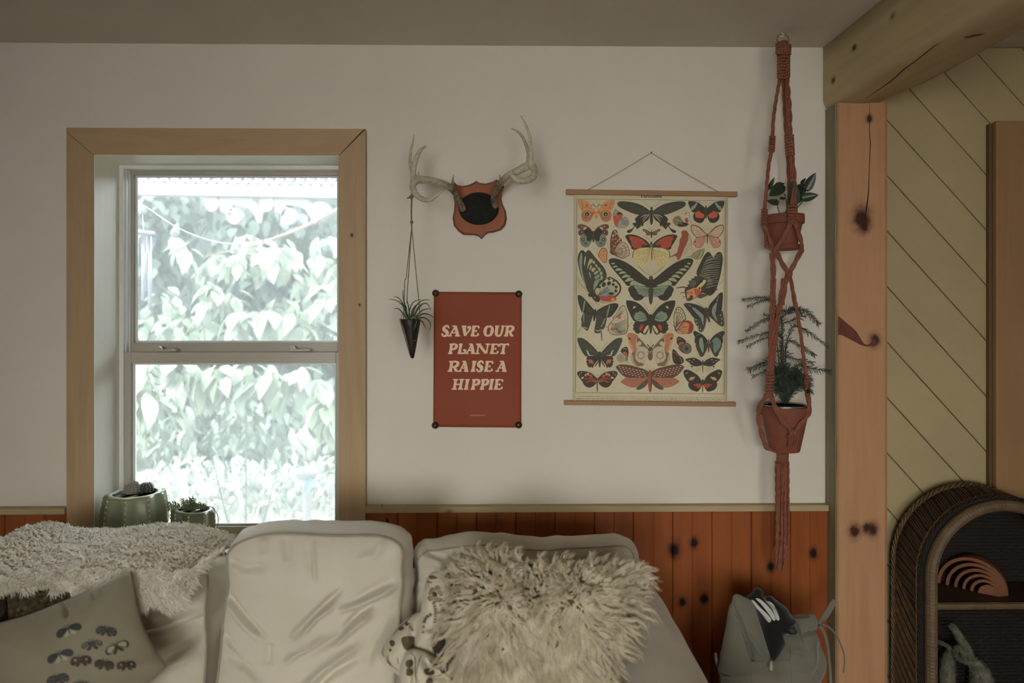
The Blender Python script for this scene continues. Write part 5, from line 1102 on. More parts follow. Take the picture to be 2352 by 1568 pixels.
bfly('B', 1242, [('80503e', [(1215, 945), (1050, 955), (980, 1010), (948, 1080), (978, 1156), (1050, 1194), (1120, 1175), (1185, 1070)]), ('a0745f', [(1215, 952), (1052, 965), (990, 1015), (960, 1080), (988, 1145), (1050, 1182), (1115, 1162), (1178, 1065)]), (K3, [(1220, 905), (1150, 815), (1060, 735), (950, 698), (898, 715), (890, 790), (925, 875), (1000, 968), (1060, 975), (1212, 942)]), ('a38c6d', [(1205, 905), (1140, 835), (1050, 755), (955, 718), (912, 728), (905, 790), (938, 868), (1005, 952), (1060, 960), (1205, 932)]), (K, E(985, 1060, 12, 22))]
  + fan((1205, 935), [(1060, 780), (960, 800), (960, 880), (1040, 940)], '6e5a48', .28) + fan((1205, 950), [(1000, 1100), (1050, 1180), (1110, 1150)], '6e4a3c', .28) + [(K3, E(1242, 925, 24, 40), 's'), (K3, E(1242, 1020, 13, 90), 's'), (K3, [(1225, 880), (1180, 790), (1130, 745)], 'l', .22)])
bfly('E', None, [(K2, [(500, 350), (310, 335), (262, 390), (228, 480), (240, 560), (235, 640), (300, 690), (365, 735), (420, 600), (475, 430)]), (K2, [(560, 380), (760, 445), (755, 560), (712, 690), (650, 712), (630, 778), (520, 775), (512, 680), (545, 500)]), (K, [(515, 300), (470, 250), (400, 165), (300, 55), (220, -14), (158, -16), (160, 80), (190, 200), (245, 335), (310, 345), (400, 395), (500, 370)]), (K, [(560, 312), (700, 222), (850, 162), (960, 148), (1018, 178), (1000, 250), (920, 370), (850, 442), (760, 455), (640, 425), (550, 385)]),
  (GN2, [(310, 90), (290, 200), (265, 330)], 'l', 2.2), (GN2, [(832, 190), (800, 320), (770, 445)], 'l', 2.0), (GN2, [(290, 370), (280, 460), (290, 560)], 'l', 1.6), (GN2, [(740, 470), (700, 560), (650, 650)], 'l', 1.6), (WH, [(260, 650), (310, 665), (370, 690)], 'l', .8), (WH, [(530, 722), (600, 735), (650, 690)], 'l', .9), (K3, [(235, 650), (190, 730), (148, 800)], 'l', .5), ('5c665a', [(640, 690), (672, 760), (682, 945), (660, 930), (642, 820)])]
  + [('545848', [(340+i*30, 150+i*32), (355+i*24, 230+i*22), (360+i*20, 330+i*8)], 'l', .25) for i in range(5)] + [('545848', [(600+i*42, 290-i*22), (605+i*40, 360-i*10), (600+i*34, 430-i*4)], 'l', .25) for i in range(6)] + [('545848', [(255, 40), (245, 110), (235, 180)], 'l', .5), ('545848', [(905, 190), (890, 260), (870, 330)], 'l', .4), (K, E(518, 400, 28, 135, 8)), (K3, [(525, 280), (470, 190), (438, 125)], 'l', .2), (K3, [(560, 300), (680, 220), (708, 180)], 'l', .2)])
zs_ = [(K2, [(915+i*30, 480-i*16), (1000+i*22, 400-i*8), (1060+i*18, 250+i*12)], 'l', .45) for i in range(5)]
zs_ += [(K2, [(850+j*6, 560+j*30), (960, 580+j*24-j*j), (1080, 540+j*32), (1215, 470+j*34)], 'l', .6) for j in range(8)] + [(K2, [(950-j*16, 700+j*24), (1040, 740+j*16), (1190-j*10, 690+j*26)], 'l', .55) for j in range(4)]
bfly('E', None, [(K3, [(1130, 190), (1182, 260), (1222, 400), (1230, 560), (1220, 700), (1175, 795), (1050, 820), (960, 826), (850, 795), (805, 720), (795, 640), (850, 555), (908, 490), (896, 460), (978, 360), (1050, 238)]), ('a0947a', [(1125, 205), (1172, 262), (1208, 400), (1215, 560), (1205, 695), (1165, 780), (1050, 806), (960, 810), (855, 782), (820, 715), (810, 645), (860, 565), (922, 490), (912, 460), (985, 370), (1055, 250)])]+zs_+[('9c5039', E(1035, 445, 42, 36)), ('9c5039', E(885, 695, 36, 38)), (K3, [(1215, 670), (1260, 600), (1325, 535)], 'l', .4), (K2, [(740, 650), (790, 648)], 'l', .8), (K2, [(770, 735), (820, 722)], 'l', .8)])
bfly('E', 1703, [(K, [(1690, 530), (1500, 530), (1370, 542), (1350, 590), (1325, 610), (1340, 650), (1325, 700), (1360, 730), (1385, 778), (1440, 795), (1490, 770), (1560, 815), (1620, 785), (1672, 650)]), (K, [(1690, 430), (1600, 298), (1480, 178), (1350, 108), (1220, 88), (1182, 110), (1198, 220), (1255, 360), (1310, 475), (1370, 535), (1500, 535), (1690, 530)]), (GN2, [(1615, 462), (1565, 370), (1500, 325), (1455, 320), (1440, 345), (1390, 345), (1360, 400), (1345, 445), (1385, 505), (1480, 538), (1600, 512)]), (CRM, [(1325, 255), (1345, 215), (1388, 212), (1375, 240), (1345, 262)]), ('8e3c2c', [(1510, 600), (1550, 600), (1535, 670), (1480, 735), (1460, 690), (1475, 630)]), (YL, [(1655, 620), (1610, 635), (1545, 745), (1560, 792), (1600, 760), (1650, 670)]), (PK, [(1552, 760), (1580, 770), (1565, 795)])]
  + fan((1605, 470), [(1400, 370), (1360, 440), (1400, 500), (1490, 340)], K, .4) + [(K, E(1703, 450, 50, 70), 's'), (K, E(1703, 640, 28, 165), 's'), (K2, [(1690, 380), (1620, 260), (1580, 185), (1532, 145)], 'l', .35)])
bfly('F', None, [(K3, [(620, 222), (690, 245), (755, 340), (795, 470), (752, 528), (660, 570), (590, 668), (540, 660), (526, 500), (540, 360), (578, 258)]), ('a59878', [(622, 240), (682, 262), (742, 348), (778, 466), (740, 512), (650, 556), (592, 640), (556, 640), (542, 500), (556, 362), (590, 270)])] + fan((570, 650), [(590, 250), (640, 235), (690, 260), (735, 320), (765, 390), (785, 460)], K3, .75) + [(K3, [(545, 350), (640, 350), (700, 400), (745, 520)], 'l', .7), (K3, [(570, 290), (660, 290), (760, 400)], 'l', .5)]
  + [('7c3527', [(700, 560), (780, 516), (860, 518), (932, 580), (952, 660), (922, 755), (862, 795), (760, 800), (640, 790), (585, 740), (600, 690)]), (OR, [(740, 560), (820, 565), (862, 605), (850, 700), (832, 786), (720, 792), (640, 780), (598, 735), (608, 690), (680, 625)])] + fan((595, 700), [(780, 570), (855, 620), (845, 700), (835, 780), (740, 790)], K3, .5) + [(K3, [(690, 620), (740, 660), (830, 640)], 'l', .5), (K3, [(860, 600), (848, 700), (832, 790)], 'l', .5), (K3, [(560, 670), (480, 590), (408, 530)], 'l', .3), (K2, E(575, 710, 40, 18, 60))])
bfly('F', None, [(K2, [(1225, 370), (980, 455), (980, 560), (1040, 655), (1072, 745), (1130, 758), (1172, 700), (1205, 600), (1225, 480)]), (K2, [(1265, 350), (1530, 300), (1580, 400), (1596, 605), (1550, 640), (1480, 605), (1370, 505), (1290, 430)]), (K, [(1215, 300), (1100, 212), (950, 160), (820, 143), (742, 165), (778, 232), (865, 340), (965, 465), (1100, 480), (1225, 430)]), (K, [(1250, 290), (1300, 165), (1400, 55), (1500, -60), (1562, -78), (1573, 0), (1560, 150), (1535, 320), (1400, 410), (1270, 375)]),
  (BG, [(925, 225), (960, 240), (1040, 300), (1145, 390), (1165, 450), (1150, 620), (1110, 480), (1010, 360), (935, 275)]), (BG, E(885, 210, 18, 12, 30)), (BG, E(845, 188, 14, 8, 30)), (BG, E(798, 172, 12, 6, 20)), (BG, [(1445, 130), (1440, 210), (1425, 300), (1412, 380), (1458, 535), (1375, 440), (1333, 330), (1370, 205)]), (BG, E(1450, 90, 18, 22)), (BG, E(1465, 40, 14, 16)), (BG, E(1480, 0, 11, 12))] + [(WH, E(x, y, 10, 16, r_)) for x, y, r_ in [(1020, 570, -30), (1055, 640, -30), (1095, 700, -20), (1520, 400, 0), (1550, 480, 0), (1540, 570, 0), (1000, 500, 0)]] + [(K, [(960, 300), (1050, 340)], 'l', .3), (K, [(1040, 380), (1120, 370)], 'l', .3), (K2, [(1188, 250), (1240, 250), (1270, 380), (1302, 530), (1268, 545), (1215, 380)]), (K3, [(1190, 260), (1110, 190), (1012, 128)], 'l', .25), (K3, [(1245, 240), (1270, 130), (1310, 45)], 'l', .25)])
bfly('F', 1273, [(K2, [(1255, 990), (1010, 1005), (1008, 1100), (1055, 1200), (1088, 1272), (1150, 1274), (1222, 1150), (1255, 1060)]), (K, [(1255, 965), (1200, 875), (1110, 795), (970, 733), (942, 790), (978, 860), (972, 960), (1008, 1012), (1150, 1010)]), ('6b7866', [(1132, 880), (1150, 960), (1168, 1100), (1148, 1205), (1108, 1130), (1068, 1010), (1080, 900)]), ('5d6b63', [(1380, 900), (1440, 870), (1500, 920), (1530, 980), (1500, 1090), (1420, 1185), (1370, 1120), (1370, 1000), (1340, 950)], 's'), (WH, E(1060, 805, 8, 7)), (WH, E(1022, 828, 7, 6)), (K3, E(1270, 1050, 20, 150), 's'), (K3, [(1245, 930), (1180, 850), (1115, 775)], 'l', .2)])
bfly('G', 625, [(K, [(605, 540), (450, 528), (368, 540), (340, 590), (358, 620), (330, 650), (360, 690), (342, 715), (378, 735), (368, 768), (402, 760), (422, 782), (442, 755), (475, 782), (500, 720), (590, 600)]), ('4b4a3c', [(600, 580), (560, 660), (505, 760), (560, 720), (600, 640)]), (K2, [(610, 480), (520, 368), (400, 248), (280, 160), (190, 143), (145, 170), (168, 260), (228, 400), (290, 502), (350, 540), (450, 528), (610, 540)]), ('8c9689', [(332, 398), (380, 432), (412, 505), (505, 515), (400, 528), (365, 490), (350, 440)]), ('965541', [(490, 650), (480, 700), (440, 680), (410, 690), (383, 612), (430, 598), (470, 620)]), (K, [(440, 600), (430, 690)], 'l', .3), (K, [(470, 615), (462, 700)], 'l', .3), (K, E(622, 490, 36, 60), 's'), (K, E(622, 640, 26, 130), 's'), (K3, [(610, 420), (540, 330), (465, 225)], 'l', .3)] + fan((560, 480), [(180, 180), (190, 260), (230, 330)], '55523f', .3))
bfly('G', 573, [(K, [(555, 1060), (400, 1055), (268, 1075), (285, 1130), (340, 1182), (410, 1198), (480, 1172), (545, 1110)]), (K, [(565, 1010), (500, 940), (420, 880), (300, 850), (190, 848), (143, 885), (162, 950), (215, 1020), (270, 1075), (400, 1065), (560, 1055)]), (OR, [(300, 925), (370, 885), (405, 895), (385, 940), (320, 960)]), (YL, [(220, 995), (275, 965), (290, 990), (245, 1012)]), ('7d3a28', [(545, 1035), (470, 990), (400, 970), (320, 1000), (280, 1045), (400, 1018), (545, 1062)]), ('8c4730', [(548, 1068), (430, 1040), (330, 1080), (340, 1098), (430, 1062), (548, 1094)]), (OR2, [(400, 930), (440, 930), (480, 960), (430, 965)]), (OR, E(235, 882, 18, 9)), (WH, E(200, 915, 10, 7)), (WH, E(190, 948, 7, 9)), (K, E(352, 942, 16, 14)), (K, E(310, 985, 18, 14)), (K, E(385, 990, 26, 8)), (KB, E(572, 1020, 16, 34), 's'), (KB, E(570, 1160, 14, 130), 's'), (K3, [(560, 990), (480, 900), (380, 825)], 'l', .25)])
cm_ = '9d9178'
bfly('G', 1697, [(cm_, [(1650, 420), (1400, 430), (1300, 470), (1283, 600), (1330, 702), (1430, 748), (1550, 715), (1610, 600)]), ('6c553f', [(1320, 450), (1390, 420), (1372, 560), (1430, 650), (1555, 690), (1530, 738), (1420, 742), (1325, 690), (1283, 590), (1290, 500)]), ('99866b', [(1300, 480), (1330, 560), (1340, 640), (1400, 720), (1320, 680), (1288, 590)]), (cm_, [(1650, 370), (1560, 230), (1440, 100), (1330, 45), (1230, 42), (1205, 90), (1235, 250), (1300, 400), (1400, 440), (1640, 430)]), ('96624a', [(1440, 105), (1330, 45), (1250, 42), (1205, 80), (1215, 150), (1240, 260), (1300, 400), (1360, 455), (1405, 400), (1385, 250), (1400, 160)]), (OR, [(1225, 170), (1270, 200), (1300, 290), (1340, 400), (1300, 390), (1250, 290)]), (K, E(1255, 160, 18, 22)), ('5f4f3d', [(1655, 370), (1540, 240), (1440, 140), (1402, 200), (1440, 310), (1500, 330), (1560, 330), (1640, 385)]), (cm_, E(1462, 262, 44, 46)), (K3, E(1492, 515, 74, 80)), (cm_, E(1492, 515, 62, 68)), (K3, [(1560, 470), (1630, 425)], 'l', .3), ('4e3f31', E(1697, 410, 52, 80), 's'), (WH, [(1650, 432), (1697, 440), (1744, 432)], 'sl', .9), ('5d4a39', E(1694, 530, 54, 92), 's'), (K3, [(1680, 340), (1640, 320), (1622, 275), (1660, 300)], 'p')], 'printed_moth')
dash = [('9c8b74', E(1040+(i % 8)*72+(i//8)*22, 752+(i//8)*46+(i % 8)*15, 22-(i//8)*1.5, 9, 14)) for i in range(30) if not (i//8 == 3 and i % 8 > 5)]
bfly('G', 1687, [('8a5a43', [(1640, 975), (1400, 985), (1200, 980), (1100, 1035), (1065, 1075), (1130, 1125), (1250, 1182), (1390, 1194), (1500, 1110), (1640, 1010)]), ('4b4232', [(1645, 1000), (1645, 1090), (1570, 1190), (1450, 1245), (1395, 1215), (1480, 1130)]), ('54392c', [(1655, 870), (1560, 808), (1400, 758), (1250, 722), (1080, 706), (1000, 728), (962, 765), (1020, 845), (1090, 925), (1200, 985), (1400, 990), (1640, 970)])]+dash+[('7b4b38', [(1640, 975), (1500, 1010), (1250, 1060)], 'l', .5), ('4e382b', E(1687, 900, 44, 70), 's'), ('7e4431', E(1685, 1060, 40, 240), 's'), ('4e382b', [(1710, 860), (1722, 1060), (1705, 1280)], 'sl', 1.6), (K3, [(1680, 815), (1640, 800), (1598, 785)], 'l', .3)], 'printed_moth')
bfly('G', None, [('75705f', E(1080, 572, 102, 92)), ('9a927c', E(1080, 572, 86, 76)), ('5f5a4c', E(1075, 572, 70, 60)), ('9a927c', E(1075, 572, 54, 46)), ('5f5a4c', E(1072, 572, 36, 32)), ('8d866f', E(1070, 572, 20, 18)), (K, [(1180, 330), (1222, 370), (1234, 480), (1205, 570), (1130, 490), (1068, 435), (1100, 365)]), ('98503f', [(1115, 455), (1160, 430), (1215, 500), (1200, 560), (1160, 520)]), (WH, [(1120, 380), (1165, 370), (1205, 395)], 'l', .6), ('6d6650', E(1190, 600, 34, 40))])
bfly('H', None, [('4f4635', [(815, 248), (882, 290), (908, 370), (882, 455), (800, 485), (715, 455), (645, 390), (636, 310), (760, 262)])]+[(c_, E(800, 370, a, a*1.2)) for c_, a in (('8b826a', 72), (K, 64), ('8b826a', 46), (K, 40))]+[(K, [(625, 118), (720, 148), (793, 220), (760, 265), (640, 305), (598, 260), (592, 180)]), ('94452f', [(618, 275), (690, 228), (757, 243), (700, 280), (630, 300)]), (WH, [(605, 200), (640, 170), (690, 165)], 'l', .4), (K3, [(640, 380), (590, 320), (555, 285)], 'l', .3)])
bfly('H', None, [(K, [(515, 383), (590, 438), (652, 520), (705, 550), (745, 612), (730, 672), (670, 704), (580, 704), (518, 645), (498, 500)]), (RD, [(530, 440), (590, 480), (625, 530)], 'l', 1.1), (RD, [(655, 545), (690, 610), (700, 670)], 'l', 1.4), (RD, [(545, 555), (545, 610)], 'l', .9)])
bfly('H', 1146, [('9a9170', [(1138, 720), (1000, 740), (888, 735), (920, 790), (1000, 862), (1060, 862), (1122, 790)]), (K, [(1138, 680), (1080, 618), (980, 568), (880, 567), (775, 605), (850, 662), (895, 715), (1000, 748), (1130, 722)]), (WH, E(955, 606, 16, 8)), (WH, E(864, 626, 18, 8, -20)), (WH, E(920, 655, 18, 7, -20)), (K, [(890, 740), (920, 770), (940, 745)]), (K2, [(900, 770), (960, 840)], 'l', .4), (K2, E(1146, 665, 18, 50), 's'), (K2, E(1146, 780, 9, 105), 's'), (K3, [(1135, 610), (1080, 570), (1008, 518)], 'l', .2)])
bfly('H', 1145, [(K, [(1122, 1120), (950, 1105), (848, 1095), (845, 1170), (900, 1242), (1010, 1282), (1060, 1262), (1112, 1180)]), (K, [(1132, 1080), (1050, 955), (940, 868), (830, 818), (755, 828), (736, 880), (768, 982), (850, 1085), (950, 1125), (1132, 1125)]), (OR, [(848, 1035), (890, 975), (940, 975), (985, 962), (955, 1012), (905, 1042)]), ('8a3b29', [(1118, 1120), (1000, 1118), (945, 1145), (1000, 1170), (1010, 1200), (1040, 1190), (1060, 1222), (1080, 1190), (1102, 1190)]), (YL, E(800, 892, 28, 8, -15)), (K2, E(1145, 1080, 28, 60), 's'), (K2, E(1143, 1210, 10, 100), 's'), (K3, [(1130, 1030), (1060, 960), (980, 880)], 'l', .3)])
# frame line, title, numbers and the caption in minute type
fl_ = Flat(yb_); fl_.use(ink('5a5341'))
cor = [(1325.2, 456.8), (1666.2, 460.6), (1663.6, 904), (1322.1, 901.5)]
for a, b in zip(cor, cor[1:]+cor[:1]): fl_.line([a, b], [.45, .45], raise_=False)
fl_.build('frame_line', chart)
tt = Flat(yb_); tt.use(ink('35302a')); ident = lambda L: L
x = 1472.0
for ch in 'PAPILLONS':
    w_ = 3.6 if ch == 'I' else 5.0; glyph(tt, ch, x, x+w_, 448.3, 453.6, ident, 0, 1.0); x += w_+.55
tt.build('title', chart, kind='stuff')
for cv, s_, x, y in [('A', '30', 560, 212), ('A', '12', 485, 762), ('A', '14', 912, 750), ('A', '3', 1728, 250), ('A', '28', 1712, 770), ('A', '22', 560, 1305), ('A', '5', 845, 1350), ('A', '2', 1708, 1520), ('B', '20', 1222, 235), ('B', '25', 895, 655), ('B', '24', 1245, 785), ('B', '18', 928, 1222), ('B', '29', 1020, 1500), ('C', '1', 1708, 518), ('C', '3', 168, 795), ('D', '33', 1568, 565), ('E', '27', 160, 410), ('E', '4', 1700, 300), ('E', '11', 1255, 715), ('E', '7', 628, 1068), ('E', '26', 1702, 985), ('F', '6', 495, 720), ('F', '9', 1315, 605), ('F', '10', 1268, 850), ('F', '16', 832, 955), ('G', '15', 1220, 665), ('G', '21', 1695, 755), ('G', '19', 575, 940), ('H', '17', 495, 690), ('H', '23', 1550, 625), ('H', '13', 1145, 965)]:
    (px_, py_), = c8[cv]([(x, y)]); text(s_, px_, py_+1.3, 2.9, yb_, ink('5a5341'), chart, 'printed_number')
cp = Flat(yb_); cp.use(ink('6b6450')); rr = random.Random(4)
for j, yy in enumerate((910.2, 914.6, 918.6)):
    x = 1328 if j == 0 else 1323.5
    while x < 1662:
        L = rr.uniform(2, 9)
        if x+L > 1663: break
        yo = yy+(x-1320)*.007; cp.line([(x, yo), (x+L*.5, yo+rr.uniform(-.25, .25)), (x+L, yo)], [rr.uniform(.35, .6)], raise_=False, k=1); x += L+rr.choice((1, 1.2, 2.8))
cp.build('caption', chart, kind='stuff')
# ================================================================ antler plaque
ca3 = cropf(860, 240, 3.92)
plaque = thing('antler_plaque', 'pair of grey antlers on a reddish wooden shield with black felt pad', 'antler mount', tuple(P(1100, 545, 0)))
so = [(722, 700), (745, 722), (790, 735), (850, 722), (890, 705), (915, 686), (945, 705), (1000, 712), (1060, 697), (1100, 674), (1125, 705), (1172, 738), (1152, 790), (1143, 850), (1155, 900), (1183, 960), (1192, 1030), (1177, 1088), (1140, 1130), (1080, 1150), (1020, 1158), (990, 1180), (965, 1213), (940, 1188), (900, 1176), (800, 1172), (755, 1140), (715, 1092), (704, 1020), (718, 950), (722, 880), (712, 830), (720, 770)]
M_SH = wood('cherry_shield', dsp('744022'), dsp('64351c'), 'z', scale=.9, rough=.5, spec=.25); M_SHD = mat('shield_edge', dsp('552c1e'), .4, .15, 20)
ctr = (945, 940)
def ringp(k, y, dx=0): return [P(*ca3([(ctr[0]+(x-ctr[0])*k, ctr[1]+(z-ctr[1])*k)])[0], y) for x, z in so]
m = MB(); a, b, c_, d_ = ringp(1, -.0), ringp(1, -.008), ringp(.965, -.011), ringp(.93, -.018); n_ = len(so)
vs = a+b+c_+d_; fs = []
for r_ in range(3): fs += [(r_*n_+i, r_*n_+(i+1) % n_, (r_+1)*n_+(i+1) % n_, (r_+1)*n_+i) for i in range(n_)]
m.add(vs, fs); m.build('shield_edge', M_SHD, plaque)
m = MB(); m.add(ringp(.93, -.018), [tuple(range(n_))]); m.build('shield', M_SH, plaque)
fc = P(*ca3([(940, 938)])[0], -.018); m = MB(); sx, sz = 180/3.92/S(-.02), 146/3.92/S(-.02)
m.lathe([(.999, 0), (1.0, .006), (.93, .016), (.75, .026), (.45, .032), (.001, .034)], (0, 0, 0), 40, axis='y')
m.v = [(fc.x+v[0]*sx, fc.y+v[1], fc.z+v[2]*sz) for v in m.v]
m.build('felt_pad', mat('black_felt', '1c1d18', .95, .3, 60, .5, 300), plaque, smooth=True)
def antlerm():
    n = NT('antler_bone'); g = n.new('ShaderNodeNewGeometry'); d = n.new('ShaderNodeVectorMath', operation='DISTANCE'); n.link(g.outputs['Position'], d.inputs[0]); d.inputs[1].default_value = tuple(P(1100, 478, -.08))
    st = n.noise(n.pos((1, 1, 1)), 75, 4, .7, 1.2); pale = n.ramp(st, [(.3, lin(dsp('7c7561'))), (.7, lin(dsp('a09a88')))]); dark = n.ramp(st, [(.42, lin(dsp('332a1f'))), (.6, lin(dsp('6b604c')))])
    k = n.ramp(n.math('ADD', d.outputs['Value'], n.math('MULTIPLY', st, .03)), [(.105, G(1)), (.165, G(0))]); n.col(n.mix(k, pale, dark)); n.b.inputs['Roughness'].default_value = .55
    n.bump(n.noise(n.pos(), 160, 4, .7), .6, .004); return n.m
M_ANT = antlerm()
def tine(pts, name, parent, n=14):
    "pts: crop x, crop y, depth, radius (crop px)"
    c = catmull([(p[0], p[1], 0) for p in pts], 6); dd = [(i*6, p[2]) for i, p in enumerate(pts)]; rr_ = [(i*6, p[3]) for i, p in enumerate(pts)]
    q, r_ = [], []
    for i, v in enumerate(c):
        y = interp(dd, i); (a, b), = ca3([(v.x, v.y)]); q.append(P(a, b, y)); r_.append(interp(rr_, i)/3.92/S(y)*(1+.07*noise.noise(Vector((i*.9, v.x*.01, 3)))))
    return MB().tube(q, r_, n).build(name, M_ANT, parent, smooth=True)
al = tine([(800, 945, -.045, 30), (772, 880, -.06, 27), (735, 810, -.085, 26), (690, 750, -.11, 31), (620, 712, -.14, 29), (520, 682, -.17, 29), (430, 676, -.19, 36), (372, 680, -.205, 42), (345, 735, -.225, 30), (372, 805, -.25, 27), (435, 850, -.27, 24), (500, 855, -.285, 19), (565, 815, -.295, 13), (605, 785, -.30, 8), (640, 755, -.30, 3)], 'antler', plaque)
tine([(352, 700, -.205, 30), (348, 620, -.205, 27), (360, 540, -.20, 24), (382, 470, -.19, 21), (412, 415, -.18, 15), (440, 388, -.175, 10), (468, 374, -.17, 4)], 'tine', al)
tine([(350, 620, -.21, 18), (328, 560, -.19, 17), (322, 490, -.165, 15), (332, 400, -.145, 11), (348, 330, -.13, 8), (357, 274, -.12, 3)], 'tine', al)
tine([(712, 745, -.10, 20), (706, 700, -.11, 14), (708, 665, -.118, 9), (712, 630, -.125, 3)], 'brow_tine', al)
tine([(392, 650, -.20, 14), (398, 622, -.21, 10), (392, 604, -.215, 4)], 'brow_tine', al, 8)
ar = tine([(1092, 918, -.045, 26), (1072, 860, -.06, 26), (1082, 800, -.08, 27), (1112, 735, -.105, 32), (1160, 680, -.13, 30), (1215, 632, -.155, 30), (1290, 598, -.18, 34), (1360, 560, -.195, 36), (1410, 545, -.205, 38), (1438, 590, -.225, 30), (1430, 650, -.245, 30), (1370, 685, -.265, 28), (1300, 685, -.275, 26), (1250, 650, -.275, 22), (1235, 610, -.27, 12), (1250, 590, -.262, 5)], 'antler', plaque)
tine([(1385, 560, -.20, 34), (1392, 500, -.20, 28), (1390, 440, -.19, 20), (1372, 380, -.18, 17), (1340, 305, -.165, 14), (1290, 245, -.15, 11), (1235, 215, -.14, 4)], 'tine', ar)
tine([(1410, 545, -.21, 34), (1412, 480, -.215, 20), (1408, 400, -.22, 17), (1400, 300, -.22, 14), (1368, 195, -.215, 11), (1318, 97, -.21, 3)], 'tine', ar)
tine([(1140, 700, -.12, 16), (1134, 665, -.135, 10), (1128, 634, -.145, 4)], 'brow_tine', ar, 8)
# ================================================================ cone planter with an air plant, hung from the left antler
cb = cropf(860, 620, 3.92); ca_y = -.205
cone = thing('air_plant_cone', 'small dark leather cone hanging by twine from the left antler', 'planter', tuple(P(946, 820, ca_y)))
M_TWINE = mat('jute_twine', dsp('5f543a'), .95, .3, 200)
tw = MB(); k0 = ca3([(338, 730)])[0]; k1 = ca3([(335, 1058)])[0]; k2 = ca3([(336, 1100)])[0]
tw.tube([P(k0[0], k0[1], ca_y-.0), P(*ca3([(336, 850)])[0], ca_y), P(*ca3([(332, 960)])[0], ca_y), P(*k1, ca_y), P(*k2, ca_y)], [.0022]*5, 7)
for a_ in (-.0025, .0025): tw.tube([P(k0[0], k0[1], ca_y+a_*6), P(*ca3([(340, 850)])[0], ca_y+a_), P(*ca3([(336, 960)])[0], ca_y+a_), P(*k1, ca_y)], [.0013]*4, 6)
for (x_, y_, dy) in ((285, 0, .0), (305, 0, .02), (375, 0, -.01)):
    ex, ey = {285: (262, 185), 305: (292, 300), 375: (412, 425)}[x_]
    tw.tube([P(*k2, ca_y), P(*ca3([({285: 285, 305: 305, 375: 380}[x_], 1568)])[0], ca_y+dy), P(*cb([((x_+ex)/2, (y_+ey)/2)])[0], ca_y+dy), P(*cb([(ex, ey if ex != 262 else 440)])[0], ca_y+dy*1.5)], [.0013]*4, 6)
tw.build('twine', M_TWINE, cone, smooth=True)
kn_ = MB(); kn_.ball(tuple(P(*k1, ca_y)), (.0048, .0045, .0055), 10, 8); kn_.build('knot', M_TWINE, cone, smooth=True)
kn_ = MB(); kn_.ball(tuple(P(*ca3([(334, 832)])[0], ca_y)), (.006, .005, .006), 10, 8); kn_.tube([P(*ca3([(330, 830)])[0], ca_y), P(*ca3([(310, 838)])[0], ca_y-.004), P(*ca3([(296, 842)])[0], ca_y)], [.003, .0025, .0015], 6); kn_.build('knot', M_TWINE, cone, smooth=True)
M_CONE = mat('dark_leather', '2c261f', .5, .3, 40, .4, 80, hex2='15120e'); cm0 = P(*cb([(322, 450)])[0], ca_y); s6 = 3.92*S(ca_y)
prof = [(.0005, -345/s6), (14/s6, -340/s6), (40/s6, -240/s6), (60/s6, -150/s6), (78/s6, -70/s6), (92/s6, 0), (90/s6, 8/s6), (80/s6, 0), (60/s6, -60/s6), (.001, -100/s6)]
m = MB(); m.lathe(prof, (cm0.x, cm0.y, cm0.z), 30, fn=lambda q, i: 1+.05*math.sin(3*q)+.02*math.sin(7*q+i))
m.v = [(v[0]+(cm0.z-v[2])*.055, v[1], v[2]) for v in m.v]
m.build('cone', M_CONE, cone, smooth=True)
# stitched fold of the leather and a row of pale dots
MB().tube([P(*cb([(235, 440)])[0], ca_y-.012), P(*cb([(262, 540)])[0], ca_y-.018), P(*cb([(290, 640)])[0], ca_y-.014), P(*cb([(322, 770)])[0], ca_y-.004)], [.003, .0035, .003, .0015], 8).build('rolled_edge', mat('worn_leather_edge', '6e675a', .5, .3, 60), cone, smooth=True)
dt = MB()
for i in range(6): dt.ball(tuple(P(*cb([(295+i*15, 634-(i % 2)*2)])[0], ca_y-.0135-.0022*math.sin(i/5*3.14))), .0011, 6, 4)
for i in range(4): dt.ball(tuple(P(*cb([(322+i*13, 708)])[0], ca_y-.0092)), .0008, 6, 4)
dt.build('pale_dots', mat('pale_dots', 'b9b29c', .7), cone, kind='stuff')
ap_ = thing('air_plant', 'spiky grey-green air plant sprouting from the hanging leather cone', 'plant', tuple(P(*cb([(322, 450)])[0], ca_y)))
M_AIR = mat('air_plant_green', '4f5e48', .6, .25, 30, hex2='36452f'); M_AIRP = mat('air_plant_pale', '9a9a80', .6, .2, 30)
lv = [([(300, 440), (275, 320), (258, 230), (258, 175)], 5, -.01), ([(300, 430), (255, 320), (200, 275), (128, 260)], 4, -.02), ([(300, 430), (258, 310), (215, 250), (172, 240)], 4, .02), ([(290, 440), (240, 370), (205, 345), (172, 350)], 3.5, -.03), ([(310, 440), (318, 360), (350, 290), (425, 262)], 4.5, .02), ([(330, 440), (370, 330), (430, 275), (505, 268)], 5, -.01),
      ([(340, 440), (400, 330), (470, 300), (510, 365)], 5, -.03), ([(350, 440), (420, 370), (470, 350), (508, 352)], 4, .02), ([(360, 440), (430, 395), (490, 400), (540, 432)], 5.5, -.02), ([(370, 440), (450, 430), (505, 480), (490, 552)], 5, -.035), ([(370, 445), (425, 460), (450, 500), (466, 530)], 4, -.02), ([(300, 440), (280, 350), (245, 300), (235, 310)], 4, -.03), ([(320, 440), (310, 350), (300, 300), (290, 250)], 5, .01), ([(310, 440), (290, 380), (285, 330), (262, 290)], 5, .02), ([(345, 440), (380, 370), (420, 320), (440, 300)], 5, .01), ([(330, 440), (340, 370), (370, 320), (420, 300)], 5, -.02)]
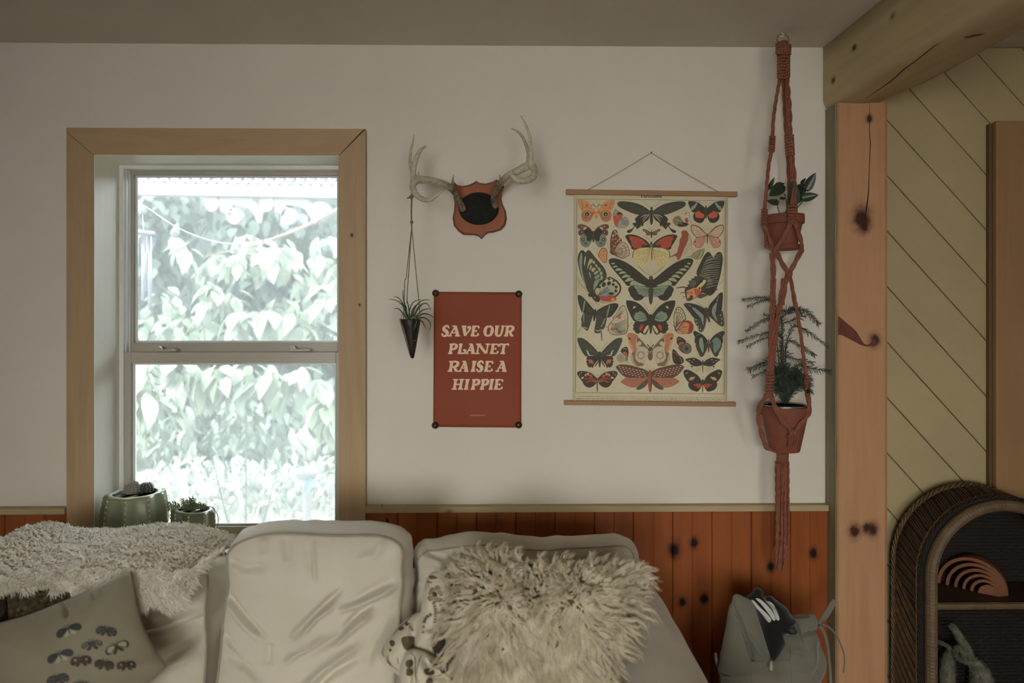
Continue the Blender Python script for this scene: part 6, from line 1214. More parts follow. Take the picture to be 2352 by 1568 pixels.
def blade(pts, w, dy, M, parent, conv=None, y0=None, name='leaf'):
    conv = conv or cb; y0 = ca_y if y0 is None else y0
    c = catmull([(x, y, 0) for x, y in pts], 5); n_ = len(c)
    q = [P(*conv([(v.x, v.y)])[0], y0+dy*(i/(n_-1))) for i, v in enumerate(c)]
    return MB().tube(q, [w/s6*1.6*(1-(i/(n_-1)))**.7+.0003 for i in range(n_)], 6, flat=.5).build(name, M, parent, smooth=True)
for p_, w_, dy in lv: blade(p_, w_, dy, M_AIR, ap_)
for p_, w_, dy in [([(330, 440), (365, 425), (376, 480), (352, 545)], 5, -.035), ([(300, 445), (262, 380), (240, 430), (238, 470)], 3.5, -.03), ([(300, 450), (275, 400), (262, 372)], 3.5, -.035), ([(310, 455), (285, 420), (270, 410)], 4, -.035), ([(345, 450), (362, 470), (360, 510)], 3, -.03)]: blade(p_, w_, dy, M_AIRP, ap_)
# ================================================================ macrame hanger with two potted plants
m1 = cropf(1650, 40, 2.3767); m2 = cropf(1650, 640, 2.24); YM = -.117
M_ROPE = mat('rust_macrame_cord', dsp('714433'), .9, .18, 120, .5, 500, hex2=dsp('5b3527'))
mac = thing('macrame_hanger', 'rust-coloured knotted macrame hanger with two tiers and a tassel', 'plant hanger', tuple(P(1797, 75, YM)))
def rope(pts, conv, dy=0, strands=2, r=.0030, name='cord', twist=70, spread=1.0, dys=None):
    c = catmull([(x, y, 0) for x, y in pts], 8) if len(pts) > 2 else [Vector((pts[0][0]+(pts[1][0]-pts[0][0])*t/10, pts[0][1]+(pts[1][1]-pts[0][1])*t/10, 0)) for t in range(11)]
    n_ = len(c); q = []
    for i, v in enumerate(c):
        yy = YM+(dy if dys is None else interp([(k/(len(dys)-1), a) for k, a in enumerate(dys)], i/(n_-1))); (a, b), = conv([(v.x, v.y)]); q.append(P(a, b, yy))
    # resample to 6 mm for the twist
    L_ = [0]
    for a, b in zip(q, q[1:]): L_.append(L_[-1]+(b-a).length)
    k = max(4, int(L_[-1]/.006)); rs_ = []
    for i in range(k+1):
        s = L_[-1]*i/k; j = max(0, min(len(q)-2, next((j for j in range(len(q)-1) if L_[j+1] >= s), len(q)-2))); rs_.append((q[j].lerp(q[j+1], (s-L_[j])/max(1e-9, L_[j+1]-L_[j])), s))
    m = MB()
    for st in range(strands):
        path = []
        for i, (p, s) in enumerate(rs_):
            t = (rs_[min(i+1, k)][0]-rs_[max(i-1, 0)][0]).normalized(); u = Vector((0, 1, 0)).cross(t); u = u.normalized() if u.length > .1 else Vector((1, 0, 0)); w_ = t.cross(u)
            a = st*2*math.pi/strands+s*twist; path.append(p+u*math.cos(a)*r*.8*spread+w_*math.sin(a)*r*.8)
        m.tube(path, [r]*len(path), 6)
    return m.build(name, M_ROPE, mac, smooth=True)
def sinnet(x0, y0, x1, y1, w, conv, dy=0, pitch=13, name='knot'):
    "flat braid of half knots between two crop points"
    (ax, ay), (bx, by) = conv([(x0, y0), (x1, y1)]); n_ = max(2, int(math.hypot(bx-ax, by-ay)/(pitch/2.3))); m = MB(); wp = w/2.3; pz = math.hypot(bx-ax, by-ay)/n_
    m.tube([P(ax, ay, YM+dy), P(bx, by, YM+dy)], [wp*.5/S(YM)]*2, 8)
    tx, ty = (bx-ax)/max(1e-6, math.hypot(bx-ax, by-ay)), (by-ay)/max(1e-6, math.hypot(bx-ax, by-ay)); nx, ny = -ty, tx
    for i in range(n_):
        cx, cy = ax+(bx-ax)*(i+.5)/n_, ay+(by-ay)*(i+.5)/n_; sg = 1 if i % 2 else -1
        pts = []
        for a, f, h in ((-1.0, -.35, .002), (-.75, .25, -.004), (0, .1*sg, -.0085), (.75, .3, -.004), (1.0, -.3, .002)): pts.append(P(cx+nx*a*wp*sg+tx*f*pz, cy+ny*a*wp*sg+ty*f*pz, YM+dy+h))
        m.tube(catmull(pts, 3), .0031, 6)
        for s2 in (-1, 1): m.ball(tuple(P(cx+nx*s2*wp*.95, cy+ny*s2*wp*.95, YM+dy-.001)), (.0036, .004, .0044), 6, 5)
    return m.build(name, M_ROPE, mac, smooth=True)
def knotball(x, y, r, conv, dy=0):
    (a, b), = conv([(x, y)]); c = P(a, b, YM+dy); m = MB(); rng_ = random.Random(int(x*7+y))
    for k in range(4):
        a0 = rng_.uniform(0, 3.1); ax = Vector((rng_.gauss(0, 1), rng_.gauss(0, 1), rng_.gauss(0, 1))).normalized(); u = ax.orthogonal().normalized(); v = ax.cross(u)
        m.tube([c+(u*math.cos(a0+t*.7)+v*math.sin(a0+t*.7))*r*.62 for t in range(9)], r*.42, 6)
    return m.build('knot', M_ROPE, mac, smooth=True)
# ring and ceiling hook
rc = P(1798.3, 90.5, YM); rr_ = 13.6/S(YM)
MB().tube([rc+Vector((math.cos(a*math.pi/16)*rr_, .004*math.sin(a*math.pi/16), math.sin(a*math.pi/16)*rr_)) for a in range(33)], .0024, 8, cap=False).build('ring', mat('aged_metal_ring', dsp('6c6653'), .4, .2, 60, metal=.4), mac, smooth=True)
hk = P(1796.5, 76, YM); MB().tube([Vector((hk.x, YM, ZC+.004)), Vector((hk.x, YM, ZC-.006)), hk+Vector((.005, 0, 0)), hk+Vector((.004, 0, -.008)), hk+Vector((-.002, 0, -.011)), hk+Vector((-.006, 0, -.007))], .0013, 6).build('ceiling_hook', M_VINYLW, mac, smooth=True)
w0 = MB()
for i in range(6): w0.tube([P(*m1([(322+math.cos(t)*0, 0)])[0], YM) if 0 else P(*m1([(355+38*math.sin(t), 148+i*10+4*math.sin(t*1.0+i))])[0], YM-.017*math.cos(t)) for t in [k*math.pi/8 for k in range(17)]], .0034, 6)
w0.tube([P(*m1([(352, 135)])[0], YM), P(*m1([(355, 210)])[0], YM)], .015, 10)
for sx in (-20, -8, 6, 20): w0.tube([P(*m1([(352+sx, 160)])[0], YM-.006), P(*m1([(352+sx*1.2, 138)])[0], YM-.008), P(*m1([(352+sx*1.3, 148)])[0], YM+.008)], .0034, 6)
w0.build('wrap_knot', M_ROPE, mac, smooth=True)
sinnet(345, 205, 345, 335, 20, m1, -.006, 15); sinnet(374, 205, 374, 330, 13, m1, .004, 15)
rope([(336, 335), (318, 430), (300, 560), (296, 650)], m1, dys=[-.0, -.02, -.035, -.04], strands=3); sinnet(295, 648, 290, 735, 12, m1, -.042, 14)
rope([(290, 735), (276, 800), (264, 920), (252, 1045)], m1, dys=[-.045, -.05, -.056, -.06], strands=3); sinnet(252, 1045, 250, 1140, 12, m1, -.062, 14)
for dx in (-8, 7): rope([(374+dx*.5, 330), (385+dx, 500), (388+dx, 640)], m1, dys=[0, -.045, -.065])
sinnet(386, 640, 392, 755, 21, m1, -.07, 14)
for dx in (-7, 8): rope([(396+dx, 755), (408+dx, 850), (412+dx, 930), (408+dx, 1020)], m1, dys=[-.072, -.08, -.085, -.085])
sinnet(406, 1020, 406, 1115, 22, m1, -.088, 15)
for dx in (-2, 5): rope([(352+dx, 335), (364+dx, 560), (378+dx, 760), (388+dx, 1000), (384+dx, 1100)], m1, dys=[.006, .03, .045, .055, .06], strands=2, r=.0024)
for dx in (-5, 5):      # cradle of the upper pot
    rope([(398+dx, 1112), (360+dx, 1190), (312+dx*.6, 1268)], m1, dys=[-.088, -.08, -.055]); rope([(412+dx*.8, 1112), (438+dx*.8, 1180), (455+dx*.5, 1240), (452, 1268)], m1, dys=[-.086, -.078, -.055, -.045])
rope([(250, 1138), (258, 1190), (263, 1245)], m1, dys=[-.06, -.05, -.045]); rope([(254, 1138), (276, 1200), (300, 1265)], m1, dys=[-.062, -.06, -.055]); rope([(263, 1245), (285, 1262), (305, 1272)], m1, dys=[-.045, -.05, -.05])
for x, y, r_ in ((308, 1272, .011), (452, 1272, .009), (264, 1248, .007)): knotball(x, y, r_, m1, -.05)
for dx in (-5, 6): rope([(294+dx, 1285), (299+dx, 1390), (297+dx, 1568)], m1, dys=[-.05, -.052, -.055], strands=2)
knotball(299, 1388, .007, m1, -.052)
for dx in (-6, 5): rope([(318+dx, 1282), (350+dx, 1345), (384+dx*.6, 1398)], m1, dys=[-.05, -.045, -.035]); rope([(446+dx, 1285), (415+dx, 1345), (386+dx*.5, 1398)], m1, dys=[-.045, -.04, -.035])
knotball(385, 1400, .0115, m1, -.038)
for dx in (-9, 2): rope([(378+dx*.5, 1410), (362+dx, 1490), (350+dx, 1568)], m1, dys=[-.035, -.04, -.045])
rope([(392, 1410), (404, 1480), (416, 1568)], m1, dys=[-.035, -.04, -.045], strands=3)
for dx in (-6, 5): rope([(283+dx, 0), (278+dx, 160), (270+dx, 350), (264+dx, 480)], m2, dys=[-.055, -.062, -.072, -.08])
for dx in (-7, 5): rope([(340+dx, 0), (326+dx, 90), (298+dx, 260), (282+dx, 400), (272+dx*.6, 480)], m2, dys=[-.045, -.055, -.068, -.077, -.08])
rope([(371, 0), (392, 100), (420, 260), (438, 400), (452, 500)], m2, dys=[-.045, -.05, -.06, -.055, -.05], strands=3)
sinnet(266, 478, 264, 590, 19, m2, -.084, 15); sinnet(453, 500, 460, 600, 10, m2, -.05, 14)
for dx in (-4, 4): rope([(258+dx, 590), (222+dx, 640), (206+dx, 690), (212+dx, 750), (232+dx, 830), (252+dx, 872), (300+dx, 888), (330, 892)], m2, dys=[-.084, -.07, -.05, -.045, -.04, -.035, -.03, -.01])
for dx in (-5, 5): rope([(268+dx, 592), (290+dx, 655), (330+dx, 730), (380+dx*.6, 785)], m2, dys=[-.086, -.094, -.092, -.085]); rope([(460+dx*.8, 600), (468+dx*.8, 660), (455+dx*.8, 710), (388+dx*.6, 788)], m2, dys=[-.05, -.06, -.075, -.085])
knotball(385, 793, .011, m2, -.086)
for x0, x1 in ((366, 352), (378, 362), (390, 376), (402, 384)): rope([(x0, 802), (x0-2, 840), (x1, 886)], m2, dys=[-.086, -.072, -.045])
for x0, x1 in ((352, 336), (362, 340), (376, 345), (384, 348)): rope([(x0, 886), ((x0+x1)/2, 893), (x1, 902)], m2, dys=[-.045, -.03, -.01], strands=1)
w1 = MB()
for i in range(6): w1.tube([P(*m2([(330+27*math.sin(t), 893+i*9+3*math.sin(t+i))])[0], YM-.013*math.cos(t)) for t in [k*math.pi/8 for k in range(17)]], .0033, 6)
w1.tube([P(*m2([(330, 886)])[0], YM), P(*m2([(330, 945)])[0], YM)], .011, 10); w1.build('wrap_knot', M_ROPE, mac, smooth=True)
rg = random.Random(6)
ts = [(296, 300, 1440), (306, 296, 1470), (314, 306, 1490), (320, 316, 1500), (328, 322, 1480), (336, 330, 1505), (342, 338, 1495), (348, 344, 1480), (354, 352, 1430), (360, 356, 1400), (312, 288, 1410), (338, 310, 1500)]
for i, (xt, xb, yb2) in enumerate(ts):
    dz = rg.uniform(-.012, .012); top = 945 if i not in (0, 9) else 940
    rope([(330+(xt-330)*.8, top), (xt, top+18), ((xt*2+xb)/3+rg.uniform(-2, 2), 1130), ((xt+xb)/2+rg.uniform(-4, 4), 1310), (xb+rg.uniform(-3, 3), yb2)], m2, dys=[0, dz, dz, dz*.7, dz], strands=2, r=.0021, name='tassel_strand', twist=110)
# ---- terracotta pots
M_TERRA = mat('terracotta', dsp('633626'), .75, .15, 10, .2, 90, hex2=dsp('522b1f'))
M_SOIL = mat('potting_soil', '2a211a', .95, .4, 80, .6, 200)
def pot(name, label, cx, top, r, h, y, rimh, taper, saucer=False):
    c = P(cx, top, y); t = thing(name, label, 'plant pot', (c.x, c.y, c.z-h))
    rb = r*taper
    MB().lathe([(.001, -h), (rb*.96, -h), (rb, -h+.003), (r*.9, -rimh), (r*.9, -rimh+.002), (r*.8, -rimh+.004), (r*.74, -.012), (.001, -.012)], tuple(c), 44).build('body', M_TERRA, t, smooth=False)
    MB().lathe([(r*.88, -rimh-.001), (r*.985, -rimh), (r, -rimh+.003), (r, -.003), (r*.98, 0), (r*.9, 0), (r*.88, -.003), (r*.88, -rimh-.001)], tuple(c), 44).build('rim', M_TERRA, t)
    MB().lathe([(r*.87, -.010), (r*.5, -.007), (.001, -.006)], tuple(c), 24, fn=lambda q, i: 1+.02*math.sin(5*q)).build('soil', M_SOIL, t, smooth=True)
    for o in t.children: 
        for p in o.data.polygons: p.use_smooth = True
        md = o.modifiers.new('e', 'EDGE_SPLIT'); md.split_angle = R(35)
    return t, c
y1 = YM-.02
pt1, pc1 = pot('terracotta_pot', 'small terracotta pot in the upper tier of the macrame hanger', 1650+361/2.3767, 40+1078/2.3767, 43.5/S(y1), 69/S(y1), y1, 21/S(y1), .66)
sc1 = thing('terracotta_saucer', 'terracotta saucer under the upper hanging pot', 'saucer', (pc1.x+.006, pc1.y, pc1.z-69/S(y1)-.016))
hs = pc1.z-69/S(y1)
MB().lathe([(.001, -.0155), (.030, -.0155), (.0335, -.0135), (.0405, 0), (.0385, 0), (.032, -.0045), (.001, -.0008-.003)], (pc1.x+.006, pc1.y, hs), 40).build('dish', M_TERRA, sc1, smooth=True)
y2 = YM-.012
pt2, pc2 = pot('terracotta_pot', 'larger terracotta pot in the lower tier of the macrame hanger', 1650+341/2.24, 640+653/2.24, 55.5/S(y2), 104/S(y2), y2, 21/S(y2), .60)
MB().lathe([(.060, .001), (.0655, .0025), (.064, .0045), (.058, .002), (.057, -.004), (.060, .001)], tuple(pc2), 44).build('metal_liner', mat('silver_liner', 'b8b8b0', .3, .05, metal=.8), pt2, smooth=True)
# ---- pothos
M_POTH = mat('pothos_leaf', dsp('262f22'), .35, .2, 14, spec=.6, hex2=dsp('1b2419')); M_PST = mat('pothos_stem', dsp('4d5640'), .5)
poth = thing('pothos_plant', 'dark green pothos with broad leaves in the upper hanging pot', 'plant', (pc1.x, pc1.y, pc1.z-.01))
def broad(base, tip, wd, y, lean, conv, parent, M, name='leaf', heart=True):
    (bx, by), (tx, ty) = conv([base, tip]); s_ = S(y); L = math.hypot(tx-bx, ty-by); ux, uy = (tx-bx)/L, (ty-by)/L; nx, ny = -uy, ux; w_ = wd/2.3767
    prof = [(-.06, .0), (-.08, .45), (.02, .8), (.2, 1.0), (.45, .95), (.65, .72), (.82, .42), (.94, .15), (1, 0)] if heart else [(0, 0), (.15, .5), (.35, .9), (.55, 1), (.75, .7), (.9, .35), (1, 0)]
    m = MB(); vs = []
    for t, k in prof:
        for a in (-1, -.5, 0, .5, 1):
            tt = t+(.09*abs(a)*0 if k else 0) if a else max(t, 0)
            vs.append(P(bx+ux*tt*L+nx*a*k*w_, by+uy*tt*L+ny*a*k*w_, y+lean*tt-abs(a)*k*w_/s_*.35+.03*tt*tt*0))
    fs = [(i*5+j, i*5+j+1, (i+1)*5+j+1, (i+1)*5+j) for i in range(len(prof)-1) for j in range(4)]
    m.add(vs, fs); return m.build(name, M, parent, smooth=True)
LV = [((276, 935), (306, 872), 12, -.10, -.0), ((352, 918), (276, 975), 34, -.16, -.02), ((325, 1012), (262, 1000), 17, -.15, -.02), ((338, 985), (372, 990), 8, -.13, .0), ((300, 945), (362, 902), 16, -.13, .01), ((412, 1015), (408, 892), 36, -.19, -.02), ((425, 960), (490, 905), 32, -.13, .01), ((452, 905), (478, 876), 9, -.1, 0),
      ((480, 938), (532, 846), 27, -.15, -.01), ((458, 985), (548, 968), 25, -.17, -.01), ((436, 1005), (470, 950), 14, -.16, 0), ((385, 990), (442, 960), 26, -.14, 0)]
for b, t, w_, y, l_ in LV: broad(b, t, w_, y, l_, m1, poth, M_POTH)
for pts in ([(335, 1075), (325, 1040), (315, 990)], [(375, 1070), (370, 1000), (360, 960)], [(358, 1072), (380, 1040), (400, 1010)], [(430, 1040), (455, 1010), (470, 985)], [(365, 1072), (375, 1030), (382, 960)], [(395, 1072), (430, 1020), (470, 940)]):
    MB().tube([P(*q, y1+.0) for q in m1([(v.x, v.y) for v in catmull([(x, y, 0) for x, y in pts], 4)])], .0018, 6).build('stem', M_PST, poth, smooth=True)
# ---- asparagus fern
M_FERN = mat('fern_green', dsp('252d22'), .6, .3, 40, hex2=dsp('1a211a')); fern = thing('asparagus_fern', 'feathery dark green asparagus fern in the lower hanging pot', 'plant', (pc2.x, pc2.y, pc2.z-.01))
rf = random.Random(15)
def frond(pts, dy, dens=1.0, ln=13, y0=y2, droop=.4):
    c = catmull([(x, y, 0) for x, y in pts], 10); n_ = len(c); m = MB(); Q = []
    for i, v in enumerate(c): (a, b), = m2([(v.x, v.y)]); Q.append(P(a, b, y0+dy*i/(n_-1)))
    m.tube(Q, [.0011*(1-i/n_)+.0004 for i in range(n_)], 4)
    total = sum((b-a).length for a, b in zip(Q, Q[1:])); k = int(total/.0042*dens)
    for j in range(k):
        t = j/max(1, k-1); i = min(n_-2, int(t*(n_-1))); p = Q[i].lerp(Q[i+1], t*(n_-1)-i); d = (Q[i+1]-Q[i]).normalized(); side = d.cross(Vector((0, 1, 0))).normalized(); env = math.sin(math.pi*min(1, .22+.78*(1-t)))**.6
        for sd in (-1, 1):
            L = ln/S(y0)*env*rf.uniform(.6, 1.25); v = (d*rf.uniform(.5, .95)+side*sd*rf.uniform(.35, .8)+Vector((0, rf.uniform(-.6, .6), -droop*.4))).normalized()
            e = p+v*L; m.tube([p, p.lerp(e, .6), e], [.0008, .0009, .0002], 3, cap=False)
            for z in (.35, .6, .8):
                q_ = p.lerp(e, z); v2 = (v+Vector((rf.uniform(-.9, .9), rf.uniform(-.9, .9), rf.uniform(-.9, .6)))).normalized(); m.tube([q_, q_+v2*L*.38], [.0006, .0002], 3, cap=False)
    return m.build('frond', M_FERN, fern)
for pts, dy, de, ln in [([(345, 645), (335, 400), (325, 220), (370, 160), (450, 170), (515, 230)], -.03, .9, 14), ([(338, 645), (322, 400), (330, 240), (300, 190), (230, 215), (145, 268)], -.05, .8, 9), ([(335, 640), (300, 300), (300, 160), (265, 105), (200, 98), (128, 108)], .03, .55, 9), ([(265, 108), (220, 115), (152, 142)], -.02, .8, 9),
    ([(355, 640), (345, 400), (380, 250), (450, 268), (562, 348)], -.05, .8, 11), ([(340, 640), (325, 420), (320, 290), (240, 280), (104, 324)], -.06, .85, 10), ([(330, 290), (230, 308), (148, 348)], -.03, .8, 9), ([(350, 560), (350, 330), (430, 352), (492, 392)], -.04, .8, 11), ([(290, 372), (330, 372), (372, 386)], -.02, .9, 9),
    ([(350, 600), (330, 410), (400, 415), (482, 430)], -.03, .8, 10), ([(330, 560), (280, 430), (220, 440), (158, 467)], -.04, 1.0, 13), ([(300, 500), (260, 470), (178, 504)], -.04, .9, 9), ([(350, 600), (400, 450), (480, 462), (574, 476)], -.03, 1.0, 13), ([(235, 175), (240, 188), (275, 186), (300, 180)], .0, .9, 8), ([(330, 170), (380, 158), (420, 165)], -.03, 1.2, 16), ([(320, 230), (380, 215), (430, 190)], -.02, 1.1, 14), ([(340, 160), (300, 170), (270, 215)], -.02, 1.0, 12)]: frond(pts, dy, de, ln)
for i in range(26):
    a = rf.uniform(-.1, math.pi+.1); L = rf.uniform(60, 105); ex, ey = 375+math.cos(a)*L*1.0, 530-math.sin(a)*L*.95+rf.uniform(0, 40); frond([(345+rf.uniform(-12, 14), 640), ((345+ex)/2+rf.uniform(-10, 10), (600+ey)/2), (ex, ey), (ex+math.cos(a)*20, ey+18)], rf.uniform(-.06, .05), 1.1, 16)
# ================================================================ cactus-shaped pots on the sill
cp8 = cropf(220, 1080, 7.84)
M_GLAZE = mat('sage_glaze', '8f957a', .35, .12, 8, hex2='787f64', spec=.6); M_GLR = mat('pale_rim_glaze', 'dedccb', .3, .08, 10); M_DOT = mat('cream_spines', 'd8cda6', .5)
M_CACT = mat('cactus_skin', '4a5a43', .6, .3, 40); M_FUZZ = mat('cactus_fuzz', 'c3bcb4', .9, .1)
def cactuspot(name, label, cx, ytop, R_, H, y, ribs, tilt=0, bulge=1.18):
    c = P(cx, ytop, y); t = thing(name, label, 'plant pot', (c.x, c.y, c.z-H))
    fn = lambda q, i: 1+.055*math.cos(ribs*q)*(1 if i < 9 else 0)
    m = MB(); M2_ = [M_GLAZE, M_GLR]
    m.lathe([(R_*.78, -H), (R_*.98, -H*.86), (R_*bulge, -H*.5), (R_*bulge*.98, -H*.3), (R_*1.05, -.006), (R_, 0)], tuple(c), 120, fn=lambda q, i: 1+.06*math.cos(ribs*q))
    m.v = [(x, yy, z+tilt*(c.x-x) if z > c.z-H*.3 else z) for x, yy, z in m.v]
    m.build('body', M_GLAZE, t, smooth=True)
    r = MB(); r.lathe([(R_, .0002), (R_*.80, .001), (R_*.76, -.003), (R_*.7, -.035), (.001, -.036)], tuple(c), 120, fn=lambda q, i: (1+.06*math.cos(ribs*q)) if i == 0 else 1)
    r.v = [(x, yy, z+tilt*(c.x-x)) for x, yy, z in r.v]; r.f = r.f; r.build('rim', M_GLR, t, smooth=True)
    MB().lathe([(R_*.745, -.010), (R_*.4, -.008), (.001, -.008)], tuple(c), 30).build('soil', M_SOIL, t)
    d = MB()
    for k in range(ribs):
        q = 2*math.pi*k/ribs
        if math.sin(q) > .35: continue
        for j in range(11):
            f_ = j/10; h = -.008-(H-.02)*f_; rr = interp([(-H, R_*.78), (-H*.86, R_*.98), (-H*.5, R_*bulge), (-H*.3, R_*bulge*.98), (-.006, R_*1.05)], h)*1.06
            d.ball((c.x+rr*math.cos(q), c.y+rr*math.sin(q), c.z+h+(tilt*-(rr*math.cos(q)) if h > -H*.3 else 0)), (.0030, .0030, .0042), 6, 4)
    d.build('spine_dots', M_DOT, t, kind='stuff'); return t, c
yc1 = .018
big, bc1 = cactuspot('cactus_pot', 'large sage-green cactus-shaped pot at the left end of the window sill', 311, 1131, 58/S(yc1), Z(1131, yc1)-zs-.0005, yc1, 9)
nub = P(*cp8([(205, 880)])[0], yc1-.03); MB().ball((nub.x+.006, nub.y, nub.z-.012), (.016, .02, .032), 16, 12).build('side_nub', M_GLAZE, big, smooth=True)
def ballcactus(name, label, cx, cy, r, y, Ms, Mr, spin):
    c = P(*cp8([(cx, cy)])[0], y); rr = r/7.84/S(y); t = thing(name, label, 'cactus', (c.x, c.y, bc1.z-.011)); m = MB()
    vs_ = [(0.001, -rr)]+[(rr*math.sin(a*math.pi/12), -rr*math.cos(a*math.pi/12)*1.08) for a in range(1, 12)]+[(.001, rr*1.02)]
    m.lathe(vs_, tuple(c), 72, fn=lambda q, i: 1+.07*math.cos(12*q)); m.build('body', Ms, t, smooth=True); g = MB(); rg_ = random.Random(spin)
    for k in range(12):
        q = 2*math.pi*k/12
        for a in range(2, 11):
            p = Vector((c.x+rr*1.07*math.sin(a*math.pi/12)*math.cos(q), c.y+rr*1.07*math.sin(a*math.pi/12)*math.sin(q), c.z-rr*math.cos(a*math.pi/12)*1.06)); n_ = (p-c).normalized()
            for s_ in range(5):
                v = (n_+Vector((rg_.uniform(-.8, .8), rg_.uniform(-.8, .8), rg_.uniform(-.8, .8)))).normalized(); g.tube([p, p+v*rr*.22], [.0006, .0002], 3, cap=False)
    g.build('spines', Mr, t, kind='stuff'); return t, c, rr
ca1, c_1, r_1 = ballcactus('ball_cactus', 'fuzzy pale round cactus in the big cactus-shaped pot, left of its dark twin', 655, 345, 128, yc1-.005, mat('pale_cactus', '8a8578', .8, .2, 30), M_FUZZ, 3)
fz = MB(); rg_ = random.Random(2)
for i in range(260):
    a, b = rg_.uniform(0, 6.28), rg_.uniform(0, .9); n_ = Vector((math.sin(b)*math.cos(a), math.sin(b)*math.sin(a), math.cos(b))); p = c_1+n_*r_1*.98; fz.tube([p, p+(n_+Vector((rg_.gauss(0, .4), rg_.gauss(0, .4), 0)))*r_1*rg_.uniform(.15, .4)], [.0007, .0002], 3, cap=False)
fz.build('crown_fuzz', M_FUZZ, ca1, kind='stuff')
ballcactus('ball_cactus', 'dark ribbed round cactus with white spine rows, right of the fuzzy one', 905, 335, 112, yc1+.012, mat('dark_cactus', '2f3a2c', .6, .3, 40), M_FUZZ, 8)
yc2 = .035
sm, bc2 = cactuspot('cactus_pot', 'small sage-green cactus-shaped pot on the sill right of the large one', 445, 1168, 42/S(yc2), Z(1168, yc2)-zs-.0005, yc2, 9, tilt=.10, bulge=1.1)
suc = thing('trailing_succulent', 'trailing succulent with small pointed leaves in the small cactus-shaped pot', 'plant', (bc2.x, bc2.y, bc2.z-.01))
M_SUC = mat('succulent_green', '93a077', .5, .2, 30, trans=.25); rs_ = random.Random(18)
def sucstem(pts, n_, ln, y=yc2-.01):
    ln *= 1.35; n_ += 2
    c = [P(*q, y) for q in cp8([(v.x, v.y) for v in catmull([(a, b, 0) for a, b in pts], 6)])]
    MB().tube(c, .0011, 5).build('stem', M_SUC, suc)
    for i in range(n_):
        k = int((i+.5)/n_*(len(c)-2)); p = c[k]; d = (c[k+1]-c[k]).normalized()
        for sd in (-1, 1):
            v = (d*.7+Vector((d.z, 0, -d.x))*sd*.8+Vector((0, rs_.uniform(-.8, .4), .1))).normalized(); L = ln*rs_.uniform(.8, 1.2); u = v.orthogonal().normalized()
            MB().tube([p, p+v*L*.4, p+v*L*.75, p+v*L], [.0006, .0021, .0017, .0002], 5, flat=.6).build('leaf', M_SUC, suc, smooth=True)
sucstem([(1520, 650), (1440, 620), (1340, 610), (1240, 590)], 9, .0095); sucstem([(1500, 670), (1420, 660), (1340, 680), (1300, 690)], 4, .008)
for x0, x1, y1_ in ((1590, 1560, 510), (1640, 1600, 560), (1690, 1720, 500), (1700, 1770, 500), (1660, 1680, 540), (1800, 1780, 600), (1840, 1830, 600), (1880, 1910, 610), (1740, 1740, 560), (1960, 1940, 640)): sucstem([(x0, 700), ((x0+x1)/2, (690+y1_)/2), (x1, y1_)], 4, .0085)
MB().tube([P(*q, yc2-.02) for q in cp8([(v.x, v.y) for v in catmull([(1950, 690, 0), (2020, 655, 0), (2090, 665, 0), (2160, 740, 0), (2200, 840, 0), (2200, 950, 0), (2185, 1060, 0), (2230, 1080, 0)], 6)])], .0010, 6).build('trailing_stem', mat('brown_stem', '6d6a4a', .6), suc, smooth=True)
# ================================================================ backpack with striped garment
kb_ = cropf(1580, 1280, 5.445)
M_CANV = fabric('grey_canvas', dsp('57554a'), dsp('4c4a40'), .3); M_BLK = fabric('black_jersey', '1c1b1b', '151414', .2); M_STR = mat('white_stripe', dsp('8b8983'), .7, .05); M_SEAM = mat('canvas_seam', dsp('3d3b31'), .9, .1)
bag = thing('backpack', 'light grey canvas backpack standing open beside the sofa arm', 'backpack', (X(1790, -.24), -.24, .30))
def panel(pts, pl, bul, part, M=M_CANV, wr=(), seed=0, lump=.004, back=.03, p=2.4, parent=None):
    return cushion('x', kb_(pts), pl, 0, bul, '', M=M, p=p, back=back, rings=36, nang=150, seed=seed, lump=lump, parent=parent or bag, part=part, wr=wr)
kw = lambda L, w_, h: (kb_(L), w_, h)
_, _, b1 = panel([(395, 1280), (420, 1150), (600, 1120), (800, 1200), (1000, 1270), (1045, 1285), (1120, 1230), (1300, 1080), (1600, 1000), (1690, 1180), (1728, 1330), (1700, 1460), (1640, 1600), (1580, 2100), (1300, 2290), (700, 2290), (430, 2100), (385, 1500)], (-.25, .60, .12), .06, 'body', seed=101, wr=[kw([(700, 980), (740, 1150), (780, 1280)], 4, -.006)])
_, _, b2 = panel([(610, 452), (700, 486), (790, 540), (850, 660), (900, 820), (960, 1020), (1030, 1240), (1045, 1290), (1000, 1400), (700, 1500), (400, 1450), (395, 1300), (425, 1110), (475, 850), (515, 610), (545, 560), (565, 480)], (-.285, .60, .12), .035, 'left_flap', seed=102, wr=[kw([(540, 610), (620, 760), (700, 1000)], 3, -.005), kw([(680, 960), (740, 1120), (770, 1260)], 4, -.008), kw([(700, 920), (850, 1160), (960, 1240)], 5, .005)])
_, _, b3 = panel([(1335, 722), (1460, 700), (1560, 698), (1598, 740), (1612, 820), (1585, 895), (1625, 990), (1690, 1180), (1728, 1330), (1690, 1450), (1500, 1520), (1200, 1480), (1050, 1400), (1040, 1290), (1100, 1185), (1170, 1060), (1195, 955), (1300, 930), (1345, 870)], (-.275, .60, .12), .04, 'right_flap', seed=103, wr=[kw([(1360, 930), (1470, 885), (1590, 880)], 4, -.007), kw([(1620, 1020), (1600, 1300), (1560, 1500)], 8, -.006), kw([(1200, 1130), (1300, 1100), (1420, 1160)], 6, .004)])
MB().tube([P(*q, -.29) for q in kb_([(1320, 735), (1400, 715), (1480, 715), (1520, 735), (1440, 745), (1350, 745)])], .004, 6).build('top_band', mat('brown_lining', dsp('41311f'), .8), bag, smooth=True)
g = MB()
dline(g, b1, kb_([(795, 1300), (1000, 1305), (1040, 1300)]), .9, .002, 3, False) 
